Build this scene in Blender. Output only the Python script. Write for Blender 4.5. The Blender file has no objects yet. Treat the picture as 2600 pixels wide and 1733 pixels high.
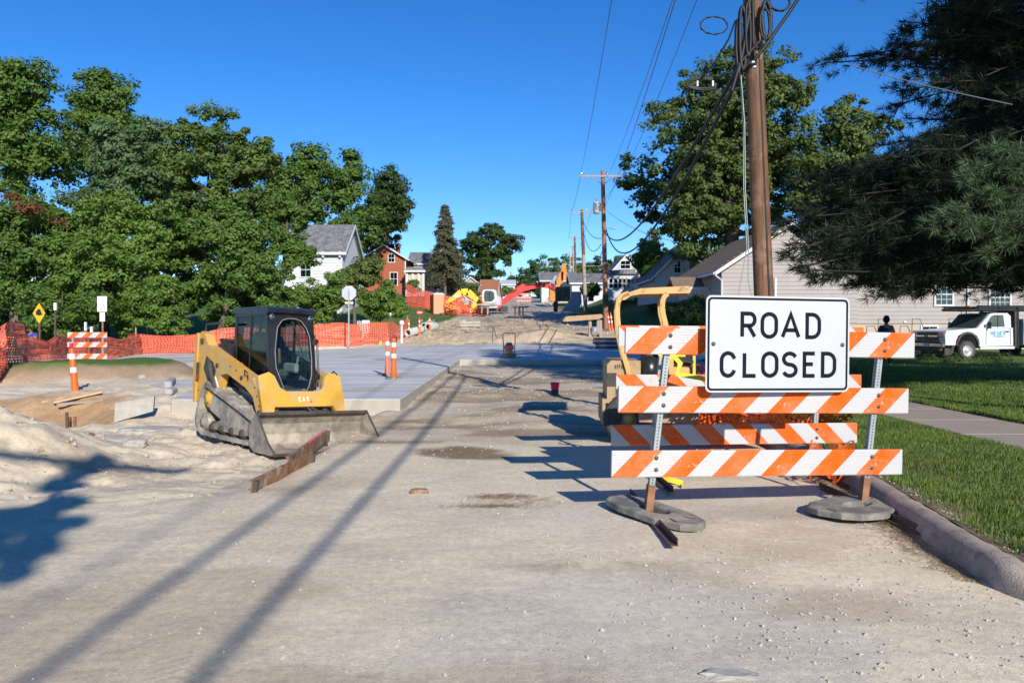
import bpy, math, random
import numpy as np
from mathutils import Vector, Matrix, Euler
random.seed(7); RNG = np.random.default_rng(7)
R = math.radians
sc = bpy.context.scene
# ---------------------------------------------------------------- camera, sky, sun, exposure
cam_d = bpy.data.cameras.new('camera'); cam = bpy.data.objects.new('camera', cam_d)
sc.collection.objects.link(cam); sc.camera = cam
cam_d.lens = 18.0; cam_d.sensor_width = 22.3; cam_d.sensor_fit = 'HORIZONTAL'
cam_d.shift_y = -44.5 / 2600; cam_d.clip_end = 3000; cam_d.clip_start = 0.05
cam.location = (0, 0, 1.5); cam.rotation_euler = (R(90), 0, 0)
cam_d.dof.use_dof = True; cam_d.dof.focus_distance = 6.6; cam_d.dof.aperture_fstop = 4.5
SUN_EL = R(25); SUN_AZ = math.atan2(0.335, -1.0)          # towards the sun: behind the camera, a little to the right
sun_dir = Vector((0.335, -1.0, 0)).normalized() * math.cos(SUN_EL) + Vector((0, 0, math.sin(SUN_EL)))
w = bpy.data.worlds.new('World'); sc.world = w; w.use_nodes = True
wt = w.node_tree; bg = wt.nodes['Background']
sky = wt.nodes.new('ShaderNodeTexSky'); sky.sky_type = 'NISHITA'; sky.sun_disc = False
sky.sun_elevation = SUN_EL; sky.sun_rotation = math.atan2(sun_dir.x, sun_dir.y)
sky.altitude = 900; sky.air_density = 0.8; sky.dust_density = 0.0; sky.ozone_density = 4.0
hs = wt.nodes.new('ShaderNodeHueSaturation'); hs.inputs['Saturation'].default_value = 1.26
hs.inputs['Hue'].default_value = 0.507
gm = wt.nodes.new('ShaderNodeGamma'); gm.inputs[1].default_value = 1.0
wt.links.new(sky.outputs[0], hs.inputs['Color']); wt.links.new(hs.outputs[0], gm.inputs[0]); wt.links.new(gm.outputs[0], bg.inputs['Color'])
bg.inputs['Strength'].default_value = 0.135
sd = bpy.data.lights.new('sun', 'SUN'); sun = bpy.data.objects.new('sun', sd); sc.collection.objects.link(sun)
sd.energy = 5.0; sd.angle = R(0.53); sd.color = (1.0, 0.93, 0.82)
sun.rotation_euler = (-sun_dir).to_track_quat('-Z', 'Y').to_euler(); sun.location = (5, -20, 30)
sc.view_settings.view_transform = 'Standard'; sc.view_settings.look = 'None'
sc.view_settings.exposure = 0.3; sc.view_settings.gamma = 1.0; sc.view_settings.use_curve_mapping = False
sc.cycles.max_bounces = 6; sc.cycles.transparent_max_bounces = 12
F = 2098.0
def at(px, py, Y): return Vector(((px - 1300) / F * Y, Y, 1.5 + (822 - py) / F * Y))

# ---------------------------------------------------------------- noise (numpy value noise)
_T = np.random.default_rng(3).random((256, 256))
def vn(x, y, s=1.0, o=0):
    x = np.asarray(x, float) * s + 31.7 * o + 1000; y = np.asarray(y, float) * s + 17.3 * o + 1000
    xi = np.floor(x).astype(int); yi = np.floor(y).astype(int); fx = x - xi; fy = y - yi
    fx = fx * fx * (3 - 2 * fx); fy = fy * fy * (3 - 2 * fy)
    g = lambda a, b: _T[a % 256, b % 256]
    return (g(xi, yi) * (1 - fx) + g(xi + 1, yi) * fx) * (1 - fy) + (g(xi, yi + 1) * (1 - fx) + g(xi + 1, yi + 1) * fx) * fy
def fbm(x, y, s=1.0, o=0, n=4):
    a = 0; t = 0
    for k in range(n): a = a + vn(x, y, s * 2 ** k, o + k) * .5 ** k; t += .5 ** k
    return a / t
def sm(a, b, x): t = np.clip((np.asarray(x, float) - a) / (b - a), 0, 1); return t * t * (3 - 2 * t)

# ---------------------------------------------------------------- materials
def _n(nt, t, **k):
    n = nt.nodes.new(t)
    for a, b in k.items(): setattr(n, a, b)
    return n
def noise(nt, scale, detail=4, coord='Object', rough=.55, vec=None, stretch=None):
    tc = _n(nt, 'ShaderNodeTexCoord'); out = tc.outputs[coord]
    if stretch:
        mp = _n(nt, 'ShaderNodeMapping'); mp.inputs['Scale'].default_value = stretch
        nt.links.new(out, mp.inputs[0]); out = mp.outputs[0]
    t = _n(nt, 'ShaderNodeTexNoise'); t.inputs['Scale'].default_value = scale
    t.inputs['Detail'].default_value = detail; t.inputs['Roughness'].default_value = rough
    nt.links.new(out, t.inputs['Vector']); return t.outputs['Fac']
def ramp(nt, fac, stops, interp='LINEAR'):
    r = _n(nt, 'ShaderNodeValToRGB'); cr = r.color_ramp; cr.interpolation = interp
    while len(cr.elements) < len(stops): cr.elements.new(.5)
    for e, (p, c) in zip(cr.elements, stops):
        e.position = p; e.color = (c, c, c, 1) if isinstance(c, (int, float)) else (*c, 1)
    nt.links.new(fac, r.inputs[0]); return r.outputs[0]
def mixc(nt, fac, a, b, mode='MIX'):
    m = _n(nt, 'ShaderNodeMix', data_type='RGBA', blend_type=mode)
    for s, v in ((0, fac), (6, a), (7, b)):
        if isinstance(v, (int, float)): m.inputs[s].default_value = v
        elif isinstance(v, tuple): m.inputs[s].default_value = (*v, 1)
        else: nt.links.new(v, m.inputs[s])
    return m.outputs[2]
def math_(nt, op, a, b=0.0):
    m = _n(nt, 'ShaderNodeMath', operation=op)
    for i, v in enumerate((a, b)):
        if isinstance(v, (int, float)): m.inputs[i].default_value = v
        else: nt.links.new(v, m.inputs[i])
    return m.outputs[0]
def base_mat(name):
    m = bpy.data.materials.new(name); m.use_nodes = True; nt = m.node_tree
    return m, nt, nt.nodes['Principled BSDF']
def bump(nt, b, fac, strength=.3, dist=.01):
    n = _n(nt, 'ShaderNodeBump'); n.inputs['Strength'].default_value = strength; n.inputs['Distance'].default_value = dist
    nt.links.new(fac, n.inputs['Height']); nt.links.new(n.outputs[0], b.inputs['Normal'])
def mat(name, c, c2=None, scale=6, rough=.7, metal=0, bmp=0, bscale=60, dirt=None, damt=.5, dscale=3, coord='Object', stretch=None, spec=None):
    """surface colour c, mottled towards c2, with an optional patchy dirt or rust colour"""
    m, nt, b = base_mat(name)
    if c2 is None: c2 = tuple(x * .8 for x in c)
    f = noise(nt, scale, 5, coord, stretch=stretch)
    col = ramp(nt, f, [(.35, c), (.65, c2)])
    if dirt:
        g = noise(nt, dscale, 8, coord, .7)
        col = mixc(nt, ramp(nt, g, [(.62 - damt * .3, 0.0), (.72 - damt * .2, 1.0)]), col, dirt)
    nt.links.new(col, b.inputs['Base Color'])
    b.inputs['Roughness'].default_value = rough; b.inputs['Metallic'].default_value = metal
    if spec is not None: b.inputs['Specular IOR Level'].default_value = spec
    if bmp: bump(nt, b, noise(nt, bscale, 5, coord, stretch=stretch), bmp, .01)
    return m
M = {}
M['concrete_slab'] = mat('new_concrete', (.62, .61, .585), (.47, .485, .50), .55, .8, bmp=.25, bscale=40, dirt=(.47, .43, .37), damt=.38, dscale=.6, coord='Object', stretch=(.35, 1.4, 1))
_nt = M['concrete_slab'].node_tree; _b = _nt.nodes['Principled BSDF']; _c = _b.inputs['Base Color'].links[0].from_socket; _g = _n(_nt, 'ShaderNodeNewGeometry'); _s = _n(_nt, 'ShaderNodeSeparateXYZ'); _nt.links.new(_g.outputs['Normal'], _s.inputs[0])
_c = mixc(_nt, ramp(_nt, noise(_nt, 1.1, 8, rough=.7, stretch=(.25, 2.2, 1)), [(.36, .78), (.52, 1.0), (.66, 1.16)]), (0., 0., 0.), _c) if False else mixc(_nt, 1.0, _c, ramp(_nt, noise(_nt, 1.1, 8, rough=.7, stretch=(.25, 2.2, 1)), [(.36, .80), (.52, 1.0), (.66, 1.15)]), 'MULTIPLY')
_nt.links.new(mixc(_nt, ramp(_nt, _s.outputs['Z'], [(.5, 1.0), (.6, 0.0)]), _c, mixc(_nt, noise(_nt, 6, 6), (.32, .29, .25), (.46, .43, .37))), _b.inputs['Base Color'])
M['concrete_old'] = mat('old_concrete', (.38, .325, .27), (.28, .24, .20), 5, .9, bmp=.8, bscale=90, dirt=(.20, .18, .16), damt=.4, dscale=8)
M['sidewalk'] = mat('pavement_concrete', (.36, .30, .25), (.31, .265, .225), 3, .9, bmp=.3, bscale=80, dirt=(.33, .31, .29), damt=.2, dscale=1.6)
M['concrete_pipe'] = mat('pipe_concrete', (.46, .46, .44), (.38, .38, .36), 4, .9, bmp=.2)
M['asphalt'] = mat('driveway', (.38, .37, .37), (.31, .30, .29), 2, .9, bmp=.3)
M['yellow'] = mat('machine_yellow', (.66, .36, .05), (.56, .30, .045), 4, .42, dirt=(.42, .33, .2), damt=.45, dscale=4.5)
M['pale_yellow'] = mat('faded_yellow', (.58, .36, .12), (.50, .30, .09), 3, .55, dirt=(.20, .09, .04), damt=.16, dscale=6)
M['bright_yellow'] = mat('bright_yellow', (.80, .55, .03), None, 3, .5)
M['tan_paint'] = mat('tan_paint', (.38, .265, .14), (.33, .23, .12), 4, .6, dirt=(.22, .12, .06), damt=.3, dscale=5)
M['black_paint'] = mat('black_paint', (.012, .012, .013), (.02, .02, .02), 5, .28)
M['black_dusty'] = mat('dusty_black', (.03, .028, .026), (.07, .06, .05), 5, .7)
M['rubber'] = mat('track_rubber', (.13, .12, .11), (.27, .245, .21), 5, .9, bmp=.3, bscale=30, dirt=(.40, .36, .30), damt=.6, dscale=3)
M['tyre'] = mat('tyre_rubber', (.035, .035, .036), (.07, .067, .062), 6, .85, bmp=.2, bscale=30)
M['rubber_base'] = mat('dusty_rubber_base', (.13, .13, .12), (.24, .225, .20), 5, .9, bmp=.5, bscale=40, dirt=(.33, .29, .23), damt=.45, dscale=5)
M['bucket'] = mat('worn_bucket_steel', (.19, .17, .145), (.30, .265, .22), 4, .6, .25, bmp=.2, bscale=12, dirt=(.46, .41, .33), damt=.6, dscale=2.6, stretch=(1, 1, 1.6))
M['dark_steel'] = mat('dark_steel', (.06, .055, .05), (.11, .095, .08), 8, .6, .3)
M['rust'] = mat('rusty_steel', (.30, .15, .08), (.15, .075, .04), 9, .9, bmp=.4, bscale=40, dirt=(.36, .28, .2), damt=.4, dscale=5)
M['rust_dark'] = mat('dark_rusty_steel', (.09, .045, .03), (.14, .07, .045), 14, .85, bmp=.3, bscale=60)
M['galv'] = mat('galvanised_steel', (.26, .31, .32), (.34, .38, .385), 12, .5, .35, bmp=.1)
M['chrome'] = mat('chrome', (.75, .75, .76), (.6, .6, .62), 4, .12, 1.0)
M['rim_silver'] = mat('silver_rim', (.5, .5, .5), (.42, .42, .42), 8, .4, .4)
M['zinc'] = mat('bolt_zinc', (.26, .24, .22), (.14, .12, .10), 30, .45, .7)
M['white'] = mat('white_paint', (.80, .80, .80), (.74, .74, .75), 3, .6)
M['trim'] = mat('white_trim', (.58, .59, .61), (.55, .56, .58), 3, .6)
M['truck_white'] = mat('truck_white', (.58, .60, .64), (.56, .58, .62), 2, .18)
M['white_print'] = mat('white_sheeting', (.46, .48, .50), (.43, .455, .475), 1.5, .6, dirt=(.62, .63, .65), damt=.08, dscale=7)
M['navy_print'] = mat('black_print', (.008, .010, .02), None, 8, .7, spec=.1)
M['blue_print'] = mat('blue_print', (.10, .38, .72), None, 8, .5)
M['grey_print'] = mat('grey_print', (.2, .2, .22), None, 8, .5)
M['red_print'] = mat('red_print', (.55, .02, .03), None, 8, .5)
M['orange'] = mat('orange_plastic', (.78, .125, .005), (.70, .10, .005), 4, .5, dirt=(.62, .2, .12), damt=.2, dscale=6)
M['faded_orange'] = mat('faded_orange', (.85, .17, .10), (.76, .13, .07), 4, .6)
M['red_machine'] = mat('red_machine', (.70, .035, .03), (.6, .03, .025), 4, .5)
M['orange_machine'] = mat('orange_machine', (.66, .22, .03), (.55, .17, .02), 3, .55)
M['yellow_tape'] = mat('yellow_tape', (.75, .62, .03), None, 3, .5)
M['reflective'] = mat('reflective_white', (.80, .80, .80), (.72, .72, .72), 10, .5)
M['blue_grey'] = mat('blue_grey_paint', (.26, .32, .40), (.22, .27, .34), 3, .5)
M['wood'] = mat('fresh_lumber', (.58, .40, .24), (.50, .33, .19), 4, .8, stretch=(1, 12, 12))
M['old_wood'] = mat('weathered_lumber', (.38, .33, .28), (.28, .24, .20), 4, .85, stretch=(1, 12, 12))
M['brick'] = mat('red_brick', (.36, .105, .055), (.30, .085, .045), 6, .9)
M['tan_wall'] = mat('tan_wall', (.58, .42, .27), (.52, .38, .25), 2, .9)
M['siding_white'] = mat('white_siding', (.56, .575, .60), (.53, .545, .57), 2, .7)
M['siding_grey'] = mat('grey_siding', (.45, .47, .52), (.4, .42, .48), 2, .7)
M['siding_beige'] = mat('beige_vinyl_siding', (.34, .312, .293), (.32, .29, .272), 2, .7)
M['foundation'] = mat('cream_foundation', (.45, .39, .31), (.42, .36, .29), 2, .85)
M['shingle_grey'] = mat('grey_shingles', (.19, .19, .20), (.10, .10, .11), 2.2, .95, bmp=.3, bscale=5, dirt=(.36, .37, .38), damt=.25, dscale=6)
M['shingle_brown'] = mat('brown_shingles', (.20, .145, .105), (.155, .11, .08), 3, .95, bmp=.3, bscale=14)
M['shingle_red'] = mat('reddish_shingles', (.32, .14, .07), (.27, .11, .06), 3, .95)
M['curtain'] = mat('pale_curtain', (.5, .5, .45), None, 3, .9)
M['window_dark'] = mat('dark_interior', (.03, .035, .04), (.05, .055, .06), 3, .9)
M['toilet'] = mat('pinkish_tan_plastic', (.66, .32, .17), (.62, .30, .16), 2, .6)
M['toilet_dark'] = mat('brown_plastic', (.20, .055, .03), None, 2, .6)
M['rubber_black'] = mat('cable_black', (.012, .012, .014), None, 4, .6)
M['wire_grey'] = mat('wire_grey', (.16, .17, .18), None, 4, .5)
M['skin'] = mat('skin', (.30, .15, .10), (.27, .13, .09), 5, .6)
M['navy_cloth'] = mat('navy_cloth', (.02, .025, .06), None, 5, .9)
M['blue_cloth'] = mat('blue_cloth', (.03, .06, .35), None, 5, .9)
M['denim'] = mat('denim', (.04, .06, .12), None, 5, .9)
M['hair'] = mat('dark_hair', (.01, .008, .006), None, 5, .8)
M['bark'] = mat('bark', (.16, .125, .095), (.09, .07, .055), 3, .95, bmp=.6, bscale=8, stretch=(3, 3, .6))
M['pale_bark'] = mat('pale_bark', (.36, .33, .30), (.24, .22, .20), 3, .95, bmp=.4, bscale=8)
M['pole_wood'] = mat('brown_pole_wood', (.19, .088, .040), (.075, .04, .024), 5, .75, bmp=.6, bscale=12, dirt=(.26, .17, .11), damt=.3, dscale=1.6, stretch=(7, 7, .35))
M['pole_red'] = mat('reddish_pole_wood', (.33, .15, .085), (.24, .11, .065), 2, .85, stretch=(5, 5, .4))
M['pole_grey'] = mat('grey_pole_wood', (.38, .31, .26), (.30, .25, .21), 2, .9, stretch=(5, 5, .4))
M['stone'] = mat('pale_limestone', (.50, .47, .43), (.36, .34, .31), 9, .9)
M['stone_chunk'] = mat('broken_concrete', (.42, .40, .36), (.33, .31, .28), 7, .95, bmp=.4, bscale=20)
M['straw'] = mat('dry_straw', (.42, .31, .17), (.30, .21, .11), 20, .9)
M['plastic_red'] = mat('red_cap', (.65, .01, .06), None, 5, .4)

def leaf_mat(name, c1, c2, c3=None, scale=.6):
    m, nt, b = base_mat(name)
    f = noise(nt, scale, 3)
    g = noise(nt, 7.0, 2)
    col = ramp(nt, f, [(.35, c1), (.62, c2)])
    col = mixc(nt, ramp(nt, g, [(.4, 0.0), (.75, .7)]), col, c3 or tuple(min(1, x * 1.5) for x in c2))
    nt.links.new(col, b.inputs['Base Color']); b.inputs['Roughness'].default_value = .55
    b.inputs['Specular IOR Level'].default_value = .3
    tr = _n(nt, 'ShaderNodeBsdfTranslucent'); nt.links.new(mixc(nt, 1.0, col, (1.0, 1.1, .5), 'MULTIPLY'), tr.inputs[0])
    mx = _n(nt, 'ShaderNodeMixShader'); mx.inputs[0].default_value = .25
    nt.links.new(b.outputs[0], mx.inputs[1]); nt.links.new(tr.outputs[0], mx.inputs[2])
    nt.links.new(mx.outputs[0], nt.nodes['Material Output'].inputs[0]); return m
M['leaf_mid'] = leaf_mat('mid_green_leaves', (.055, .108, .020), (.095, .165, .030))
M['leaf_light'] = leaf_mat('light_green_leaves', (.075, .140, .024), (.12, .195, .035))
M['leaf_bluish'] = leaf_mat('greyish_green_leaves', (.065, .115, .045), (.10, .16, .065))
M['leaf_dark'] = leaf_mat('dark_green_leaves', (.03, .06, .016), (.05, .09, .022))
M['leaf_olive'] = leaf_mat('olive_green_leaves', (.075, .105, .024), (.11, .145, .032))
M['leaf_red'] = leaf_mat('reddish_leaves', (.30, .09, .03), (.22, .08, .03))
M['needle'] = leaf_mat('pine_needles', (.055, .105, .05), (.09, .15, .075), (.15, .21, .11), 1.2)
M['spruce'] = leaf_mat('spruce_needles', (.085, .095, .05), (.12, .12, .07), (.15, .15, .09))
M['grass'] = leaf_mat('grass_blades', (.070, .135, .022), (.125, .205, .036), (.22, .24, .08), 1.1)

def glass_mat(name, tint=(.6, .75, .7), rough=.03, alpha=.35):
    m, nt, b = base_mat(name)
    gl = _n(nt, 'ShaderNodeBsdfGlossy'); gl.inputs['Roughness'].default_value = rough
    tp = _n(nt, 'ShaderNodeBsdfTransparent'); tp.inputs[0].default_value = (*tint, 1)
    fr = _n(nt, 'ShaderNodeFresnel'); fr.inputs[0].default_value = 1.35
    mx = _n(nt, 'ShaderNodeMixShader'); nt.links.new(math_(nt, 'ADD', fr.outputs[0], alpha * .12), mx.inputs[0])
    nt.links.new(tp.outputs[0], mx.inputs[1]); nt.links.new(gl.outputs[0], mx.inputs[2])
    nt.links.new(mx.outputs[0], nt.nodes['Material Output'].inputs[0]); return m
M['glass'] = glass_mat('window_glass', (.45, .62, .58), .04, .5)
M['cab_glass'] = glass_mat('cab_glass', (.78, .97, .90), .03, .1)
M['dark_glass'] = glass_mat('dark_glass', (.5, .55, .55), .04, .1); [setattr(l.to_socket.node.inputs[0], 'default_value', .07) or M['dark_glass'].node_tree.links.remove(l) for l in list(M['dark_glass'].node_tree.links) if l.to_node.type == 'MIX_SHADER' and l.to_socket.name == 'Fac']

def stripes_mat(name, sgn, white=(.47, .475, .49), org=(.74, .105, .0), period=.405, wear=.5):
    m, nt, b = base_mat(name)
    tc = _n(nt, 'ShaderNodeTexCoord'); sp = _n(nt, 'ShaderNodeSeparateXYZ'); nt.links.new(tc.outputs['Object'], sp.inputs[0])
    oi = _n(nt, 'ShaderNodeObjectInfo')
    u = math_(nt, 'ADD', sp.outputs['X'], math_(nt, 'MULTIPLY', sp.outputs['Z'], -sgn))
    u = math_(nt, 'ADD', u, 40.0)
    fr = math_(nt, 'FRACT', math_(nt, 'DIVIDE', u, period))
    st = math_(nt, 'LESS_THAN', fr, .5)
    col = mixc(nt, st, white, org)
    n1 = noise(nt, 24, 9, rough=.75); n2 = noise(nt, 2.6, 3)
    mask = math_(nt, 'MULTIPLY', ramp(nt, n1, [(.575, 0.0), (.61, 1.0)]), ramp(nt, n2, [(.42, 0.0), (.6, wear)]))
    scr = mixc(nt, st, (.30, .27, .22), (.48, .43, .38))
    col = mixc(nt, mask, col, scr)
    mask2 = ramp(nt, noise(nt, 55, 4, stretch=(.25, 1, 1)), [(.70, 0.0), (.74, wear)])
    col = mixc(nt, mask2, col, scr)
    col = mixc(nt, ramp(nt, noise(nt, 3.5, 5), [(.4, 0.0), (.8, .28)]), col, (.55, .47, .38))
    nt.links.new(col, b.inputs['Base Color']); b.inputs['Roughness'].default_value = .5; b.inputs['Specular IOR Level'].default_value = .2
    return m
M['stripe_r'] = stripes_mat('orange_white_stripes', 1)
M['stripe_l'] = stripes_mat('orange_white_stripes_reversed', -1, wear=.35)

# ---------------------------------------------------------------- objects
def tag(o, label=None, cat=None, group=None, kind=None):
    if label: o['label'] = label
    if cat: o['category'] = cat
    if group: o['group'] = group
    if kind: o['kind'] = kind
    return o
def thing(name, label, cat, loc=(0, 0, 0), rot=(0, 0, 0), group=None):
    o = bpy.data.objects.new(name, None); sc.collection.objects.link(o)
    o.location = loc; o.rotation_euler = rot if isinstance(rot, tuple) else (0, 0, rot)
    return tag(o, label, cat, group)
def link(name, me, m, parent=None, loc=None, rot=None):
    o = bpy.data.objects.new(name, me); sc.collection.objects.link(o)
    if m is not None and not me.materials: me.materials.append(m)
    if parent is not None: o.parent = parent
    if loc is not None: o.location = loc
    if rot is not None: o.rotation_euler = rot
    return o
def copy_tree(o, parent=None):
    c = o.copy(); sc.collection.objects.link(c)
    if parent is not None: c.parent = parent
    for ch in list(o.children): copy_tree(ch, c)
    return c
def again(src, label, loc, rot=None):
    c = copy_tree(src); c['label'] = label; c.location = loc
    if rot is not None: c.rotation_euler = rot if isinstance(rot, tuple) else (0, 0, rot)
    return c
def npmesh(name, V, Fc, smooth=False):
    """V (n,3); Fc (m,k) index array"""
    V = np.ascontiguousarray(V, np.float32); Fc = np.ascontiguousarray(Fc, np.int32); m, k = Fc.shape
    me = bpy.data.meshes.new(name); me.vertices.add(len(V)); me.vertices.foreach_set('co', V.ravel())
    me.loops.add(m * k); me.loops.foreach_set('vertex_index', Fc.ravel())
    me.polygons.add(m); me.polygons.foreach_set('loop_start', np.arange(0, m * k, k, dtype=np.int32))
    me.polygons.foreach_set('loop_total', np.full(m, k, np.int32))
    me.polygons.foreach_set('use_smooth', np.full(m, smooth, bool))
    me.update(calc_edges=True); return me
class MB:
    def __init__(s): s.v = []; s.f = []; s.sm = []
    def add(s, vs, fs, smooth=False, mx=None):
        o = len(s.v)
        s.v += [tuple(mx @ Vector(p)) if mx is not None else tuple(p) for p in vs]
        s.f += [tuple(i + o for i in f) for f in fs]; s.sm += [smooth] * len(fs); return s
    def box(s, c, d, rot=None, bev=0.0):
        x, y, z = d[0] / 2, d[1] / 2, d[2] / 2; b = min(bev, x, y, z)
        mx = Matrix.Translation(c) @ (Euler(rot).to_matrix().to_4x4() if rot else Matrix.Identity(4))
        if b <= 0:
            vs = [(i * x, j * y, k * z) for i in (-1, 1) for j in (-1, 1) for k in (-1, 1)]
            return s.add(vs, [(0, 1, 3, 2), (4, 6, 7, 5), (0, 4, 5, 1), (2, 3, 7, 6), (0, 2, 6, 4), (1, 5, 7, 3)], mx=mx)
        vs = []; idx = {}
        for i in (-1, 1):
            for j in (-1, 1):
                for k in (-1, 1):
                    for a, p in enumerate(((i * x, j * (y - b), k * (z - b)), (i * (x - b), j * y, k * (z - b)), (i * (x - b), j * (y - b), k * z))):
                        idx[(i, j, k, a)] = len(vs); vs.append(p)
        fs = []
        for q in (-1, 1):
            fs.append([idx[(q, j, k, 0)] for j, k in ((-1, -1), (1, -1), (1, 1), (-1, 1))])
            fs.append([idx[(i, q, k, 1)] for i, k in ((-1, -1), (1, -1), (1, 1), (-1, 1))])
            fs.append([idx[(i, j, q, 2)] for i, j in ((-1, -1), (1, -1), (1, 1), (-1, 1))])
            for r in (-1, 1):
                fs.append([idx[(q, r, -1, 0)], idx[(q, r, 1, 0)], idx[(q, r, 1, 1)], idx[(q, r, -1, 1)]])
                fs.append([idx[(q, -1, r, 0)], idx[(q, 1, r, 0)], idx[(q, 1, r, 2)], idx[(q, -1, r, 2)]])
                fs.append([idx[(-1, q, r, 1)], idx[(1, q, r, 1)], idx[(1, q, r, 2)], idx[(-1, q, r, 2)]])
        for i in (-1, 1):
            for j in (-1, 1):
                for k in (-1, 1): fs.append([idx[(i, j, k, 0)], idx[(i, j, k, 1)], idx[(i, j, k, 2)]])
        return s.add(vs, fs, mx=mx)
    def tube(s, pts, r, n=8, cap=True, closed=False, smooth=True):
        pts = [Vector(p) for p in pts]; N = len(pts)
        rs = r if isinstance(r, (list, tuple)) else [r] * N
        up = None; rings = []
        for i, p in enumerate(pts):
            if closed: t = pts[(i + 1) % N] - pts[i - 1]
            else: t = pts[min(i + 1, N - 1)] - pts[max(i - 1, 0)]
            t = t.normalized() if t.length > 1e-9 else Vector((0, 0, 1))
            if up is None: up = t.orthogonal().normalized()
            up = (up - t * up.dot(t)); up = up.normalized() if up.length > 1e-6 else t.orthogonal().normalized()
            bi = t.cross(up); rings.append([tuple(p + (up * math.cos(2 * math.pi * k / n) + bi * math.sin(2 * math.pi * k / n)) * rs[i]) for k in range(n)])
        vs = [q for rg in rings for q in rg]; fs = []
        for i in range(N if closed else N - 1):
            j = (i + 1) % N
            for k in range(n): fs.append((i * n + k, i * n + (k + 1) % n, j * n + (k + 1) % n, j * n + k))
        s.add(vs, fs, smooth)
        if cap and not closed:
            s.add(rings[0], [tuple(range(n))]); s.add(rings[-1], [tuple(range(n))])
        return s
    def cyl(s, a, b, r, r2=None, n=12): return s.tube([a, b], [r, r if r2 is None else r2], n)
    def lathe(s, prof, n=16, mx=None, smooth=True):
        """prof [(r, z)] round the z axis"""
        vs = [(r * math.cos(2 * math.pi * k / n), r * math.sin(2 * math.pi * k / n), z) for r, z in prof for k in range(n)]
        fs = [(i * n + k, i * n + (k + 1) % n, (i + 1) * n + (k + 1) % n, (i + 1) * n + k) for i in range(len(prof) - 1) for k in range(n)]
        return s.add(vs, fs, smooth, mx)
    def prism(s, poly, a, b, axis='y', mx=None):
        """poly of 2-D points; axis y: (x,z) extruded y from a to b; z: (x,y); x: (y,z)"""
        g = {'y': lambda p, t: (p[0], t, p[1]), 'z': lambda p, t: (p[0], p[1], t), 'x': lambda p, t: (t, p[0], p[1])}[axis]
        n = len(poly); vs = [g(p, a) for p in poly] + [g(p, b) for p in poly]
        fs = [(i, (i + 1) % n, n + (i + 1) % n, n + i) for i in range(n)]
        # caps: ear clip through tessellate for concave outlines
        from mathutils.geometry import tessellate_polygon
        tr = tessellate_polygon([[Vector((p[0], p[1], 0)) for p in poly]])
        fs += [tuple(t) for t in tr] + [tuple(n + i for i in t) for t in tr]
        return s.add(vs, fs, mx=mx)
    def build(s, name, m, parent=None, loc=None, rot=None, bevel=0):
        me = bpy.data.meshes.new(name); me.from_pydata(s.v, [], s.f)
        me.polygons.foreach_set('use_smooth', s.sm); me.update()
        return link(name, me, m, parent, loc, rot)
def ellipse(cx, cy, rx, ry, n=20, a0=0, a1=360):
    return [(cx + rx * math.cos(R(a0 + (a1 - a0) * k / n)), cy + ry * math.sin(R(a0 + (a1 - a0) * k / n))) for k in range(n + (a1 - a0 != 360))]
def rrect(w, h, r, n=5, cx=0, cy=0):
    out = []
    for sx, sy, a in ((1, 1, 0), (-1, 1, 90), (-1, -1, 180), (1, -1, 270)):
        out += ellipse(cx + sx * (w / 2 - r), cy + sy * (h / 2 - r), r, r, n, a, a + 90)
    return out
def net(P, nu, nv, hole=.62):
    """lattice with eight-sided holes over the surface P(u, v), u and v in 0..1 (vectorised)"""
    ring = np.array([(0, 0), (.5, 0), (1, 0), (1, .5), (1, 1), (.5, 1), (0, 1), (0, .5)], float)
    an = np.arctan2(ring[:, 1] - .5, ring[:, 0] - .5)
    inner = np.stack([.5 + np.cos(an) * hole / 2, .5 + np.sin(an) * hole / 2], 1)
    loc = np.concatenate([ring, inner]); I, J = np.meshgrid(np.arange(nu), np.arange(nv), indexing='ij')
    U = (I.reshape(-1, 1) + loc[:, 0]) / nu; W = (J.reshape(-1, 1) + loc[:, 1]) / nv
    V = P(U.ravel(), W.ravel()); k = np.arange(8); q = np.stack([k, (k + 1) % 8, (k + 1) % 8 + 8, k + 8], 1)
    Fc = (q[None] + 16 * np.arange(nu * nv)[:, None, None]).reshape(-1, 4)
    return V, Fc
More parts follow.
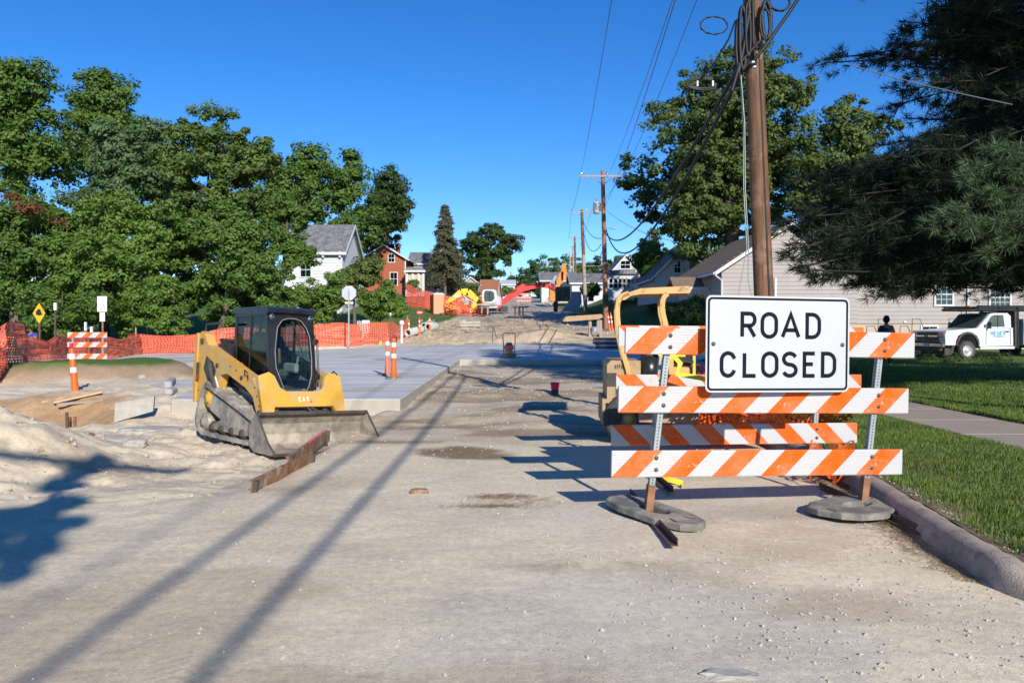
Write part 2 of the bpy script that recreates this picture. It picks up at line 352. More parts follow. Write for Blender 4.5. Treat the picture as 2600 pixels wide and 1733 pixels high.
# ---- stroke lettering
def arcp(cx, cy, rx, ry, a0, a1, n=10): return [(cx + rx * math.cos(R(a0 + (a1 - a0) * k / n)), cy + ry * math.sin(R(a0 + (a1 - a0) * k / n))) for k in range(n + 1)]
_O = (arcp(.5, .68, .5, .32, 0, 180) + arcp(.5, .32, .5, .32, 180, 360), True)
GL = {'O': [_O], '0': [_O], 'C': [(arcp(.5, .68, .5, .32, 12, 180) + arcp(.5, .32, .5, .32, 180, 348), False)],
 'L': [([(0, 1), (0, 0), (1, 0)], False)], 'E': [([(1, 1), (0, 1), (0, 0), (1, 0)], False), ([(0, .52), (.82, .52)], False)],
 'D': [([(0, 0), (0, 1), (.4, 1)] + arcp(.4, .66, .6, .34, 80, 0, 6) + arcp(.4, .34, .6, .34, 0, -80, 6) + [(.4, 0)], True)],
 'R': [([(0, 0), (0, 1), (.6, 1)] + arcp(.62, .74, .38, .26, 80, -80, 8) + [(.6, .48), (0, .48)], False), ([(.5, .48), (1, 0)], False)],
 'P': [([(0, 0), (0, 1), (.6, 1)] + arcp(.62, .73, .38, .27, 80, -80, 8) + [(.6, .46), (0, .46)], False)],
 'A': [([(0, 0), (.5, 1), (1, 0)], False), ([(.17, .3), (.83, .3)], False)],
 'S': [(arcp(.5, .75, .48, .25, 20, 180, 8) + arcp(.5, .75, .48, .25, 180, 255, 4)[1:] + arcp(.5, .25, .5, .25, 75, 0, 4) + arcp(.5, .25, .5, .25, 0, -160, 8)[1:], False)],
 'H': [([(0, 0), (0, 1)], False), ([(1, 0), (1, 1)], False), ([(0, .5), (1, .5)], False)], 'Y': [([(0, 1), (.5, .5), (1, 1)], False), ([(.5, .5), (.5, 0)], False)],
 'U': [([(0, 1), (0, .35)] + arcp(.5, .35, .5, .35, 180, 360, 10) + [(1, 1)], False)], 'T': [([(0, 1), (1, 1)], False), ([(.5, 1), (.5, 0)], False)],
 'I': [([(.5, 0), (.5, 1)], False)], '1': [([(.25, .8), (.5, 1), (.5, 0)], False)], 'W': [([(0, 1), (.25, 0), (.5, .8), (.75, 0), (1, 1)], False)],
 'M': [([(0, 0), (0, 1), (.5, .3), (1, 1), (1, 0)], False)], 'N': [([(0, 0), (0, 1), (1, 0), (1, 1)], False)],
 'G': [(arcp(.5, .68, .5, .32, 20, 180) + arcp(.5, .32, .5, .32, 180, 360) + [(1, .45), (.55, .45)], False)], 'B': [([(0, 0), (0, 1), (.7, .95), (.85, .75), (.6, .52), (0, .52), (.6, .52), (1, .28), (.7, .03), (0, 0)], False)]}
def ribbon(mb, pts, t, closed, plane, z):
    n = len(pts); P = [Vector((p[0], p[1])) for p in pts]; Lf = []; Rt = []
    for i in range(n):
        a = P[i] - P[i - 1] if (i or closed) else P[1] - P[0]; b = P[(i + 1) % n] - P[i] if (i < n - 1 or closed) else P[-1] - P[-2]
        if a.length < 1e-7: a = b
        if b.length < 1e-7: b = a
        a = a.normalized(); b = b.normalized(); d = (a + b); d = d.normalized() if d.length > .05 else a
        nn = Vector((-d.y, d.x)); k = t / max(.45, nn.dot(Vector((-a.y, a.x)))); Lf.append(P[i] + nn * k); Rt.append(P[i] - nn * k)
    vs = [plane(p, z) for p in Lf] + [plane(p, z) for p in Rt]
    mb.add(vs, [(i, (i + 1) % n, n + (i + 1) % n, n + i) for i in range(n if closed else n - 1)])
def glyph(mb, ch, x0, y0, wd, h, st, plane, z=0):
    for pts, cl in GL[ch]:
        ribbon(mb, [(x0 + st / 2 + p[0] * (wd - st), y0 + st / 2 + p[1] * (h - st)) for p in pts], st / 2, cl, plane, z)
def text(mb, s, x0, y0, wd, h, st, plane, z=0, gap=.3, curve=None):
    x = x0
    for i, ch in enumerate(s):
        if ch != ' ': glyph(mb, ch, x, y0 + (curve(i) if curve else 0), wd, h, st, plane, z)
        x += wd * (1 + gap)
    return x
PXZ = lambda p, z: (p[0], z, p[1])         # letters stand in local x-z
# ---- foliage
def leaf_quads(C, Nrm, size, ar=.55):
    n = len(C); Nrm = Nrm / np.linalg.norm(Nrm, axis=1, keepdims=True)
    r = RNG.normal(size=(n, 3)); a = np.cross(Nrm, r); a /= np.linalg.norm(a, axis=1, keepdims=True) + 1e-9
    b = np.cross(Nrm, a); s = size[:, None]
    V = np.stack([C - a * s * .5, C + b * s * ar * .5 + a * s * .05, C + a * s * .5 + Nrm * s * .12, C - b * s * ar * .5 + a * s * .05], 1)
    return V.reshape(-1, 3), np.arange(4 * n).reshape(-1, 4)
def cloud(blobs, n, leaf, clump, nclump=None, shell=.5, upbias=.55, ar=.55):
    B = np.array(blobs, float); vol = np.prod(B[:, 3:], axis=1) ** .67; p = vol / vol.sum()
    nc = nclump or max(30, n // 100); bi = RNG.choice(len(B), nc, p=p); d = RNG.normal(size=(nc, 3)); d /= np.linalg.norm(d, axis=1, keepdims=True)
    rr = shell + (1 - shell) * RNG.random(nc) ** .6; cc = B[bi, :3] + d * B[bi, 3:] * rr[:, None]
    cr = clump * RNG.uniform(.6, 1.65, nc); ci = RNG.integers(0, nc, n); e = RNG.normal(size=(n, 3)); e /= np.linalg.norm(e, axis=1, keepdims=True)
    e[:, 2] = e[:, 2] * .62
    pos = cc[ci] + e * (cr[ci] * RNG.random(n) ** .45)[:, None]
    Nr = e * .8 + d[ci] * .35 + RNG.normal(size=(n, 3)) * .45 + np.array([0, 0, upbias])
    return leaf_quads(pos, Nr, leaf * RNG.uniform(.6, 1.35, n), ar)
def branch_pts(a, b, k=5, wob=.12, sag=0.0):
    a = Vector(a); b = Vector(b); L = (b - a).length; out = []
    for i in range(k + 1):
        t = i / k; p = a.lerp(b, t)
        if 0 < i < k: p += Vector([random.uniform(-1, 1) * wob * L * .4 for _ in range(3)])
        p.z += sag * L * math.sin(t * math.pi); out.append(p)
    return out
def tree(label, base, blobs, n, leaf, clump, m, name='leafy_tree', trunk=.28, bark='bark', group=None, shell=.5, cat='tree', nclump=None, limbs=8):
    """blobs in world coordinates (x, y, z, rx, ry, rz)"""
    leaf *= .92; n = int(n * .88); clump *= .9
    t = thing(name, label, cat, base, group=group); b0 = Vector(base)
    bl = [(x - b0.x, y - b0.y, z - b0.z, a, b, c) for x, y, z, a, b, c in blobs]
    V, Fc = cloud(bl, n, leaf, clump, nclump, shell); link('crown', npmesh('crown', V, Fc), M[m], t)
    mb = MB(); cx = sum(b[0] for b in bl) / len(bl); cy = sum(b[1] for b in bl) / len(bl); cz = sum(b[2] for b in bl) / len(bl)
    mid = Vector((cx * .5, cy * .5, cz * .55)); top = Vector((cx, cy, max(b[2] for b in bl)))
    mb.tube([(0, 0, -.3), (0.02, 0, .5), tuple(mid), tuple(top)], [trunk * 1.25, trunk, trunk * .75, trunk * .2], 9)
    for q in sorted(bl, key=lambda q: -q[3] * q[5])[:limbs]:
        mb.tube(branch_pts(mid.lerp(top, random.uniform(0, .5)), (q[0], q[1], q[2]), 4, .12, .05), [trunk * .45, trunk * .38, trunk * .28, trunk * .18, trunk * .08], 6)
    mb.build('trunk', M[bark], t); return t
def pb(px, py, rx, ry, Y, dy=None, depth=1.0):
    """a blob seen at pixel px, py with pixel radii rx, ry at distance Y"""
    p = at(px, py, Y + (dy or 0)); s = Y / F; return (p.x, p.y, p.z, rx * s, (rx + ry) / 2 * s * depth, ry * s)
# ================================================================ ground
_RY = [-60, 30, 44, 50, 62, 84, 95, 120, 150, 200, 240, 420]; _RZ = [0, 0, .32, .66, 1.3, 2.4, 2.95, 4.2, 5.7, 8.2, 9.0, 9.2]
def T(x, y):
    x = np.asarray(x, float); y = np.asarray(y, float)
    z = np.interp(y, _RY, _RZ)
    z = z + 2.0 * sm(8, 15, np.abs(x - .5)) * sm(50, 85, y) + .35 * sm(-9, -14, x) * sm(52, 40, y) * sm(38, 44, y)
    z = z - .18 * sm(-10, -14, x) * sm(40, 30, y) * sm(8, 16, y)
    z = z - .11 * sm(-2.15, -2.45, x) * sm(7.2, 8.8, y) * sm(16, 14, y) * sm(-9, -7, x)
    z = z + .185 * sm(-5.5, -6.1, x) * sm(12.9, 15.0, y) * sm(31, 28, y) * sm(-16, -12, x)
    z = z + .74 * np.exp(-(((x + 6.4) / 1.25) ** 2 + ((y - 8.6) / 1.7) ** 2) ** 1.3) + .25 * np.exp(-(((x + 5.0) / .8) ** 2 + ((y - 9.3) / 1.0) ** 2))   # dirt mound
    z = z - .30 * np.exp(-(((x + 8.2) / 1.35) ** 2 + ((y - 13.9) / 1.3) ** 2) ** 2)                                                # dug-out clay pit
    z = z + .42 * sm(1.25, .85, np.sqrt(((x + 10.6) / 2.5) ** 2 + ((y - 20.3) / 1.6) ** 2))                                           # grass island
    return z
def Tr(x, y):
    """terrain with its roughness"""
    z = T(x, y)
    dug = sm(10, 13, y) * sm(3.4, 2.6, x) * sm(-16, -10, x); mnd = np.exp(-(((x + 6) / 2.2) ** 2 + ((y - 8.8) / 2.6) ** 2))
    left = sm(-2.1, -3.0, x) * sm(6, 9, y); far = sm(44, 48, y) * sm(10, 7, np.abs(x))
    z = z + (fbm(x, y, .5, 1) - .5) * (.03 + .10 * dug + .16 * far) + (fbm(x, y, 2.2, 2) - .5) * (.012 + .05 * dug + .13 * mnd + .08 * left + .15 * far)
    z = z + (fbm(x, y, 9, 5, 3) - .5) * (.008 + .016 * dug + .055 * mnd + .055 * left + .05 * far)
    z = z + .10 * np.exp(-(((x - .2) / .9) ** 2 + ((y - 17.6) / 1.1) ** 2)) * fbm(x, y, 3, 9) * 1.6        # small spoil heap
    z = z + .9 * np.exp(-(((x - 1.6) / 2.2) ** 2 + ((y - 50) / 1.6) ** 2)) * .55 - .8 * np.exp(-(((x + .5) / 5) ** 2 + ((y - 47.3) / .8) ** 2)) * .4
    return z
def grid_mesh(name, xs, ys, zf):
    X, Y = np.meshgrid(xs, ys, indexing='xy'); Z = zf(X, Y); nx, ny = len(xs), len(ys)
    i = np.arange(nx - 1)[None, :] + nx * np.arange(ny - 1)[:, None]; Fc = np.stack([i, i + 1, i + nx + 1, i + nx], -1).reshape(-1, 4)
    return npmesh(name, np.stack([X, Y, Z], -1).reshape(-1, 3), Fc, True), X.ravel(), Y.ravel()
def paint(me, C):
    at_ = me.attributes.new('cover', 'FLOAT_COLOR', 'POINT'); at_.data.foreach_set('color', np.concatenate([C, np.ones((len(C), 1))], 1).astype(np.float32).ravel())
def attr_mat(name, s1=18, bmp=.6, rough=.95, spk=True):
    m, nt, b = base_mat(name); a = _n(nt, 'ShaderNodeVertexColor'); a.layer_name = 'cover'
    n1 = noise(nt, s1, 7, rough=.7); n2 = noise(nt, 95, 4, rough=.6); n3 = noise(nt, 1.3, 5)
    c = mixc(nt, 1.0, a.outputs[0], ramp(nt, n1, [(.3, .80), (.7, 1.18)]), 'MULTIPLY')
    c = mixc(nt, 1.0, c, ramp(nt, n3, [(.3, .88), (.7, 1.12)]), 'MULTIPLY')
    c = mixc(nt, 1.0, c, ramp(nt, noise(nt, 70, 6, rough=.8), [(.32, .82), (.5, 1.0), (.68, 1.14)]), 'MULTIPLY')
    if spk:
        v = _n(nt, 'ShaderNodeTexVoronoi'); v.inputs['Scale'].default_value = 46; tc = _n(nt, 'ShaderNodeTexCoord'); nt.links.new(tc.outputs['Object'], v.inputs['Vector'])
        peb = ramp(nt, v.outputs['Distance'], [(.10, 1.0), (.22, 0.0)])
        sel = math_(nt, 'MULTIPLY', peb, ramp(nt, noise(nt, 2.4, 4), [(.45, 0.0), (.62, .75)]))
        c = mixc(nt, sel, c, ramp(nt, n1, [(.35, (.26, .23, .20)), (.6, (.50, .45, .39))]))
        sp = _n(nt, 'ShaderNodeSeparateXYZ'); nt.links.new(tc.outputs['Object'], sp.inputs[0]); tread = 0.0      # faint tyre tread printed in the dust
        for x0, hw in ((-1.25, .15), (.42, .15), (-2.6, .2)):
            dx_ = math_(nt, 'ABSOLUTE', math_(nt, 'SUBTRACT', math_(nt, 'ADD', sp.outputs['X'], math_(nt, 'MULTIPLY', sp.outputs['Y'], .05)), x0)); lane = math_(nt, 'LESS_THAN', dx_, hw)
            wv = math_(nt, 'SINE', math_(nt, 'MULTIPLY', math_(nt, 'ADD', sp.outputs['Y'], math_(nt, 'MULTIPLY', dx_, .8)), 88.0)); tread = math_(nt, 'ADD', math_(nt, 'MULTIPLY', lane, wv), tread)
        tread = math_(nt, 'MULTIPLY', tread, ramp(nt, noise(nt, 1.1, 4), [(.52, 0.0), (.68, .3)]))
        bump(nt, b, math_(nt, 'ADD', math_(nt, 'ADD', math_(nt, 'MULTIPLY', n2, .5), math_(nt, 'MULTIPLY', sel, .8)), math_(nt, 'MULTIPLY', tread, .55)), bmp, .012)
    else: bump(nt, b, n2, bmp, .01)
    nt.links.new(c, b.inputs['Base Color']); b.inputs['Roughness'].default_value = rough; b.inputs['Specular IOR Level'].default_value = .2; return m
M['ground'] = attr_mat('ground_dirt')
M['turf'] = attr_mat('turf_soil', 30, .5, spk=False)
def col(c): return np.array(c, float)[None]
def cover(x, y):
    n1 = fbm(x, y, .35, 11); n2 = fbm(x, y, 1.1, 12); n3 = fbm(x, y, 4, 13); st = fbm(x * .35, y, 1.3, 14)       # st: streaks across the road
    C = col((.68, .585, .43)) + (n1[:, None] - .5) * col((.10, .10, .09)) + (n3[:, None] - .5) * .05
    def lay(c, a): nonlocal C; a = np.clip(a, 0, 1)[:, None]; C = C * (1 - a) + col(c) * a
    lay((.61, .545, .44), sm(.35, .6, fbm(x * .6, y, .7, 21)) * sm(-.6, 1.2, x - .2 * y + 1.4) * sm(9, 5.5, y) * .95)         # greyer lower right
    lay((.47, .38, .27), sm(.55, .7, fbm(x, y * 1.5, .6, 23)) * sm(9, 7, y) * .6)
    lay((.26, .20, .14), np.exp(-(((x - .45) / .55) ** 2 + ((y - 5.15) / .16) ** 2)) * sm(.35, .6, n3) * .7)
    lay((.40, .31, .215), sm(.35, .6, n1) * np.exp(-(((x + 3.9) / 1.3) ** 2 + ((y - 8.5) / .9) ** 2)) * .9)
    mid = sm(10.0, 11.3, y + (n2 - .5) * 1.4) * sm(3.3, 3.0, x)
    lay((.54, .445, .32), mid); lay((.29, .22, .15), mid * sm(.53, .66, st) * sm(-2.4, -1.6, x) * .8); lay((.53, .46, .36), mid * sm(.5, .36, st) * .7)
    lay((.63, .54, .405), sm(-2.1, -2.7, x) * sm(8.5, 10, y) * .85)
    wet = np.exp(-((((x + .62 + .25 * (y - 9.7)) / .62) ** 2 + ((y - 9.65) / .55) ** 2)) ** 2)
    lay((.24, .18, .11), sm(.2, .75, wet * (.45 + 1.0 * fbm(x, y, 2.6, 77)) + (n3 - .5) * .5 + (n2 - .5) * .8) * sm(10.9, 10.2, y)); lay((.24, .18, .115), np.exp(-(((x + 1.6) / 1.0) ** 2 + ((y - 10.55) / .16) ** 2)) * sm(.35, .55, n3 + .1) * .9)
    lay((.40, .23, .10), sm(1.1, .7, np.sqrt(((x + 8.2) / 1.9) ** 2 + ((y - 13.9) / 2.0) ** 2)) * (.6 + .4 * n2))
    lay((.30, .20, .13), sm(1.3, 1.12, np.sqrt(((x + 10.6) / 2.5) ** 2 + ((y - 20.3) / 1.6) ** 2)) * .9); lay((.085, .15, .03), sm(1.0, .86, np.sqrt(((x + 10.6) / 2.5) ** 2 + ((y - 20.3) / 1.6) ** 2)))
    far = sm(44, 46, y); lay((.54, .43, .29), far); lay((.31, .235, .15), far * sm(.5, .62, st)); lay((.50, .43, .33), far * sm(.5, .4, n2) * .7); lay((.38, .36, .33), sm(72, 80, y) * .8)
    le = np.interp(y, [0, 40, 46, 60, 75, 400], [-11, -12.5, -10.5, -6.3, -5.2, -5.2]) + (n2 - .5) * .9; re = np.interp(y, [0, 40, 46, 60, 75, 400], [20, 12, 7.5, 6.4, 6.0, 6.0]) + (n2 - .5) * .5
    g = np.maximum(sm(.1, -.3, x - le) * sm(20, 30, y + (x < -16) * 30), sm(-.1, .3, x - re) * (y > 20)); g = np.maximum(g, sm(-17, -20, x))
    G = col((.075, .135, .03)) * (.75 + .6 * n2[:, None]) + (n1[:, None] > .6) * col((.03, .02, .01)); g = g[:, None]; C = C * (1 - g) + G * g
    g2 = (sm(.58, .64, n3) * sm(44, 50, y) * (x < -7) * .5)[:, None]; return np.clip(C * (1 - g2) + col((.09, .13, .04)) * g2, .01, .8)
ys = np.concatenate([np.linspace(-40, 2.8, 30), 2.9 * (18 / 2.9) ** np.linspace(0, 1, 290), np.linspace(18.1, 62, 170)[1:], 62.2 * (430 / 62.2) ** np.linspace(0, 1, 80), [600, 900, 1500]])
xc = np.arange(-9, 3.3, .055); xs = np.concatenate([-9 - .10 * (1.075 ** np.arange(1, 90) - 1) / .075, xc, 3.3 + .10 * (1.075 ** np.arange(1, 90) - 1) / .075])
xs = np.unique(np.clip(xs, -900, 900))
def Zg(X, Y):
    z = Tr(X, Y); under = (Y > 14.9) * (Y < 30.5) * (X < -2.3) * (X > -5.5); band = (Y > 31) * (Y < 42) * (X > -13) * (X < 11)
    return z - .25 * under - .55 * band - .1 * ((X > 3.12) & (Y < 31) & (Y > 3))
me, GX, GY = grid_mesh('ground', xs, ys, Zg); paint(me, cover(GX, GY)); tag(link('ground', me, M['ground']), kind='structure')

# ---- new concrete street slab, poured in panels
def S(x, y): return .2 + .24 * float(sm(30.3, 44, y)) * float(sm(-13, -2, x)) - .02 * float(sm(-9, -16, x))
road = thing('concrete_street', None, None); road['kind'] = 'structure'
def panel(c, top_in=.006, low=-.35):
    cx = sum(p[0] for p in c) / 4; cy = sum(p[1] for p in c) / 4
    q = [(cx + (x - cx) * (1 - top_in / 2), cy + (y - cy) * (1 - top_in / 2)) for x, y in c]
    b = .012; q2 = [(x + (cx - x) * b / 2, y + (cy - y) * b / 2) for x, y in q]
    vs = [(x, y, low) for x, y in q] + [(x, y, S(x, y) - .012) for x, y in q] + [(x, y, S(x, y)) for x, y in q2]
    MB().add(vs, [(0, 1, 5, 4), (1, 2, 6, 5), (2, 3, 7, 6), (3, 0, 4, 7), (4, 5, 9, 8), (5, 6, 10, 9), (6, 7, 11, 10), (7, 4, 8, 11), (8, 9, 10, 11)]).build('slab_panel', M['concrete_slab'], road)
rows = [(14.3, -5.9), (18.3, -8.3), (22.3, -11.8), (26.3, -16.5), (30.3, -24)]
for (y0, l0), (y1, l1) in zip(rows, rows[1:]):
    panel([(-1.93, y0), (-1.93, y1), (-5.9, y1), (-5.9, y0)])
    panel([(-5.9, y0), (-5.9, y1), (l1, y1), (l0 if l0 < -5.9 else -6.3, y0 if l0 < -5.9 else 16.2)])
cols = [7.6, 4.6, 1.35, -1.93, -5.9, -10, -14, -18, -22, -26]; fy = lambda x: float(np.interp(x, [-26, -18, -12, -8, 0, 8], [33, 35, 38.5, 41.5, 44, 44.3])); ny_ = lambda x: float(np.interp(x, [-26, -24, 10], [31, 30.3, 30.3]))
for a, b in zip(cols, cols[1:]):
    ym = lambda x: (ny_(x) + fy(x)) / 2
    panel([(a, ny_(a)), (a, ym(a)), (b, ym(b)), (b, ny_(b))]); panel([(a, ym(a)), (a, fy(a)), (b, fy(b)), (b, ym(b))])
# curb stubs and flared apron at the slab's left edge
for k, (x, y, a, L, h) in enumerate([(-7.2, 17.4, 1.9, 1.4, .16), (-9.0, 19.6, 2.3, 1.5, .15), (-6.4, 15.5, 1.75, .5, .12)]):
    mb = MB(); mb.box((0, 0, h / 2), (L, .16, h), bev=.03); tag(mb.build('curb_stub', M['asphalt'], loc=(x, y, S(x, y) - .02), rot=(0, 0, a)), ['grey curb stub set at the corner of the new slab, middle one', 'grey curb stub nearest the grass island at the slab corner', 'short curb stub closest to the loader on the slab edge'][k], 'curb', 'curb stubs at the slab corner')

# ---- kerb, verge, pavement, lawn on the right
def kx(y): return float(np.interp(y, [3.6, 4.2, 4.67, 5.2, 5.8, 7.2, 8.5, 12, 40], [3.35, 2.86, 2.73, 2.76, 2.84, 3.02, 3.08, 3.12, 3.2]))
prof = [(0, -.1), (.015, .03), (.035, .115), (.06, .145), (.10, .155), (.165, .152), (.20, .135), (.205, -.1)]
ykb = np.concatenate([np.linspace(4.28, 9, 48), np.linspace(9.2, 30.0, 40)]); vs = []; 
for y in ykb:
    e = float(sm(4.28, 4.75, y)); g = kx(y)
    for a, z in prof: vs.append((g + a * (1 if e > .2 else .95) + (vn(y, a * 8, 9, 3) - .5) * .02, y, (z * (e if z > 0 else 1) + .004) + (float(vn(y, a * 20, 14, 4)) - .5) * .013))
n = len(prof); fs = [(i * n + k, i * n + k + 1, (i + 1) * n + k + 1, (i + 1) * n + k) for i in range(len(ykb) - 1) for k in range(n - 1)]
mb = MB(); mb.add(vs, fs, True); mb.add(vs[:n], [tuple(range(n))]); tag(mb.build('kerb', M['concrete_old']), kind='structure')
def vz(x, y): return .145 + (fbm(x, y, 1.5, 31) - .5) * .04 - .13 * sm(5.0, 3.6, y) * sm(4.4, 3.2, x)
def turf_cols(x, y, worn):
    n2 = fbm(x, y, 1.4, 41); n3 = fbm(x, y, 7, 42); C = col((.07, .105, .025)) * (.7 + .6 * n2[:, None]); a = np.clip(worn, 0, 1)[:, None]
    return C * (1 - a) + (col((.22, .16, .10)) * (.8 + .4 * n3[:, None])) * a
vy = np.concatenate([np.linspace(3.0, 16, 170), np.linspace(16.2, 31, 50)]); u = np.linspace(0, 1, 44); X = []; 
XX = np.array([[kx(y) + .2 + q * (5.42 - kx(y) - .2) for q in u] for y in vy]); YY = np.repeat(vy[:, None], len(u), 1); ZZ = vz(XX, YY)
i = np.arange(len(u) - 1)[None, :] + len(u) * np.arange(len(vy) - 1)[:, None]; Fc = np.stack([i, i + 1, i + len(u) + 1, i + len(u)], -1).reshape(-1, 4)
me = npmesh('grass_verge', np.stack([XX, YY, ZZ], -1).reshape(-1, 3), Fc, True)
edge = (XX - np.array([kx(y) + .2 for y in vy])[:, None]).ravel(); paint(me, turf_cols(XX.ravel(), YY.ravel(), sm(.45, .1, edge + (fbm(XX.ravel(), YY.ravel(), 3, 44) - .5) * .5) + sm(.6, .7, fbm(XX.ravel(), YY.ravel(), 1.2, 45)) * .4 + sm(4.6, 4.0, YY.ravel())))
tag(link('grass_verge', me, M['turf']), kind='structure')
for k in range(20):                                              # pavement slabs
    y0 = 4.0 + k * 1.5; mb = MB(); mb.box((6.15, y0 + .745, .11), (1.45, 1.485, .12), bev=.012); o = mb.build('pavement', M['sidewalk']) if k == 0 else None
    if k == 0: pave = o; tag(o, kind='structure')
    else: mb.build('paving_slab', M['sidewalk'], pave)
lx = np.concatenate([np.linspace(6.9, 14, 60), np.linspace(14.3, 60, 60)]); ly = np.linspace(4, 31.2, 120)
def lawn_z(X, Y): return .18 + (fbm(X, Y, .6, 51) - .5) * .08 + .1 * sm(7, 9, X) - .25 * sm(29.5, 31.2, Y)
me, LX, LY = grid_mesh('lawn', lx, ly, lawn_z); paint(me, turf_cols(LX, LY, sm(7.15, 6.9, LX) + sm(.56, .7, fbm(LX, LY, .8, 52)) * .35)); tag(link('lawn', me, M['turf']), kind='structure')
dx = np.linspace(8.5, 60, 20); me, a, b = grid_mesh('driveway', dx, np.linspace(31.0, 38.5, 12), lambda X, Y: .035 + 0 * X); tag(link('driveway', me, M['asphalt']), kind='structure')
me, a, b = grid_mesh('house_lawn', np.linspace(8.8, 60, 60), np.linspace(38.2, 60, 30), lambda X, Y: .08 + .02 * (Y - 38) + .1 * fbm(X, Y, .4, 55)); paint(me, turf_cols(a, b, 0 * a)); tag(link('house_lawn', me, M['turf']), kind='structure')
# ---- grass blades
def blades(name, P, h, wd, lean=.5):
    n = len(P); az = RNG.random(n) * 6.283; d = np.stack([np.cos(az), np.sin(az), np.zeros(n)], 1); s = np.stack([-d[:, 1], d[:, 0], np.zeros(n)], 1)
    hh = (h * RNG.uniform(.45, 1.35, n) * (.6 + .9 * fbm(P[:, 0], P[:, 1], 2.3, 91)))[:, None]; L = lean * RNG.random(n)[:, None]; ww = wd * RNG.uniform(.7, 1.3, n)[:, None]
    V = np.stack([P - s * ww, P + s * ww, P + s * ww * .7 + d * hh * L * .4 + [0, 0, 1] * hh * .6, P + d * hh * L * 1.1 + [0, 0, 1] * hh], 1).reshape(-1, 3)
    o = 4 * np.arange(n)[:, None]; q = np.concatenate([o + [0, 1, 2], o + [0, 2, 3]], 0); return npmesh(name, V, q)
n = 210000; u_ = RNG.random(n); y = 3.9 * (22 / 3.9) ** RNG.random(n); kxx = np.interp(y, [3.6, 4.2, 4.67, 5.2, 5.8, 7.2, 8.5, 12, 40], [3.35, 2.86, 2.73, 2.76, 2.84, 3.02, 3.08, 3.12, 3.2])
x = kxx + .2 + u_ * (5.46 - kxx - .2); keep = (x - kxx - .2 > .01 + .34 * fbm(x, y, 3, 44) * RNG.random(n) ** 1.6 * 1.9) & (fbm(x, y, 1.2, 45) + RNG.random(n) * .35 < .84) & ((y > 4.7) | (RNG.random(n) < .25)); x = x[keep]; y = y[keep]
P = np.stack([x, y, vz(x, y)], 1); tag(link('verge_grass', blades('verge_grass', P, .045, .0028), M['grass']), 'short green grass blades growing on the verge beside the kerb', 'grass', kind='stuff')
n = 230000; y = 6.5 * (31 / 6.5) ** RNG.random(n); x = 6.86 + (np.minimum(20, .64 * y + 1.5) - 6.86) * RNG.random(n); x = x[(x > 6.8)]; y = y[:len(x)]; keep = x < .66 * y + 2; x = x[keep]; y = y[keep]; x = x[:len(y)]
P = np.stack([x, y, lawn_z(x, y)], 1); tag(link('lawn_grass', blades('lawn_grass', P, .055, .0055), M['grass']), 'mown grass blades covering the lawn beyond the pavement', 'grass', kind='stuff')
# ---- loose stones
def stones(P, s):
    n = len(P); o = np.array([(1, 0, 0), (-1, 0, 0), (0, 1, 0), (0, -1, 0), (0, 0, 1), (0, 0, -1)], float); V = o[None] * RNG.uniform(.55, 1.2, (n, 6, 3)) * s[:, None, None] + RNG.normal(size=(n, 6, 3)) * s[:, None, None] * .18
    V[:, :, 2] *= .7; a = RNG.random(n) * 6.28; c, sn = np.cos(a)[:, None], np.sin(a)[:, None]; V = np.stack([V[..., 0] * c - V[..., 1] * sn, V[..., 0] * sn + V[..., 1] * c, V[..., 2]], -1) + P[:, None]
    f = np.array([(0, 2, 4), (2, 1, 4), (1, 3, 4), (3, 0, 4), (2, 0, 5), (1, 2, 5), (3, 1, 5), (0, 3, 5)]); return V.reshape(-1, 3), (f[None] + 6 * np.arange(n)[:, None, None]).reshape(-1, 3)
n = 34000; y = 2.9 * (30 / 2.9) ** RNG.random(n); x = RNG.uniform(-1, 1, n) * .64 * y; x = np.where((y > 12) & (x < -2), -1.9 + RNG.random(n) * 4.8, x)
dens = .10 + .9 * sm(.52, .66, fbm(x, y, .8, 61)) * sm(-1.5, 1.5, x - .1 * y) + .8 * sm(10.5, 12, y) * sm(.4, .6, fbm(x, y, 1.4, 62)) + 1.2 * np.exp(-((x - 2.55) / .35) ** 2) * (y < 7.5) + .9 * np.exp(-(((x + .9) / 1.3) ** 2 + ((y - 10) / .9) ** 2)) + .8 * np.exp(-(((x + 5.6) / 1.6) ** 2 + ((y - 9) / 2) ** 2))
k = (RNG.random(n) < dens) & (x < np.interp(y, [3, 4.67, 7, 12], [9, 2.75, 3.0, 3.1])); x = x[k]; y = y[k]; s = (.0022 + .013 * RNG.random(len(x)) ** 6) * (1 + .07 * np.clip(y - 6, 0, 20)); V, Fc = stones(np.stack([x, y, Tr(x, y) + s * .25], 1), s)
tag(link('gravel', npmesh('gravel', V, Fc), M['stone']), 'loose pale gravel scattered over the dusty road', 'gravel', kind='stuff')
yv = RNG.uniform(4.3, 12, 900); xv = np.interp(yv, [4.2, 4.67, 5.8, 7.2, 8.5, 12], [2.86, 2.73, 2.84, 3.02, 3.08, 3.12]) + .22 + np.abs(RNG.normal(size=900)) * .10; sv = .004 + .012 * RNG.random(900) ** 3; V, Fc = stones(np.stack([xv, yv, vz(xv, yv) + sv * .3], 1), sv)
tag(link('verge_gravel', npmesh('verge_gravel', V, Fc), M['stone']), 'small stones in the bare soil between kerb and grass', 'gravel', kind='stuff')
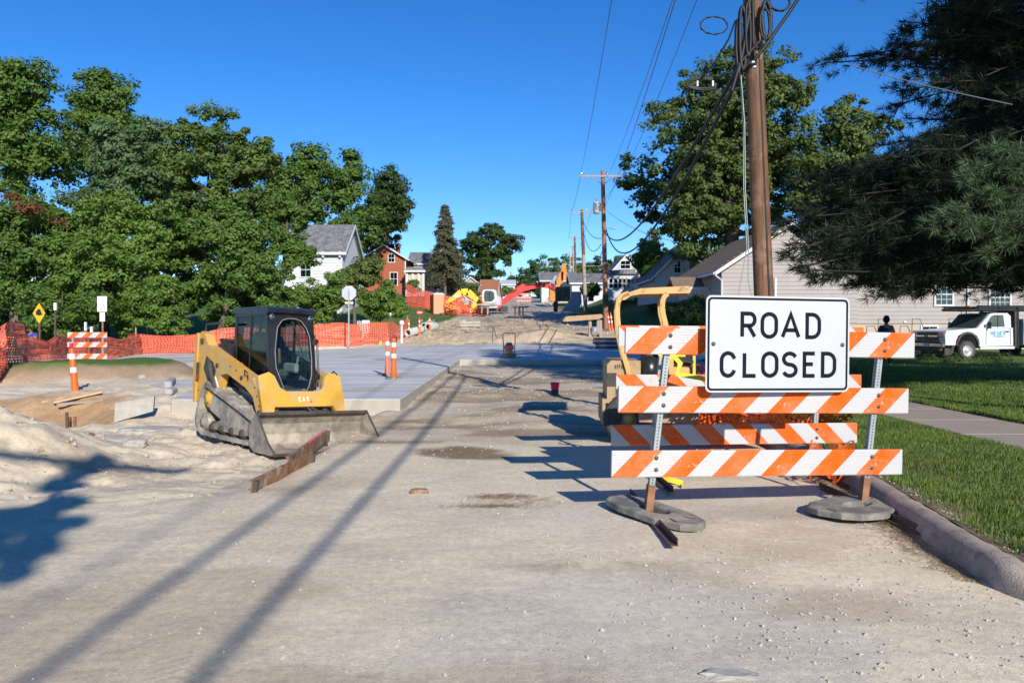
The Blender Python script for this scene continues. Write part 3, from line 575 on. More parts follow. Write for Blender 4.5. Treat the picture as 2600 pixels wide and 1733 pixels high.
# dry straw and pine litter
def straw(cx, cy, sx, sy, n, zf, ln=.05):
    x = cx + RNG.normal(size=n) * sx; y = cy + RNG.normal(size=n) * sy; a = RNG.random(n) * 3.14; d = np.stack([np.cos(a), np.sin(a), RNG.uniform(-.15, .25, n)], 1) * ln * RNG.uniform(.4, 1.2, n)[:, None]; s = np.stack([-np.sin(a), np.cos(a), 0 * a], 1) * .0016
    P = np.stack([x, y, zf(x, y) + .008 + .012 * RNG.random(n)], 1); return np.stack([P - d + s, P + d + s, P + d - s, P - d - s], 1).reshape(-1, 3)
V = np.concatenate([straw(-.1, 7.15, .16, .05, 260, Tr), straw(-.16, 6.75, .2, .03, 200, Tr), straw(.05, 6.95, .2, .12, 160, Tr)]); tag(link('dry_grass', npmesh('dry_grass', V, np.arange(len(V)).reshape(-1, 4)), M['straw']), 'small scatter of dry straw on the bare road left of the barricade', 'straw', kind='stuff')
yy = RNG.uniform(4.8, 8.2, 2600); xx = np.interp(yy, [4.2, 4.67, 5.8, 7.2, 8.5], [2.86, 2.73, 2.84, 3.02, 3.08]) - np.abs(RNG.normal(size=2600)) * .11 * sm(4.3, 5.5, yy) - .02; a = RNG.random(2600) * 3.14
d = np.stack([np.cos(a), np.sin(a), 0 * a], 1) * .028; s = np.stack([-np.sin(a), np.cos(a), 0 * a], 1) * .0018; P = np.stack([xx, yy, Tr(xx, yy) + .006 + .02 * RNG.random(2600) * np.exp(-((xx - 2.85) / .12) ** 2)], 1); V = np.stack([P - d + s, P + d + s, P + d - s, P - d - s], 1).reshape(-1, 3)
tag(link('leaf_litter', npmesh('leaf_litter', V, np.arange(len(V)).reshape(-1, 4)), M['straw']), 'brown pine litter gathered in the gutter along the kerb', 'leaf litter', kind='stuff')
def rock(name, label, cat, loc, sx, sy, sz, m='stone_chunk', seed=1, group=None):
    rg = np.random.default_rng(seed); mb = MB(); import bmesh
    bm = bmesh.new(); bmesh.ops.create_icosphere(bm, subdivisions=3, radius=1)
    for v in bm.verts:
        c = v.co; k = 1 + .28 * (float(vn(c.x * 1.3 + seed, c.y * 1.3 + c.z, 1.5, seed)) - .5) + .22 * (float(vn(c.x + c.z * 2, c.y - c.z, 3.5, seed + 3)) - .5)
        v.co = Vector((max(-.85, min(.85, c.x)) * k * sx, max(-.8, min(.8, c.y)) * k * sy, max(-.7, min(.7, c.z)) * k * sz))
    me = bpy.data.meshes.new(name); bm.to_mesh(me); bm.free(); return tag(link(name, me, M[m], loc=loc), label, cat, group)
rock('concrete_chunk', 'half-buried smooth grey stone at the bottom edge of the road', 'stone', (.93, 3.52, -.01), .15, .065, .045, seed=4)
rock('dirt_clod', 'flat brown dirt clod alone on the road between the wet patch and the straw', 'dirt clod', (-.82, 7.32, .02), .09, .05, .035, 'rust', 5)
rock('boulder', 'brown lump of broken rock at the foot of the dirt mound', 'rock', (-5.55, 10.7, .02), .17, .11, .11, 'rust', 6)
for k, (x, y, a, b, c, lab) in enumerate([(-5.5, 12.6, .55, .3, .08, 'flat grey concrete slab fragment lying on clay beyond the mound'), (-5.2, 10.9, .3, .2, .1, 'pale concrete fragment on the mound side toward the loader'), (-6.2, 11.2, .42, .24, .12, 'largest pale concrete fragment behind the mound crest'), (-4.65, 10.2, .16, .12, .09, 'small pale concrete lump between mound and loader track')]):
    rock('concrete_fragment', lab, 'rubble', (x, y, float(Tr(x, y)) + c * .2), a, b, c, seed=10 + k, group='broken concrete by the dirt mound')
n = 5200; x = RNG.uniform(-9, -2.3, n); y = RNG.uniform(7, 14, n); k = RNG.random(n) < (.10 + .9 * np.exp(-(((x + 5.6) / 1.7) ** 2 + ((y - 9.2) / 2.1) ** 2)) * sm(.35, .6, fbm(x, y, 1.2, 95))); x = x[k]; y = y[k]; s = .008 + .045 * RNG.random(len(x)) ** 4; V, Fc = stones(np.stack([x, y, Tr(x, y) + s * .2], 1), s)
M['clod'] = mat('dirt_clods', (.48, .405, .30), (.36, .30, .215), 9, .95, bmp=.3); tag(link('dirt_clods', npmesh('dirt_clods', V, Fc), M['clod']), 'loose dirt clods and crumbs over the dug ground by the mound', 'dirt', kind='stuff')
n = 500; x = RNG.uniform(-8, 7, n); y = RNG.uniform(44.5, 72, n); s = .03 + .18 * RNG.random(n) ** 6; V, Fc = stones(np.stack([x, y, Tr(x, y) + s * .1], 1), s); tag(link('spoil_lumps', npmesh('spoil_lumps', V, Fc), M['clod']), 'lumps of spoil scattered over the dug-up road beyond the slab', 'dirt', kind='stuff')
# ================================================================ barricades
RAIL_L = 2.43
def rail_mesh(name, m, L=RAIL_L, h=.203, x0=0.0):
    """hollow plastic board with shallow ribs; x from x0, z centred; the stripe pattern follows local x and z"""
    mb = MB(); zs = []; n = 9
    for k in range(n):
        z = -h / 2 + .008 + (h - .016) * k / n; dz = (h - .016) / n; zs += [(z, 0.0), (z + dz * .78, 0.0), (z + dz * .84, .0022), (z + dz * .94, .0022)]
    prof = [(-.014 + d, z) for z, d in zs] + [(-.014, h / 2 - .008)]
    ring = [(-.010, -h / 2)] + prof + [(-.010, h / 2), (.010, h / 2), (.014, h / 2 - .006), (.014, -h / 2 + .006), (.010, -h / 2)]
    k = len(ring); vs = [(x0, y, z) for y, z in ring] + [(x0 + L, y, z) for y, z in ring]
    mb.add(vs, [(i, (i + 1) % k, k + (i + 1) % k, k + i) for i in range(k)]); mb.prism([(y, z) for y, z in ring], x0 - .0005, x0 + .0005, 'x'); mb.prism([(y, z) for y, z in ring], x0 + L - .0005, x0 + L + .0005, 'x')
    me = bpy.data.meshes.new(name); me.from_pydata(mb.v, [], mb.f); me.update(); me.materials.append(M[m]); return me
def post_mesh(L, w_=.045):
    """square tube with round punched holes on all four faces"""
    Vs = []; Fs = []; o = 0
    n = int(L / .0254)
    for k in range(4):
        def P(u, v, k=k):
            a = (u - .5) * w_; b = np.full_like(a, -w_ / 2); z = v * L
            for _ in range(k): a, b = -b, a
            return np.stack([a, b, z], 1)
        V1, F1 = net(lambda u, v: P(.5 + (u - .5) * .56, v), 1, n, .52)
        V2 = np.concatenate([P(np.array([0., .22, .22, 0.]), np.array([0., 0, 1, 1])), P(np.array([.78, 1., 1., .78]), np.array([0., 0, 1, 1]))]); F2 = np.array([[0, 1, 2, 3], [4, 5, 6, 7]])
        Vs += [V1, V2]; Fs += [F1 + o, F2 + o + len(V1)]; o += len(V1) + len(V2)
    inner = MB(); inner.box((0, 0, L / 2), (w_ * .84, w_ * .84, L)); V3 = np.array(inner.v); F3 = np.array(inner.f); Vs.append(V3); Fs.append(F3 + o)
    me = npmesh('post', np.concatenate(Vs), np.concatenate(Fs)); me.materials.append(M['galv']); me.materials.append(M['dark_steel'])
    mi = np.zeros(len(me.polygons), np.int32); mi[-6:] = 1; me.polygons.foreach_set('material_index', mi); return me
BOLT = MB().lathe([(.0, -.009), (.007, -.009), (.0085, -.005), (.009, -.0025), (.0165, -.002), (.0175, 0)], 12, Matrix.Rotation(R(-90), 4, 'X'))
def barricade(label, A, B, z, xs_, mkey, posts, lean, ztop, base_h=.26, group=None, feet=True, sag=0.0, phase=0.0):
    A = Vector((*A, 0)); B = Vector((*B, 0)); d = B - A; L = d.length; ang = math.atan2(d.y, d.x)
    t = thing('road_barricade', label, 'barricade', tuple(A), ang, group)
    me = rail_mesh('rail', mkey, L + phase * 0); tilt = math.atan2(sag, L)
    for k, (zc, x0) in enumerate(zip(z, xs_)):
        o = link('rail', me, None, t, (x0, 0, zc + sag / 2 * 0), (0, tilt, 0))
        for px_ in posts:
            xb = px_ + math.tan(lean) * zc - x0
            for dz in (-.045, .045):
                b = MB(); b.v = list(BOLT.v); b.f = list(BOLT.f); b.sm = list(BOLT.sm); b.build('bolt', M['zinc'], o, (xb, -.0145, dz))
    H = ztop / math.cos(lean); pm = post_mesh(H - base_h + .1)
    for px_ in posts:
        link('post', pm, None, t, (px_ + math.tan(lean) * (base_h - .1), .04, base_h - .1), (0, lean, 0))
        s = MB(); s.box((0, 0, base_h / 2), (.058, .058, base_h)); s.build('post_sleeve', M['rust'], t, (px_, .04, 0), (0, lean, 0))
        if feet:
            a = MB(); a.box((0, .0, .004), (.05, 1.86, .005)); a.box((.0245, 0, .027), (.005, 1.86, .05)); a.build('foot_angle', M['rust_dark'], t, (px_ + .0, .04, .012), (R(-1.2), 0, -ang + R(1.5)))
    return t
f1 = barricade('nearest three-board barricade, leaning right and carrying the ROAD CLOSED sign', (.757, 6.3), (3.155, 6.7), (.434, .926, 1.374), (0, .055, .11), 'stripe_r', (.30, 2.11), R(6.9), 1.42, group='striped barricades closing the road', sag=.05)
f2 = barricade('second barricade standing just behind the ROAD CLOSED one, stripes slanting the other way', (.968, 8.05), (3.50, 8.4), (.416, .905, 1.385), (0, .045, .07), 'stripe_l', (.40, 2.08), R(5.5), 1.45, group='striped barricades closing the road', sag=.02)
# the ROAD CLOSED sign
ang = math.atan2(.24, 1.19); sg = thing('road_closed_sign', 'white rectangular sign reading ROAD CLOSED in black capitals', 'sign', (1.470, 6.29, .978), (0, R(.7), ang))
W_, H_ = 1.215, .742
mb = MB(); mb.prism(rrect(W_, H_, .045, 6, W_ / 2, H_ / 2), 0, .004, 'y'); mb.build('sign_plate', M['white_print'], sg)
mb = MB(); a = rrect(W_ - .028, H_ - .028, .036, 8, W_ / 2, H_ / 2); b = rrect(W_ - .062, H_ - .062, .022, 8, W_ / 2, H_ / 2); k = len(a)
mb.add([(x, -.0012, z) for x, z in a] + [(x, -.0012, z) for x, z in b], [(i, (i + 1) % k, k + (i + 1) % k, k + i) for i in range(k)]); mb.build('border', M['navy_print'], sg)
sc_ = W_ / 842.; ox = 572
mb = MB()
for ch, x0, x1 in (('R', 768, 862), ('O', 884, 987), ('A', 1003, 1120), ('D', 1148, 1242)): glyph(mb, ch, (x0 - ox) * sc_, .413, (x1 - x0) * sc_, .208, .031, PXZ, -.0012)
for ch, x0, x1 in (('C', 652, 747), ('L', 783, 870), ('O', 890, 992), ('S', 1010, 1106), ('E', 1134, 1217), ('D', 1243, 1336)): glyph(mb, ch, (x0 - ox) * sc_, .112, (x1 - x0) * sc_, .205, .031, PXZ, -.0012)
mb.build('lettering', M['navy_print'], sg)
for x in (.062, W_ - .062):
    b = MB(); b.v = list(BOLT.v); b.f = list(BOLT.f); b.sm = list(BOLT.sm); b.build('bolt', M['zinc'], sg, (x, -.002, H_ / 2))
# rubber bases
def rubber_base(label, loc, rz, L=.98, W=.50, tilt=(0, 0)):
    mb = MB(); o = [(-L / 2, -.16 * W), (-L / 2 + .06, -.36 * W), (-.22 * L, -.5 * W), (.22 * L, -.5 * W), (L / 2 - .06, -.34 * W), (L / 2, -.12 * W), (L / 2, .12 * W), (L / 2 - .06, .34 * W), (.22 * L, .5 * W), (-.22 * L, .5 * W), (-L / 2 + .06, .36 * W), (-L / 2, .16 * W)]
    n = len(o); inn = [(.155 * math.cos(a), .085 * math.sin(a)) for a in [math.atan2(p[1], p[0] * .6) for p in o]]
    lay = [(o, 0), (o, .043), ([(x * .97, y * .955) for x, y in o], .051), ([(x * 1.5, y * 1.35) for x, y in inn], .053), ([(x * 1.12, y * 1.1) for x, y in inn], .050), (inn, .04), (inn, 0)]
    vs = [(x, y, z) for pl, z in lay for x, y in pl]; fs = [(i * n + k, i * n + (k + 1) % n, (i + 1) * n + (k + 1) % n, (i + 1) * n + k) for i in range(len(lay) - 1) for k in range(n)]
    mb.add(vs, fs)
    t = thing('rubber_sign_base', label, 'rubber base', loc, (tilt[0], tilt[1], rz), 'rubber bases weighing down the barricade')
    mb.build('base_ring', M['rubber_base'], t)
    for x, y, r in ((.34, .05, .3), (.34, -.1, -.2), (-.36, 0, 1.2)):
        s = MB(); s.box((x, y, .0525), (.10, .014, .004), rot=(0, 0, r)); s.build('grip_slot', M['black_dusty'], t)
    return t
rubber_base('left rubber base of the ROAD CLOSED barricade, lying askew with one end toward the camera', (1.09, 6.36, .03), R(-60), 1.0, .36, (0, R(1.5)))
rubber_base('right rubber base of the ROAD CLOSED barricade, against the kerb', (2.72, 6.52, .03), R(38), .78, .62, (R(-2), 0))
# yellow tape on the barricades
def ribbon_strip(name, label, pts, wd, m, nrm=(0, -1, 0), cat='tape', seed=0, parent=None, group=None):
    rnd = random.Random(seed); pts = [Vector(p) for p in pts]; vs = []
    for i, p in enumerate(pts):
        d = (pts[min(i + 1, len(pts) - 1)] - pts[max(i - 1, 0)]).normalized(); s = d.cross(Vector(nrm)).normalized() * wd / 2; s = Matrix.Rotation(rnd.uniform(-.5, .5), 3, d) @ s
        vs += [tuple(p - s), tuple(p + s)]
    mb = MB(); mb.add(vs, [(2 * i, 2 * i + 1, 2 * i + 3, 2 * i + 2) for i in range(len(pts) - 1)], True); o = mb.build(name, M[m], parent); return tag(o, label, cat, group) if label else o
ribbon_strip('caution_tape', 'yellow tape knotted round the left post of the second barricade, its end drooping', [(1.42, 7.95, 1.22), (1.47, 7.93, 1.17), (1.55, 7.9, 1.19), (1.62, 7.95, 1.12), (1.58, 7.9, 1.02), (1.78, 7.85, .99), (1.98, 7.9, .93), (2.12, 7.95, .88)], .05, 'yellow_tape', seed=3, group='yellow tape on the second barricade')
ribbon_strip('caution_tape', 'yellow tape trailing down the left post of the second barricade to the ground', [(1.42, 8.0, .76), (1.41, 7.98, .6), (1.395, 7.98, .4), (1.37, 7.9, .25), (1.42, 7.8, .12), (1.45, 7.75, .05), (1.58, 7.7, .02), (1.55, 7.55, .02)], .055, 'yellow_tape', seed=5, group='yellow tape on the second barricade')
# ================================================================ orange nets
def net_obj(label, P, nu, nv, hole=.62, m='orange', group=None, name='mesh_fence', cat='safety fence', parent=None):
    V, Fc = net(P, nu, nv, hole); o = link(name, npmesh(name, V, Fc), M[m], parent); return tag(o, label, cat, group) if label else o
def path_net(label, pts, hfun, cell=(.16, .10), m='faded_orange', group=None, wob=.12, hole=.6, seed=0, posts=(), gh=None):
    """pts: (x, y) along the fence; a post every entry of posts (index, kind)"""
    p = np.array(pts, float); seg = np.sqrt((np.diff(p, axis=0) ** 2).sum(1)); s = np.concatenate([[0], np.cumsum(seg)]); L = s[-1]; gz = gh or (lambda x, y: T(x, y))
    H = float(np.mean([hfun(u) for u in np.linspace(0, 1, 20)])); nu = int(L / cell[0]); nv = int(H / cell[1])
    def P(u, v):
        q = u * L; x = np.interp(q, s, p[:, 0]); y = np.interp(q, s, p[:, 1]); h = np.array([hfun(a) for a in np.linspace(0, 1, 400)]); hh = np.interp(u, np.linspace(0, 1, 400), h)
        k = (vn(q, v * 2 + seed, .7, 7 + seed) - .5) * wob * 2 + (vn(q, v * 6, 2.5, 9 + seed) - .5) * wob * .6
        z = gz(x, y) - .02 + v * hh + (vn(q, v, .9, 17 + seed) - .5) * .12 * v; return np.stack([x + k * .4, y + k, z], 1)
    t = thing('orange_safety_fence', label, 'safety fence', group=group); V, Fc = net(P, nu, nv, hole); link('mesh_panel', npmesh('mesh_panel', V, Fc), M[m], t)
    for q, hp, mk, wh in posts:
        x = float(np.interp(q * L, s, p[:, 0])); y = float(np.interp(q * L, s, p[:, 1])); mb = MB(); z0 = float(gz(x, y)); mb.box((x, y - .06, z0 + hp / 2), (.045, .045, hp)); mb.build('fence_post', M[mk], t)
        if wh: mb = MB(); mb.box((x, y - .06, z0 + hp + wh / 2), (.075, .06, wh)); mb.build('post_cap', M['reflective'], t)
    return t
def cpath(pxs):   # (px, Y) -> x, y
    return [((px - 1300) / F * Y, Y) for px, Y in pxs]
path_net('long orange mesh fence along the left trees behind the loader, reaching the stop sign post', cpath([(235, 29), (355, 36), (500, 38.5), (640, 40), (760, 42.5), (888, 43.5)]), lambda u: 1.25 - .30 * math.sin(u * 3.14) + .08 * math.sin(u * 22), posts=[(.36, 1.3, 'old_wood', 0), (.0, 1.3, 'dark_steel', .25)], group='orange mesh fences', wob=.22, hole=.5)
path_net('crumpled orange mesh fence at the far left in front of the workers', cpath([(-60, 17), (0, 19), (70, 22), (150, 25.5), (235, 28.5)]), lambda u: .85 + .55 * u + .06 * math.sin(u * 30), posts=[(.72, 2.0, 'dark_steel', .22)], group='orange mesh fences', wob=.28, seed=3, cell=(.11, .07), hole=.5)
path_net('orange mesh fence sagging between the stop sign and the concrete pipes', cpath([(888, 43.5), (950, 45), (985, 46), (1037, 51)]), lambda u: 1.2 - .35 * math.sin(max(0, u - .45) * 5.7) ** 2, posts=[(.45, 1.5, 'dark_steel', .16), (.98, 1.3, 'orange', 0)], group='orange mesh fences', wob=.15, seed=5)
path_net('long orange mesh fence in front of the far lawn behind the portable toilet', cpath([(1032, 84), (1080, 92), (1110, 95), (1175, 94), (1240, 92)]), lambda u: 2.2 - .5 * u + .1 * math.sin(u * 15), cell=(.3, .2), group='orange mesh fences', wob=.3, seed=6, hole=.5)
path_net('collapsed orange mesh heap below the yellow excavator arm', cpath([(1125, 84), (1150, 83), (1180, 82.5), (1215, 82), (1245, 83)]), lambda u: 1.0 + .35 * math.sin(u * 9), cell=(.2, .12), group='orange mesh fences', wob=.6, seed=8, m='faded_orange')
# crumpled net between the kerb and the roller
def heap(u, v):
    x = 2.2 + u * 1.75 + .12 * (vn(u * 6, v * 5, 1, 71) - .5); y = 10.2 - .9 * v + .9 * (vn(u * 5, v * 4, 1, 72) - .5); z = .03 + .60 * np.sin(np.clip(v, 0, 1) * 2.2) * (.75 + .45 * vn(u * 4, v * 3, 1.4, 73)) + .1 * (vn(u * 14, v * 9, 1, 74) - .5); return np.stack([x, y, np.maximum(z, .03)], 1)
net_obj('crumpled bright orange plastic mesh bunched up behind the second barricade', heap, 34, 26, .6, 'orange', 'loose orange mesh by the kerb')
def flap(u, v):
    x = 2.72 + u * .45 + .16 * v; y = 7.55 + .45 * v + .1 * np.sin(u * 9); z = .05 + .1 * np.abs(np.sin(u * 7 + v * 4)) + .22 * v; return np.stack([x, y, z], 1)
net_obj('loose orange mesh end draped over the kerb behind the right post', flap, 9, 7, .62, 'orange', 'loose orange mesh by the kerb')
def slope_net(u, v):
    x = 3.05 + v * 1.0 + .12 * np.sin(u * 9); y = 10 + u * 9.0; z = .2 + .55 * np.sin(v * 3.1) * (.6 + .4 * np.sin(u * 13)); return np.stack([x, y, z], 1)
net_obj('orange mesh trailing back over the verge behind the right posts', slope_net, 70, 10, .62, 'faded_orange', 'loose orange mesh by the kerb')
# ================================================================ tube delineators
def delineator(label, base, h=1.07, r=.055, m1='orange', tilt=(0, 0), group='striped tube markers', rr=None):
    t = thing('tube_marker', label, 'traffic marker', base, (tilt[0], tilt[1], 0), group); k = h / 1.07
    mb = MB(); mb.lathe([(r * 1.35, .04), (r * 1.15, .3 * k), (r * .95, .95 * k), (r * .9, .96 * k), (0, .962 * k)], 14); mb.build('tube', M[m1], t)
    mb = MB(); mb.lathe([(r * .45, .96 * k), (r * .4, 1.0 * k), (r * .6, 1.02 * k), (r * .6, 1.07 * k), (0, 1.07 * k)], 10); mb.build('handle', M['plastic_red'] if m1 == 'orange' else M[m1], t)
    for a, b in ((.50, .60), (.76, .86)):
        q = lambda z: r * (1.15 - .2 * (z - .3) / .65) + .0025; mb = MB(); mb.lathe([(q(a), a * k), (q(b), b * k)], 14); mb.build('band', M['reflective'], t)
    mb = MB(); mb.prism(ellipse(0, 0, rr or .21, (rr or .21) * .9, 8, 22.5, 382.5)[:-1], 0, .045, 'z'); mb.build('rubber_foot', M['rubber_base'], t); return t
delineator('nearer of the two orange tube markers standing together on the new slab', (-2.79, 19.5, .2))
delineator('farther, redder tube marker just behind another on the new slab', (-3.15, 20.9, .2), m1='faded_orange', r=.05)
delineator('orange tube marker among the lumber at the left, beside the three-board barricade', (-8.6, 16.3, .03), h=1.1, tilt=(0, R(-5)))
for px, py, Y, lab, hh in ((1065, 846, 51, 'tube marker behind the first concrete pipe under the small red sign', 1.15), (1091, 830, 56, 'tube marker with yellow ribbon behind the paired concrete pipes', 1.0), (1195, 800, 79, 'small tube marker in front of the collapsed orange mesh', 1.0), (1038, 846, 50.5, 'leaning faded tube marker at the end of the sagging mesh fence', 1.15), (1477, 773, 97, 'lone tube marker at the foot of the second farthest pole row', 1.1), (1641, 838, 40, 'single tube marker on the lawn right of the roller canopy', 1.1)):
    delineator(lab, (*(at(px, py, Y).xy), float(Tr((px - 1300) / F * Y, Y)) - .02), h=hh, m1='faded_orange' if 'faded' in lab else 'orange', rr=.12)
for k in range(2): delineator(['left one of two tilted tube markers leaning beside the near far-pole', 'right one of two tilted tube markers leaning beside the near far-pole'][k], (*(at(1549 + k * 7, 815, 56).xy), float(T(6.7, 56))), h=1.3, m1='faded_orange', tilt=(0, R(-7)), rr=.1)
# ================================================================ compact track loader
def track_loader():
    t = thing('track_loader', 'yellow compact track loader with black cab and wide bucket, parked on the dirt', 'track loader', (-3.44, 11.62, .02), (R(-1.0), R(-3.2) * 0, 0))
    # local frame: x forward, y to the machine's left, z up; forward points right and towards the camera
    t.rotation_euler = Euler((R(-3.0), R(0.3), math.atan2(-.72, .69))); t.location = (-3.34, 11.48, -.10); t.scale = (.89, .80, .88)
    P = lambda mb, name, m, par=t: mb.build(name, M[m], par)
    out = [(.88, .06), (.98, .16), (.99, .28), (.90, .40), (-.62, .80), (-.80, .83), (-.96, .72), (-1.12, .30), (-1.08, .14), (-.94, .05), (-.7, .02), (.7, .02)]
    for s in (-1, 1):
        tr = thing('track', None, None); tr.parent = t; y0, y1 = s * .44, s * .84
        # belt: closed band round the outline with thickness
        def smooth_loop(p, n=4):
            res = []
            for i in range(len(p)):
                a, b, c, d = (Vector(p[(i + j) % len(p)]) for j in (-1, 0, 1, 2))
                for k in range(n):
                    u = k / n; res.append(.5 * ((2 * b) + (c - a) * u + (2 * a - 5 * b + 4 * c - d) * u * u + (3 * b - a - 3 * c + d) * u ** 3))
            return res
        lp = smooth_loop(out); cx = Vector((0, .36)); n = len(lp); inn = []
        for i in range(n):
            d = (lp[(i + 1) % n] - lp[i - 1]).normalized(); nn = Vector((-d.y, d.x)); inn.append(lp[i] + nn * .055)
        mb = MB(); vs = [(p.x, y, p.y) for y, L in ((y0, lp), (y1, lp), (y1, inn), (y0, inn)) for p in L]
        mb.add(vs, [(r * n + i, r * n + (i + 1) % n, ((r + 1) % 4) * n + (i + 1) % n, ((r + 1) % 4) * n + i) for r in range(4) for i in range(n)], False)
        P(mb, 'track_belt', 'rubber', tr)
        mb = MB()
        for i in range(0, n):
            p = lp[i]; q = lp[(i + 1) % n]; c = (p + q) / 2; d = (q - p).normalized(); a = math.atan2(d.y, d.x)
            for yy, ln in ((y0 + s * .1, .17), (y1 - s * .1, .17)): mb.box((c.x + d.y * .010, yy + (.0), c.y - d.x * .010), (.05, ln, .028), rot=(0, -a, 0), bev=.006)
        o = P(mb, 'track_lug', 'rubber', tr); o['kind'] = 'stuff'
        mb = MB(); mb.prism([(.75, .16), (.8, .3), (.2, .48), (-.55, .66), (-.78, .62), (-.7, .42), (-.3, .30), (-.72, .14), (.4, .12)], s * .50, s * .78, 'y'); P(mb, 'undercarriage_frame', 'bucket', tr)
        for k, (x, z, r) in enumerate([(.74, .25, .165), (-.78, .60, .16), (-.90, .22, .145)]):
            mb = MB(); mb.lathe([(0, -.16), (r * .4, -.165), (r * .45, -.13), (r * .85, -.12), (r, -.10), (r, .1), (r * .4, .14), (0, .14)], 18, Matrix.Translation((x, s * .66, z)) @ Matrix.Rotation(R(90) * s, 4, 'X')); P(mb, ['idler_wheel', 'drive_sprocket', 'idler_wheel'][k], 'yellow' if k == 1 else 'bucket', tr)
        for k in range(4):
            mb = MB(); x = -.58 + k * .34; mb.lathe([(0, -.155), (.05, -.16), (.055, -.12), (.09, -.11), (.095, .1), (0, .12)], 14, Matrix.Translation((x, s * .66, .165)) @ Matrix.Rotation(R(90) * s, 4, 'X')); P(mb, 'track_roller', 'dark_steel', tr)
    # chassis
    mb = MB(); mb.prism([(.86, .2), (.9, .45), (.62, .72), (-1.05, .95), (-1.2, .8), (-1.2, .35), (-1.0, .2)], -.43, .43, 'y'); P(mb, 'chassis', 'dark_steel')
    mb = MB(); mb.prism([(.84, .3), (.88, .5), (.60, .78), (-.4, .86), (-.4, .5)], -.435, -.405, 'y'); P(mb, 'side_skirt', 'bucket')
    mb = MB(); mb.prism([(-1.28, .55), (-1.30, 1.42), (-1.1, 1.50), (-.62, 1.46), (-.6, .9), (-.9, .55)], -.42, .42, 'y'); eh = P(mb, 'engine_cover', 'black_dusty')
    # lift arms with their towers
    for s in (-1, 1):
        arm = [(-1.30, .52), (-1.34, 1.12), (-1.28, 1.60), (-1.20, 1.66), (-1.08, 1.62), (-.92, 1.44), (.40, 1.06), (.62, 1.00), (.86, .80), (1.02, .42), (1.02, .30), (.90, .22), (.84, .30), (.80, .50), (.66, .72), (.42, .84), (-.22, 1.02), (-.44, .98), (-.60, .62), (-.92, .52)]
        mb = MB(); mb.prism(arm, s * .60, s * .76, 'y'); a = P(mb, 'lift_arm', 'yellow')
        hole = MB(); hole.prism([(-.98, 1.26), (-.72, 1.18), (-.60, 1.04), (-.68, .86), (-.86, .84), (-1.06, 1.06)], s * .757, s * .762, 'y'); P(hole, 'arm_recess', 'black_dusty', a)
        for x, z, r in ((-1.14, 1.5, .05), (.9, .5, .045), (-.55, 1.13, .035), (.3, .98, .03)):
            mb = MB(); mb.cyl((x, s * .755, z), (x, s * .785, z), r, n=10); P(mb, 'pivot_pin', 'dark_steel', a)
        mb = MB(); mb.tube([(-1.05, s * .68, 1.38), (-.70, s * .80, .98), (-.52, s * .80, .78)], [.045, .045, .03], 8); P(mb, 'lift_cylinder', 'dark_steel')
        mb = MB(); mb.box((-.55, s * .765, .83), (.26, .012, .075), rot=(0, R(52), 0)); P(mb, 'warning_label', 'reflective', a)
        tw = MB(); tw.prism([(-1.36, .5), (-1.42, .85), (-1.40, 1.55), (-1.34, 1.63), (-1.30, 1.6), (-1.28, .5)], s * .56, s * .78, 'y'); P(tw, 'rear_tower', 'yellow')
    # front cross panel between the arms: wide yellow bezel with the opening for the quick coupler
    cp = MB(); yz = [(-.76, .30), (-.76, .98), (-.56, 1.04), (-.47, .98), (-.40, .80), (-.30, .74), (.30, .74), (.40, .80), (.47, .98), (.56, 1.04), (.76, .98), (.76, .30), (.66, .28), (.58, .36), (.54, .50), (-.54, .50), (-.58, .36), (-.66, .28)]
    cp.prism(yz, 0, .07, 'x', Matrix.Translation((.84, 0, 0)) @ Matrix.Rotation(R(-22), 4, 'Y') @ Matrix.Translation((.27, 0, 0))); cpo = P(cp, 'front_cross_panel', 'yellow')
    mxf = Matrix.Translation((.84, 0, 0)) @ Matrix.Rotation(R(-22), 4, 'Y') @ Matrix.Translation((.27, 0, 0))
    pf = lambda p, z: tuple(mxf @ Vector((.0715 + z, p[0], p[1])))
    tx = MB(); text(tx, 'CAT', -.10, .575, .055, .075, .016, pf, 0); P(tx, 'lettering', 'reflective', cpo)
    tx = MB(); v = [(-.12, .605), (.06, .605), (.075, .58)]; tx.add([pf((.105, .565), 0), pf((.145, .565), 0), pf((.125, .60), 0)], [(0, 1, 2)]); P(tx, 'red_emblem', 'red_print', cpo)
    mb = MB(); mb.box((.92, 0, .36), (.08, 1.0, .10), bev=.02); P(mb, 'coupler_beam', 'yellow')
    mb = MB(); mb.box((.80, 0, .42), (.04, 1.1, .2)); P(mb, 'coupler_shadow_plate', 'black_dusty')
    for s in (-1, 1):
        mb = MB(); mb.tube([(.62, s * .42, .74), (.98, s * .46, .40)], .045, 10); mb.tube([(.90, s * .455, .46), (1.03, s * .46, .32)], .028, 8); P(mb, 'tilt_cylinder', 'dark_steel')
        mb = MB(); mb.prism([(.84, .18), (.96, .20), (1.04, .50), (1.00, .54), (.90, .44)], s * .36 - .03, s * .36 + .03, 'y'); P(mb, 'quick_coupler', 'black_dusty')
    mb = MB(); mb.tube([(.86, .05, .6), (1.0, .15, .5), (1.02, .2, .38), (.95, .3, .44)], .016, 6); mb.tube([(.86, .1, .6), (1.05, .22, .52), (1.04, .3, .36)], .014, 6); P(mb, 'hydraulic_hose', 'black_dusty')
    # cab
    cab = thing('cab', None, None); cab.parent = t; cab.scale = (.94, .90, .975)
    side = [(-.62, .86), (-.68, 2.03), (.30, 2.06), (.40, 2.02), (.60, 1.05), (.66, .84)]
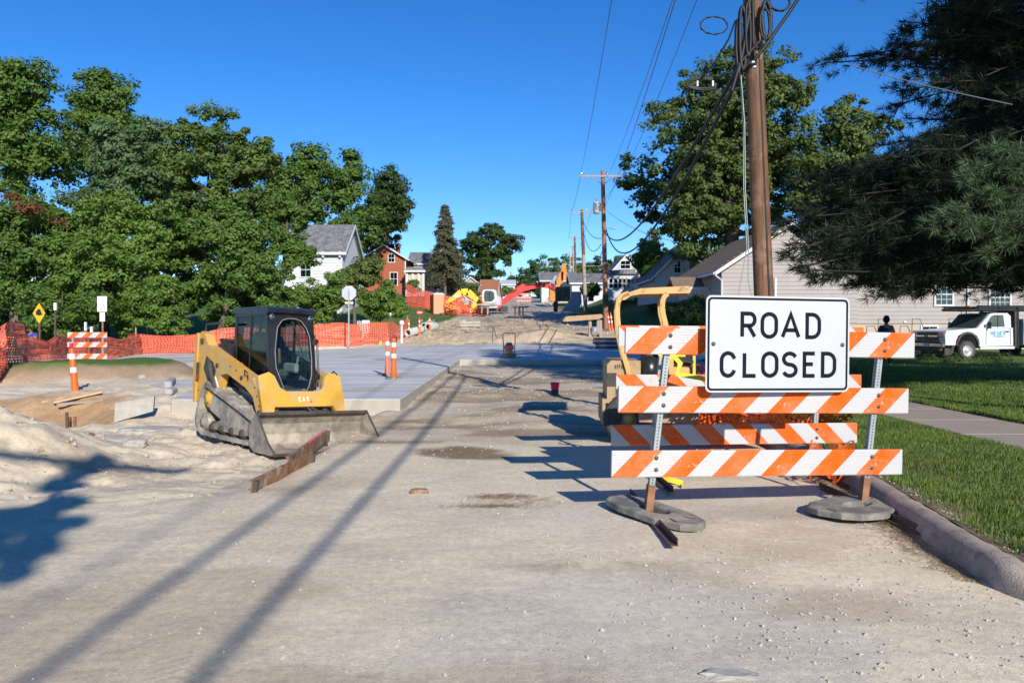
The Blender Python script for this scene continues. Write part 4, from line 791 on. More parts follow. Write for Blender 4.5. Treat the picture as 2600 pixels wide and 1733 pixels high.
    for s in (-1, 1):     # side frames with window openings: bars around a pane
        mb = MB(); yy = s * .455
        def bar(a, b, wd=.05): 
            d = Vector((b[0] - a[0], 0, b[1] - a[1])); L = d.length; mb.box(((a[0] + b[0]) / 2, yy, (a[1] + b[1]) / 2), (L, .05, wd), rot=(0, -math.atan2(d.z, d.x), 0), bev=.012)
        for a, b, wd in (((-.62, .9), (-.68, 2.02), .09), ((-.7, 2.0), (.38, 2.02), .09), ((.37, 2.02), (.61, .9), .10), ((-.62, .9), (.66, .9), .14), ((-.12, .9), (-.12, 2.0), .03)): bar(a, b, wd)
        P(mb, 'side_frame', 'black_paint', cab)
        mb = MB(); mb.prism([(-.60, .95), (-.65, 1.97), (.34, 1.98), (.55, .97)], yy - .006, yy + .006, 'y'); P(mb, 'side_window', 'dark_glass', cab)
        mb = MB()
        for k in range(1, 9): mb.tube([(-.63 + .12 * k, yy * .985, .96), (-.64 + .11 * k, yy * .985, 1.97)], .004, 4)
        for k in range(1, 7): mb.tube([(-.63, yy * .985, .97 + .15 * k), (.5 - .03 * k, yy * .985, .97 + .15 * k)], .004, 4)
        P(mb, 'window_screen', 'black_paint', cab)
    mb = MB()
    for c_, s_ in (((-.60, -.40, 1.45), (.06, .07, 1.1)), ((-.60, .40, 1.45), (.06, .07, 1.1)), ((-.60, 0, 1.0), (.06, .86, .16)), ((-.60, 0, 1.95), (.06, .86, .12)), ((-.60, 0, 1.45), (.04, .05, 1.0))): mb.box(c_, s_)
    P(mb, 'rear_frame', 'black_paint', cab)
    mb = MB(); mb.prism([(-.74, 2.02), (-.72, 2.10), (.36, 2.13), (.47, 2.10), (.50, 2.04), (.44, 2.0)], -.50, .50, 'y'); P(mb, 'cab_roof', 'black_paint', cab)
    # front door: plane through (.40,2.02)-(.64,.86); black frame around an egg-shaped pane
    a = Vector((.43, 0, 2.0)); b = Vector((.68, 0, .66)); ax = (b - a).normalized(); Hh = (b - a).length; nrm = Vector((-ax.z, 0, ax.x)) * 1
    if nrm.x < 0: nrm = -nrm
    pl = lambda y, v, o=0: tuple(a + ax * v + nrm * o + Vector((0, y, 0)))     # v measured down from the top
    pane = [(-.33, .34), (-.30, .20), (-.20, .09), (-.08, .055), (.08, .055), (.20, .09), (.30, .20), (.36, .34), (.385, .70), (.37, .95), (.30, 1.14), (.20, 1.25), (.05, 1.28), (-.10, 1.27), (-.20, 1.22), (-.27, 1.05), (-.36, .85), (-.37, .6)]
    oq = [(-.47, .34), (-.47, .16), (-.47, .02), (-.16, 0), (.16, 0), (.47, .02), (.47, .16), (.47, .34), (.47, .70), (.47, .98), (.40, 1.22), (.27, 1.33), (.06, 1.36), (-.12, 1.35), (-.27, 1.30), (-.36, 1.10), (-.47, .9), (-.47, .6)]
    n = len(pane); mb = MB(); vs = [pl(y, v, .02) for y, v in oq] + [pl(y, v, .03) for y, v in pane] + [pl(y, v, -.03) for y, v in pane] + [pl(y, v, -.03) for y, v in oq]
    mb.add(vs, [(r * n + i, r * n + (i + 1) % n, (r + 1) * n + (i + 1) % n, (r + 1) * n + i) for r in range(3) for i in range(n)]); dr = P(mb, 'front_door', 'black_paint', cab)
    mb = MB(); mb.add([pl(y, v, .008) for y, v in pane], [tuple(range(n))]); P(mb, 'door_glass', 'cab_glass', dr)
    mb = MB(); mb.tube([pl(y, v, .034) for y, v in pane], .009, 6, closed=True); P(mb, 'door_seal', 'grey_print', dr)
    mb = MB(); mb.tube([pl(.06, .22, .04), pl(.20, .68, .05)], .010, 6); mb.tube([pl(.0, .10, .045), pl(.06, .22, .045)], .018, 6); P(mb, 'wiper', 'black_paint', dr)
    mb = MB(); mb.box(pl(-.30, .66, .055), (.03, .05, .24), rot=(0, R(-10), 0), bev=.012); P(mb, 'door_handle', 'black_dusty', dr)
    mb = MB(); mb.tube([pl(.47, .30, .03), pl(.50, .45, .06), pl(.50, .95, .06), pl(.45, 1.15, .03)], .018, 7); mb.box(pl(.48, .42, .05), (.06, .07, .09)); mb.box(pl(.48, .98, .05), (.06, .07, .09)); P(mb, 'door_hinge', 'black_paint', dr)
    for s in (-1, 1):
        mb = MB(); mb.lathe([(.055, -.05), (.058, 0), (.05, .012)], 14, Matrix.Translation((.455, s * .40, 1.965)) @ Matrix.Rotation(R(90), 4, 'Y')); hl = P(mb, 'work_light', 'black_paint', cab)
        mb = MB(); mb.lathe([(.05, .010), (0, .018)], 14, Matrix.Translation((.455, s * .40, 1.965)) @ Matrix.Rotation(R(90), 4, 'Y')); P(mb, 'lens', 'chrome', hl)
    # inside: seat, armrests, floor
    for s in (-1, 1):      # bolts, decals and grab rails on the arms
        mb = MB(); mb.tube([(.56, s * .80, .98), (.60, s * .83, 1.06), (.50, s * .83, 1.10), (.44, s * .80, 1.04)], .011, 6); P(mb, 'grab_rail', 'black_paint')
        for x, z in ((.72, .86), (.80, .74), (.88, .60), (.95, .45), (-1.2, .7), (-1.22, .9), (-.1, 1.13), (.1, 1.08)):
            mb = MB(); mb.cyl((x, s * .758, z), (x, s * .77, z), .014, n=6); P(mb, 'bolt_head', 'dark_steel')
        mb = MB(); mb.box((-1.24, s * .783, 1.0), (.09, .008, .30)); P(mb, 'tower_decal', 'dark_steel'); mb = MB(); mb.box((-1.24, s * .787, .92), (.06, .006, .09)); P(mb, 'tower_emblem', 'red_print')
    for q in range(5): mb = MB(); mb.tube([(-.5 + .05 * q, -.5, .95), (-.35 + .05 * q, -.55 - .01 * q, .85), (.2 + .05 * q, -.5, .72), (.7, -.45 + .02 * q, .55)], .013, 5); P(mb, 'hydraulic_hose', 'black_dusty')
    mb = MB(); mb.box((-.15, 0, 1.06), (.5, .5, .14), bev=.05); mb.box((-.38, 0, 1.42), (.14, .48, .62), rot=(0, R(-8), 0), bev=.05); P(mb, 'seat', 'black_dusty', cab)
    for s in (-1, 1):
        mb = MB(); mb.box((.02, s * .33, 1.16), (.42, .10, .16), bev=.03); mb.tube([(.20, s * .33, 1.22), (.24, s * .33, 1.36)], [.018, .026], 7); P(mb, 'armrest', 'grey_print', cab)
    mb = MB(); mb.box((.25, 0, .80), (.7, .84, .03)); P(mb, 'cab_floor', 'grey_print', cab)
    mb = MB(); mb.box((-.30, -.47, 1.12), (.26, .02, .06), rot=(0, R(38), 0)); P(mb, 'red_tag', 'red_print', cab)
    mb = MB(); mb.box((-1.0, 0, 1.52), (.66, .72, .07), bev=.02); mb.tube([(-1.30, -.64, 1.66), (-1.28, -.64, 1.78), (-.72, -.64, 1.80)], .02, 6); P(mb, 'rear_hood', 'black_dusty')
    # bucket
    bk = thing('bucket', None, None); bk.parent = t; bk.scale = (1, 1.12, .96); W2 = .885
    inside = [(1.76, .015), (1.24, .02), (1.13, .08), (1.08, .22), (1.12, .38), (1.22, .50)]; outs = [(1.22, .525), (1.09, .40), (1.055, .22), (1.10, .06), (1.22, -.005), (1.76, -.005)]
    n = 12; pr = inside + outs; vs = [(x, y, z) for y in (-W2, W2) for x, z in pr]; mb = MB(); mb.add(vs, [(i, (i + 1) % n, n + (i + 1) % n, n + i) for i in range(n)]); P(mb, 'bucket_shell', 'bucket', bk)
    for s in (-1, 1):
        mb = MB(); mb.prism([(1.76, -.005), (1.22, -.005), (1.10, .06), (1.055, .22), (1.09, .40), (1.20, .55), (1.26, .54), (1.60, .16), (1.76, .05)], s * W2, s * (W2 + .014), 'y'); P(mb, 'side_plate', 'bucket', bk)
        mb = MB(); mb.tube([(1.24, s * (W2 + .007), .56), (1.60, s * (W2 + .007), .17), (1.77, s * (W2 + .007), .05), (1.77, s * (W2 + .007), .0)], .014, 6); P(mb, 'edge_strip', 'dark_steel', bk)
    mb = MB(); mb.box((1.765, 0, .006), (.12, W2 * 2 + .03, .022), bev=.005); P(mb, 'cutting_edge', 'dark_steel', bk)
    mb = MB(); mb.box((1.235, 0, .525), (.10, W2 * 2, .05), rot=(0, R(-35), 0), bev=.012); P(mb, 'top_lip', 'dark_steel', bk)
    return t
GL['2'] = [(arcp(.5, .72, .48, .28, 160, -20, 8) + [(0, 0), (1, 0)], False)]; GL['5'] = [([(1, 1), (.1, 1), (.05, .55)] + arcp(.5, .32, .48, .32, 110, -150, 8), False)]; GL['9'] = [_O]
track_loader()
# rusty road forms in front of the bucket
for k, (x0, y0, x1, y1, h, tl, lab) in enumerate([(-2.42, 7.35, -2.28, 9.0, .125, .12, 'nearer rusty steel form lying on edge in front of the bucket'), (-2.32, 8.55, -2.40, 10.7, .145, .12, 'farther rusty steel form with pink-painted top edge below the bucket')]):
    L = math.hypot(x1 - x0, y1 - y0); t = thing('steel_form', lab, 'steel form', (x0 + (.10 if k == 0 else 0), y0, -.02), math.atan2(y1 - y0, x1 - x0), 'rusty steel road forms')
    mb = MB(); mb.box((L / 2, 0, h / 2), (L, .014, h), rot=(tl, 0, 0)); mb.build('form_plate', M['rust'], t)
    mb = MB(); mb.box((L / 2, .012 - h * math.sin(tl) / 2, h * .98), (L, .035, .012)); mb.build('top_flange', M['rust'], t)
    for q in (.04, L - .04): mb = MB(); mb.box((q, -.02, h * .5), (.05, .05, h * .95), rot=(tl, 0, 0)); mb.build('end_socket', M['dark_steel'], t)
    if k == 1: mb = MB(); mb.box((L * .72, .01, h * .98 + .009), (L * .5, .04, .004)); mb.build('pink_paint', mat('pink_paint', (.75, .16, .30), None, 8), t)
# ================================================================ roller
def roller():
    t = thing('pneumatic_roller', 'faded tan roller with curved canopy, parked behind the barricades', 'road roller', (1.15, 10.3, 0), R(-3))
    P = lambda mb, n, m, par=t: mb.build(n, M[m], par)
    mb = MB(); mb.prism([(.04, .50), (.04, .99), (.09, 1.04), (.46, 1.04), (.46, .50)], .10, 1.05, 'y'); body = P(mb, 'engine_hood', 'tan_paint')
    tx = MB(); text(tx, 'HYPAC', .135, .93, .021, .060, .008, PXZ, .0985, .25); P(tx, 'lettering', 'black_paint', body)
    mb = MB(); mb.box((.10, .096, .80), (.12, .006, .17)); P(mb, 'grille', 'black_dusty', body)
    mb = MB(); mb.prism([(-.02, .24), (-.02, .56), (.34, .56), (.34, .24)], .06, 1.05, 'y'); P(mb, 'rear_frame', 'tan_paint')
    mb = MB(); mb.box((.12, .056, .40), (.20, .006, .22)); P(mb, 'rear_grille', 'black_paint')
    for y in (.10, .62, .95):
        w_ = MB(); w_.lathe([(.10, -.10), (.20, -.115), (.27, -.11), (.305, -.08), (.315, 0), (.305, .08), (.27, .11), (.20, .115), (.10, .10)], 28, Matrix.Translation((.30, y, .315)) @ Matrix.Rotation(R(90), 4, 'X')); w = P(w_, 'tyre', 'tyre')
        r_ = MB(); r_.lathe([(0, .05), (.06, .06), (.08, .02), (.14, .03), (.175, .09), (.195, .11), (.2, .10)], 22, Matrix.Translation((.30, y, .315)) @ Matrix.Rotation(R(90), 4, 'X')); P(r_, 'rim', 'pale_yellow', w)
    mb = MB(); mb.box((.95, .55, .62), (1.3, .9, .16)); P(mb, 'main_frame', 'tan_paint')
    mb = MB(); mb.box((.93, .35, .86), (.30, .4, .20), bev=.02); P(mb, 'seat_box', 'pale_yellow')
    mb = MB(); mb.box((.97, .30, 1.01), (.30, .30, .09), rot=(0, R(6), 0), bev=.015); tb = P(mb, 'tool_box', 'black_dusty')
    mb = MB(); mb.box((.96, .24, 1.075), (.32, .34, .025), rot=(R(12), R(8), 0)); P(mb, 'tool_box_lid', 'black_dusty', tb)
    mb = MB(); mb.box((.66, .6, 1.0), (.26, .4, .30), bev=.04); P(mb, 'operator_seat', 'black_dusty')
    mb = MB(); mb.lathe([(0, 0), (.14, 0), (.15, .1), (.14, .26), (0, .3)], 14, Matrix.Translation((.58, .25, .80))); P(mb, 'air_tank', 'black_paint')
    mb = MB(); mb.box((1.14, .2, .93), (.035, .03, .34)); mb.box((.96, .2, 1.105), (.14, .02, .04)); P(mb, 'control_post', 'bright_yellow')
    # canopy and its posts
    mb = MB(); prof = [(.06, 1.78), (.16, 1.86), (.42, 1.92), (1.15, 1.99), (1.40, 1.99), (1.41, 1.90), (1.15, 1.88), (.42, 1.86), (.2, 1.80), (.12, 1.72)]
    prof = [(.20, 1.80), (.24, 1.865), (.34, 1.905), (.46, 1.945), (1.05, 1.972), (1.075, 1.955), (1.075, 1.895), (1.05, 1.882), (.46, 1.872), (.34, 1.85), (.26, 1.80)]
    mb.prism(prof, .05, 1.40, 'y'); P(mb, 'canopy', 'pale_yellow')
    def strap(cn, wd, y):
        q = [Vector((a, 0, b)) for a, b in cn]; Lf, Rt = [], []
        for i, p in enumerate(q):
            d = (q[min(i + 1, len(q) - 1)] - q[max(i - 1, 0)]).normalized(); n_ = Vector((-d.z, 0, d.x)) * wd / 2; Lf.append(((p + n_).x, (p + n_).z)); Rt.append(((p - n_).x, (p - n_).z))
        return MB().prism(Lf + Rt[::-1], y - .03, y + .03, 'y')
    for y in (.08, .30):
        cn = [(.40, .52), (.30, .92), (.25, 1.10), (.21, 1.27), (.182, 1.45), (.170, 1.6), (.168, 1.70), (.180, 1.78), (.205, 1.83), (.25, 1.865), (.31, 1.885)]
        P(strap(cn, .058, y), 'canopy_post', 'pale_yellow')
        cn = [(.84, .62), (.83, 1.2), (.80, 1.36), (.765, 1.5), (.735, 1.62), (.725, 1.71), (.73, 1.79), (.75, 1.84), (.79, 1.88)]
        P(strap(cn, .062, y), 'canopy_post', 'pale_yellow')
    # front drum and yoke beam with worn lettering
    mb = MB(); mb.lathe([(.0, -.55), (.33, -.55), (.34, -.53), (.34, .53), (.33, .55), (0, .55)], 30, Matrix.Translation((1.35, .62, .34)) @ Matrix.Rotation(R(90), 4, 'X')); P(mb, 'steel_drum', 'dark_steel')
    mb = MB(); mb.box((1.10, -.06, .36), (1.36, .08, .18), rot=(0, R(1.5), 0), bev=.01); bm_ = P(mb, 'yoke_beam', 'rust_beam')
    tx = MB(); text(tx, 'HYPAC', .50, .325, .095, .085, .020, lambda p, z: (p[0], -.1035, p[1] - .026 * (p[0] - 1.1)), 0, .4); P(tx, 'worn_lettering', 'tan_paint', bm_)
    mb = MB(); mb.box((1.10, .07, .26), (1.2, .035, .03)); P(mb, 'water_bar', 'dark_steel')
    return t
M['rust_beam'] = mat('rusty_tan_beam', (.44, .29, .18), (.32, .18, .11), 7, .85, bmp=.2, dirt=(.42, .30, .18), damt=.6, dscale=6)
roller()
mb = MB()
for k in range(16):
    p = Vector((2.62 + .075 * k, 10.15, .45 - .16 * math.sin(k / 15 * 3.14) * .6 - .012 * k)); a = R(90) * (k % 2); mb.tube([(p.x + .045 * math.cos(q), p.y + .02 * math.sin(q) * math.cos(a), p.z + .02 * math.sin(q) * (1 if k % 2 else .4)) for q in [6.283 * j / 8 for j in range(8)]], .006, 5, closed=True)
tag(mb.build('steel_chain', M['dark_steel']), 'dark steel chain running from the roller beam into the orange mesh', 'chain')
# red-capped pipe stub and plate compactor
t = thing('pipe_stub', 'dark pipe stub with a pinkish red cap standing in the gravel', 'pipe', (.90, 17.3, .0))
mb = MB(); mb.lathe([(.075, -.05), (.075, .16), (0, .16)], 16); mb.build('pipe', M['dark_steel'], t); mb = MB(); mb.lathe([(.08, .13), (.088, .2), (.10, .27), (.085, .275), (.05, .24), (0, .24)], 16); mb.build('cap', M['plastic_red'], t)
t = thing('plate_compactor', 'orange plate compactor with a black hoop handle on the slab edge', 'compactor', (-.115, 31.4, .25), R(4)); k = 1.0
mb = MB(); mb.prism([(-.28, .09), (-.22, 0), (.22, 0), (.28, .09)], -.25, .27, 'y'); mb.build('base_plate', M['rust'], t)
mb = MB(); mb.box((0, 0, .17), (.30, .34, .14), bev=.03); mb.build('exciter', M['tan_paint'], t)
mb = MB(); mb.box((0, .0, .36), (.36, .34, .22), bev=.06); mb.build('engine', M['red_orange'] if 'red_orange' in M else M['faded_orange'], t)
mb = MB(); mb.box((0, -.1, .50), (.26, .22, .10), bev=.05); mb.build('fuel_tank', M['chrome'], t)
mb = MB(); mb.tube([(-.20, -.1, .08), (-.22, -.12, .5), (-.24, .0, .84), (-.20, .02, .90), (.20, .02, .90), (.24, 0, .84), (.22, -.12, .5), (.20, -.1, .08)], .018, 7); mb.build('handle', M['black_dusty'], t)
t = thing('survey_tripod', 'thin black A-shaped stand on the far edge of the slab', 'stand', tuple(at(1250, 870, 43)), 0)
mb = MB(); mb.tube([(0, 0, 0), (.04, 0, .85)], .022, 6); mb.build('leg', M['dark_steel'], t); mb = MB(); mb.tube([(.22, .1, .25), (.04, 0, .85)], .022, 6); mb.build('leg', M['dark_steel'], t); mb = MB(); mb.box((.04, 0, .86), (.06, .05, .04)); mb.build('top_bracket', M['dark_steel'], t)
# ================================================================ utility poles and lines
def pole(label, base, top, r, m, arm=None, ins=(), tilt=None, band=None, transformer=None, group='wooden utility poles along the street', armlen=2.4, two=None):
    b = Vector(base); tp = Vector(top); t = thing('utility_pole', label, 'utility pole', tuple(b), group=group); d = tp - b
    mb = MB(); mb.tube([tuple(d * k / 6) for k in range(7)], [r * (1.0 - .28 * k / 6) for k in range(7)], 18 if r > .1 and b.y < 20 else 10)
    if two:
        mb = MB(); f = two[0]; mb.tube([tuple(d * k * f / 3) for k in range(4)], [r * (1.0 - .28 * f * k / 3) for k in range(4)], 10); mb.build('pole_shaft', M[two[1]], t)
        mb = MB(); mb.tube([tuple(d * (f + (1 - f) * k / 3)) for k in range(4)], [r * (1.0 - .28 * (f + (1 - f) * k / 3)) for k in range(4)], 10)
    mb.build('pole_shaft', M[m], t)
    if arm:
        for az in (arm if isinstance(arm, tuple) else (arm,)):
            q = d * ((az - b.z) / (tp.z - b.z)); mb = MB(); mb.box((q.x, q.y - r, q.z), (armlen, .10, .12)); a = mb.build('crossarm', M['pole_grey'], t)
            for s in (-1, 1): mb = MB(); mb.tube([(q.x + s * armlen * .27, q.y - r, q.z), (q.x, q.y - r, q.z - .6)], .025, 5); mb.build('brace', M['pole_grey'], t)
            for ix in ins: mb = MB(); mb.lathe([(.03, .05), (.03, .12), (.08, .13), (.09, .17), (.05, .22), (.07, .25), (.03, .30), (0, .30)], 8, Matrix.Translation((q.x + ix, q.y - r, q.z))); mb.build('insulator', M['chrome'], a)
    if band: mb = MB(); q0 = d * band[0]; q1 = d * band[1]; mb.tube([tuple(q0), tuple(q1)], r * 1.05, 12); mb.build('black_band', M['black_dusty'], t)
    if transformer: 
        q = d * transformer; mb = MB(); mb.lathe([(0, -.45), (.22, -.45), (.24, -.4), (.24, .35), (.21, .42), (0, .45)], 14, Matrix.Translation((q.x - r - .32, q.y - .1, q.z))); a = mb.build('transformer', M['siding_grey'], t)
        mb = MB(); mb.tube([(q.x - r - .32, q.y - .1, q.z + .4), (q.x - r - .32, q.y - .1, q.z + .62)], [.05, .025], 6); mb.build('bushing', M['dark_steel'], a)
        mb = MB(); mb.box((q.x - r - .05, q.y - .05, q.z), (.25, .06, .5)); mb.build('bracket', M['dark_steel'], t)
    return t
def wire(label, pts, r, m='rubber_black', group=None, n=24, sag=0.0, name='overhead_wire', cat='wire', segs=5):
    p = []
    for a, b in zip(pts, pts[1:]):
        a = Vector(a); b = Vector(b)
        for k in range(n + (b is pts[-1])):
            u = k / n; q = a.lerp(b, u); q.z -= sag * 4 * u * (1 - u); p.append(q)
    p.append(Vector(pts[-1])); mb = MB(); mb.tube(p, r, segs, cap=False); return tag(mb.build(name, M[m]), label, cat, group)
near_b = Vector((3.275, 10.5, 0)); near_t = Vector((3.275 - .43, 10.5, 10.6))
# near pole: leans left
t = pole('near thick brown utility pole leaning behind the ROAD CLOSED sign', near_b, near_t, .128, 'pole_wood', group=None)
ax_ = (near_t - near_b)
def onp(z, dx=0, dy=0): return (near_b.x + ax_.x * z / 10.6 + dx, 10.5 + dy, z)
mb = MB(); mb.tube([tuple(Vector(onp(z, .03 + .0 * z, -.125 + .004 * z)) - near_b) for z in (1.2, 2.0, 3.0, 4.0, 5.2)], .012, 6); mb.build('ground_conduit', M['rubber_black'], t)
mb = MB(); mb.box(tuple(Vector(onp(1.35, .08, -.09)) - near_b), (.05, .02, .08)); mb.build('tag_plate', M['galv'], t)
mb = MB(); mb.box(tuple(Vector(onp(10.0, 0, -.14)) - near_b), (2.6, .1, .13)); mb.build('crossarm', M['pole_grey'], t)
# coils and splice bundles hung on the near pole
def loop(c, rx, rz, r, tiltx=0, n=26, name='cable_loop', turns=1, jit=.0, yaw=0, drop=0):
    mb = MB(); pts = []
    for k in range(n * turns + 1):
        a = 2 * math.pi * k / n + .6; j = 1 + jit * math.sin(k * 1.7); x = math.cos(a) * rx * j; z = math.sin(a) * rz * j + (drop * (1 if math.sin(a) < 0 else 0)); pts.append((c[0] + x * math.cos(yaw), c[1] + x * math.sin(yaw) + .012 * (k / n) + math.sin(a) * tiltx, c[2] + z))
    mb.tube(pts, r, 6, cap=False); return mb
bt = thing('cable_bundle', 'black cable coils and hanging loops strapped high on the near utility pole', 'cable bundle', (.12, 0, 0))
for (c, rx, rz, r, tr) in (((2.76, 10.30, 5.06), .040, .40, .020, 5), ((2.82, 10.28, 5.16), .03, .34, .016, 4), ((2.72, 10.33, 4.98), .035, .33, .018, 4), ((2.40, 10.3, 5.22), .17, .115, .008, 2), ((3.05, 10.28, 5.28), .055, .24, .024, 3), ((3.22, 10.30, 5.52), .13, .12, .012, 3), ((3.02, 10.25, 5.22), .06, .20, .014, 2)):
    loop(c, rx, rz, r, .02, turns=tr, jit=.03, n=36).build('cable_loop', M['rubber_black'], bt)
for a in ([(2.80, 10.35, 4.72), (2.9, 10.3, 4.78), (3.05, 10.28, 4.98), (3.35, 10.3, 5.4), (3.6, 10.2, 5.8)], [(2.70, 10.3, 4.62), (2.76, 10.3, 4.9), (2.84, 10.3, 5.4), (2.80, 10.3, 5.9)], [(2.93, 10.36, 4.75), (2.9, 10.35, 5.1), (2.88, 10.3, 5.7)], [(2.62, 10.3, 4.4), (2.72, 10.3, 4.75), (2.95, 10.25, 5.0)]):
    mb = MB(); mb.tube(a, .022, 6); mb.build('cable', M['rubber_black'], bt)
for c in ((2.865, 10.25, 4.74), (2.885, 10.25, 4.68)): mb = MB(); mb.box(c, (.05, .05, .035), bev=.01); mb.build('clamp', M['chrome'], bt)
# two heavy aerial cables to the next pole, with a figure-eight storage coil
P2b = (*at(1539, 818, 60).xy, 1.15); P2t = tuple(at(1530, 433, 60))
def catn(a, b, sag, n=30):
    a = Vector(a); b = Vector(b); out = []
    for k in range(n + 1):
        u = k / n; q = a.lerp(b, u); q.z -= sag * 4 * u * (1 - u); out.append(tuple(q))
    return out
c1 = catn((2.86, 10.35, 4.75), at(1529, 575, 60), 1.55); c2 = catn((2.90, 10.35, 4.70), at(1539, 583, 60), 2.0)
for k, c in enumerate((c1, c2)):
    mb = MB(); mb.tube(c, [.028 + .012 * i / 30 for i in range(31)], 6, cap=False); tag(mb.build('aerial_cable', M['rubber_black']), ['upper heavy black cable sweeping from the near pole to the next pole', 'lower heavy black cable sweeping from the near pole to the next pole'][k], 'cable', 'heavy cables between the poles')
st = thing('storage_coil', 'flat snowshoe coil of black cable hanging left of the near pole', 'cable coil', (2.50, 10.75, 4.62))
for k in range(4): mb = loop((0, 0, 0), .25 - .012 * k, .075 - .008 * k, .016, .08, n=24); mb.build('coil_loop', M['rubber_black'], st, rot=(R(20), R(-4), R(10)))
for q in (-.09, .11): mb = MB(); mb.box((q, 0, 0), (.02, .04, .07)); mb.build('bracket', M['galv'], st)
mb = MB(); mb.tube([(2.43, 10.8, 4.66), (2.6, 10.6, 4.85), (2.74, 10.45, 5.1), (2.80, 10.35, 5.3)], .012, 6); tag(mb.build('drop_cable', M['rubber_black']), 'thin black cable curving from the pole bundle to the flat storage coil', 'cable')
# thin power wires overhead
tops = [(2.0, 10.3, 10.3), (3.55, 10.3, 10.3), (4.1, 10.3, 10.3), (3.0, 10.3, 8.7)]
ends = [at(1475, 436, 60), at(1549, 436, 60), at(1586, 434, 60), at(1538, 520, 60)]
lb = ['leftmost thin overhead wire rising from the crossarm to the top of the picture', 'second thin overhead wire from the left, rising from the middle insulator', 'third thin overhead wire from the left, rising from the right insulator', 'lowest thin overhead wire meeting the next pole below its crossarm']
for k in range(4): wire(lb[k], [tops[k], ends[k]], .012, 'wire_grey', 'thin overhead power wires', sag=.5)
# cables running back over the street behind the camera: their shadows cross the road
for k, (a, b, r, s) in enumerate([((3.0, 10.5, 6.9), (1.7, -30, 7.2), .032, .6), ((2.9, 10.5, 6.2), (2.15, -30, 6.6), .032, .7), ((3.3, 10.5, 9.8), (4.2, -30, 9.9), .016, .5)]):
    mb = MB(); mb.tube(catn(a, b, s), r, 8, cap=False); tag(mb.build('aerial_cable', M['rubber_black']), ['thick cable bundle running back over the camera from the near pole', 'lower thick cable bundle running back over the camera', 'single wire running back over the camera'][k], 'cable', 'cables over the camera')
mb = MB(); mb.tube(catn((-14, -6.9, 7.3), (1.25, -5.3, 7.0), .25), .07, 6, cap=False); tag(mb.build('aerial_cable', M['rubber_black']), 'added unseen cable behind the camera, thickened to cast a shadow band on the dirt mound', 'cable', 'cables over the camera')  # made-up cable, placed only for the shadow it throws on the mound
pole('wooden utility pole behind the camera holding the cables', (2.4, -30, 0), (2.2, -30, 10.5), .16, 'pole_wood', arm=10.2, group='wooden utility poles along the street')
# slack drop wires beside the near pole
for k, pts in enumerate([[onp(4.7, -.22, -.1), onp(4.0, -.20, -.1), onp(3.2, -.23, -.1), onp(2.45, -.22, -.1), onp(1.9, -.34, -.1), onp(1.4, -.40, -.15)], [onp(4.7, -.215, -.12), onp(4.0, -.19, -.12), onp(3.2, -.215, -.12), onp(2.45, -.205, -.12), onp(2.05, -.22, -.1), onp(1.75, -.16, -.1), onp(1.4, -.10, -.15)]]):
    mb = MB(); mb.tube(pts, .007, 5, cap=False); tag(mb.build('slack_wire', M['galv']), ['slack grey drop wire left of the near pole, curving outward at the bottom', 'slack grey drop wire left of the near pole, curving back toward the post'][k], 'wire', 'slack wires beside the near pole')
# poles up the street
pole('reddish utility pole with crossarm and grey transformer, first one up the street', P2b, P2t, .20, 'pole_red', arm=P2t[2] - .45, ins=(-1.55, .3, 1.65), band=(.135, .215), transformer=.765, armlen=3.4)
mb = MB(); mb.tube(catn(at(1540, 535, 60), at(1700, 610, 45), .3), .015, 5, cap=False); tag(mb.build('service_wire', M['wire_grey']), 'thin service wire dropping right from the first distant pole into the maple', 'wire')
def far_pole(label, px0, pxt, yt, yb, Y, r, m, arm, armlen, **k): return pole(label, (*at(px0, yb, Y).xy, float(T((px0 - 1300) / F * Y, Y)) - .1), tuple(at(pxt, yt, Y)), r, m, arm=at(pxt, arm, Y).z if arm else None, armlen=armlen, **k)
far_pole('second pole up the street, dark above and pale below, with street light arm', 1487, 1477, 533, 775, 95, .24, 'pole_wood', 539, 2.8, ins=(-1.2, .5, 1.2), band=(.1, .17), two=(.56, 'pole_grey'))
far_pole('third pole up the street, plain brown with short crossarm', 1464, 1459, 600, 765, 140, .22, 'pole_wood', 604, 2.6)
far_pole('pale pole with a transformer can, fourth up the street', 1456, 1455, 622, 758, 155, .20, 'pole_grey', 626, 2.3, transformer=.8)
far_pole('pale grey pole left of the transformer pole', 1449, 1447, 640, 756, 165, .22, 'pole_grey', 644, 2.3)
far_pole('lone pole with T-shaped crossarm rising behind the red excavator arm', 1388, 1387, 662, 742, 200, .24, 'pole_grey', 665, 2.6)
far_pole('small far pole left of the road in front of the dark trees', 1297, 1297, 688, 740, 225, .20, 'pole_grey', 692, 2.0)
mb = MB(); mb.tube([at(1487, 676, 94.5), at(1500, 675, 94.3), at(1526, 676, 94)], .05, 6); tag(mb.build('street_light', M['galv']), 'pale horizontal street light arm reaching right from the second distant pole', 'street light')
t = thing('street_light', 'small grey street lamp head hanging right of the first distant pole', 'street light', tuple(at(1562, 580, 59))); mb = MB(); mb.box((0, 0, 0), (.28, .2, .09), bev=.03); mb.build('lamp_head', M['siding_grey'], t); mb = MB(); mb.tube([(-.1, .1, .0), (-.7, .5, .1)], .025, 5); mb.build('lamp_arm', M['galv'], t)
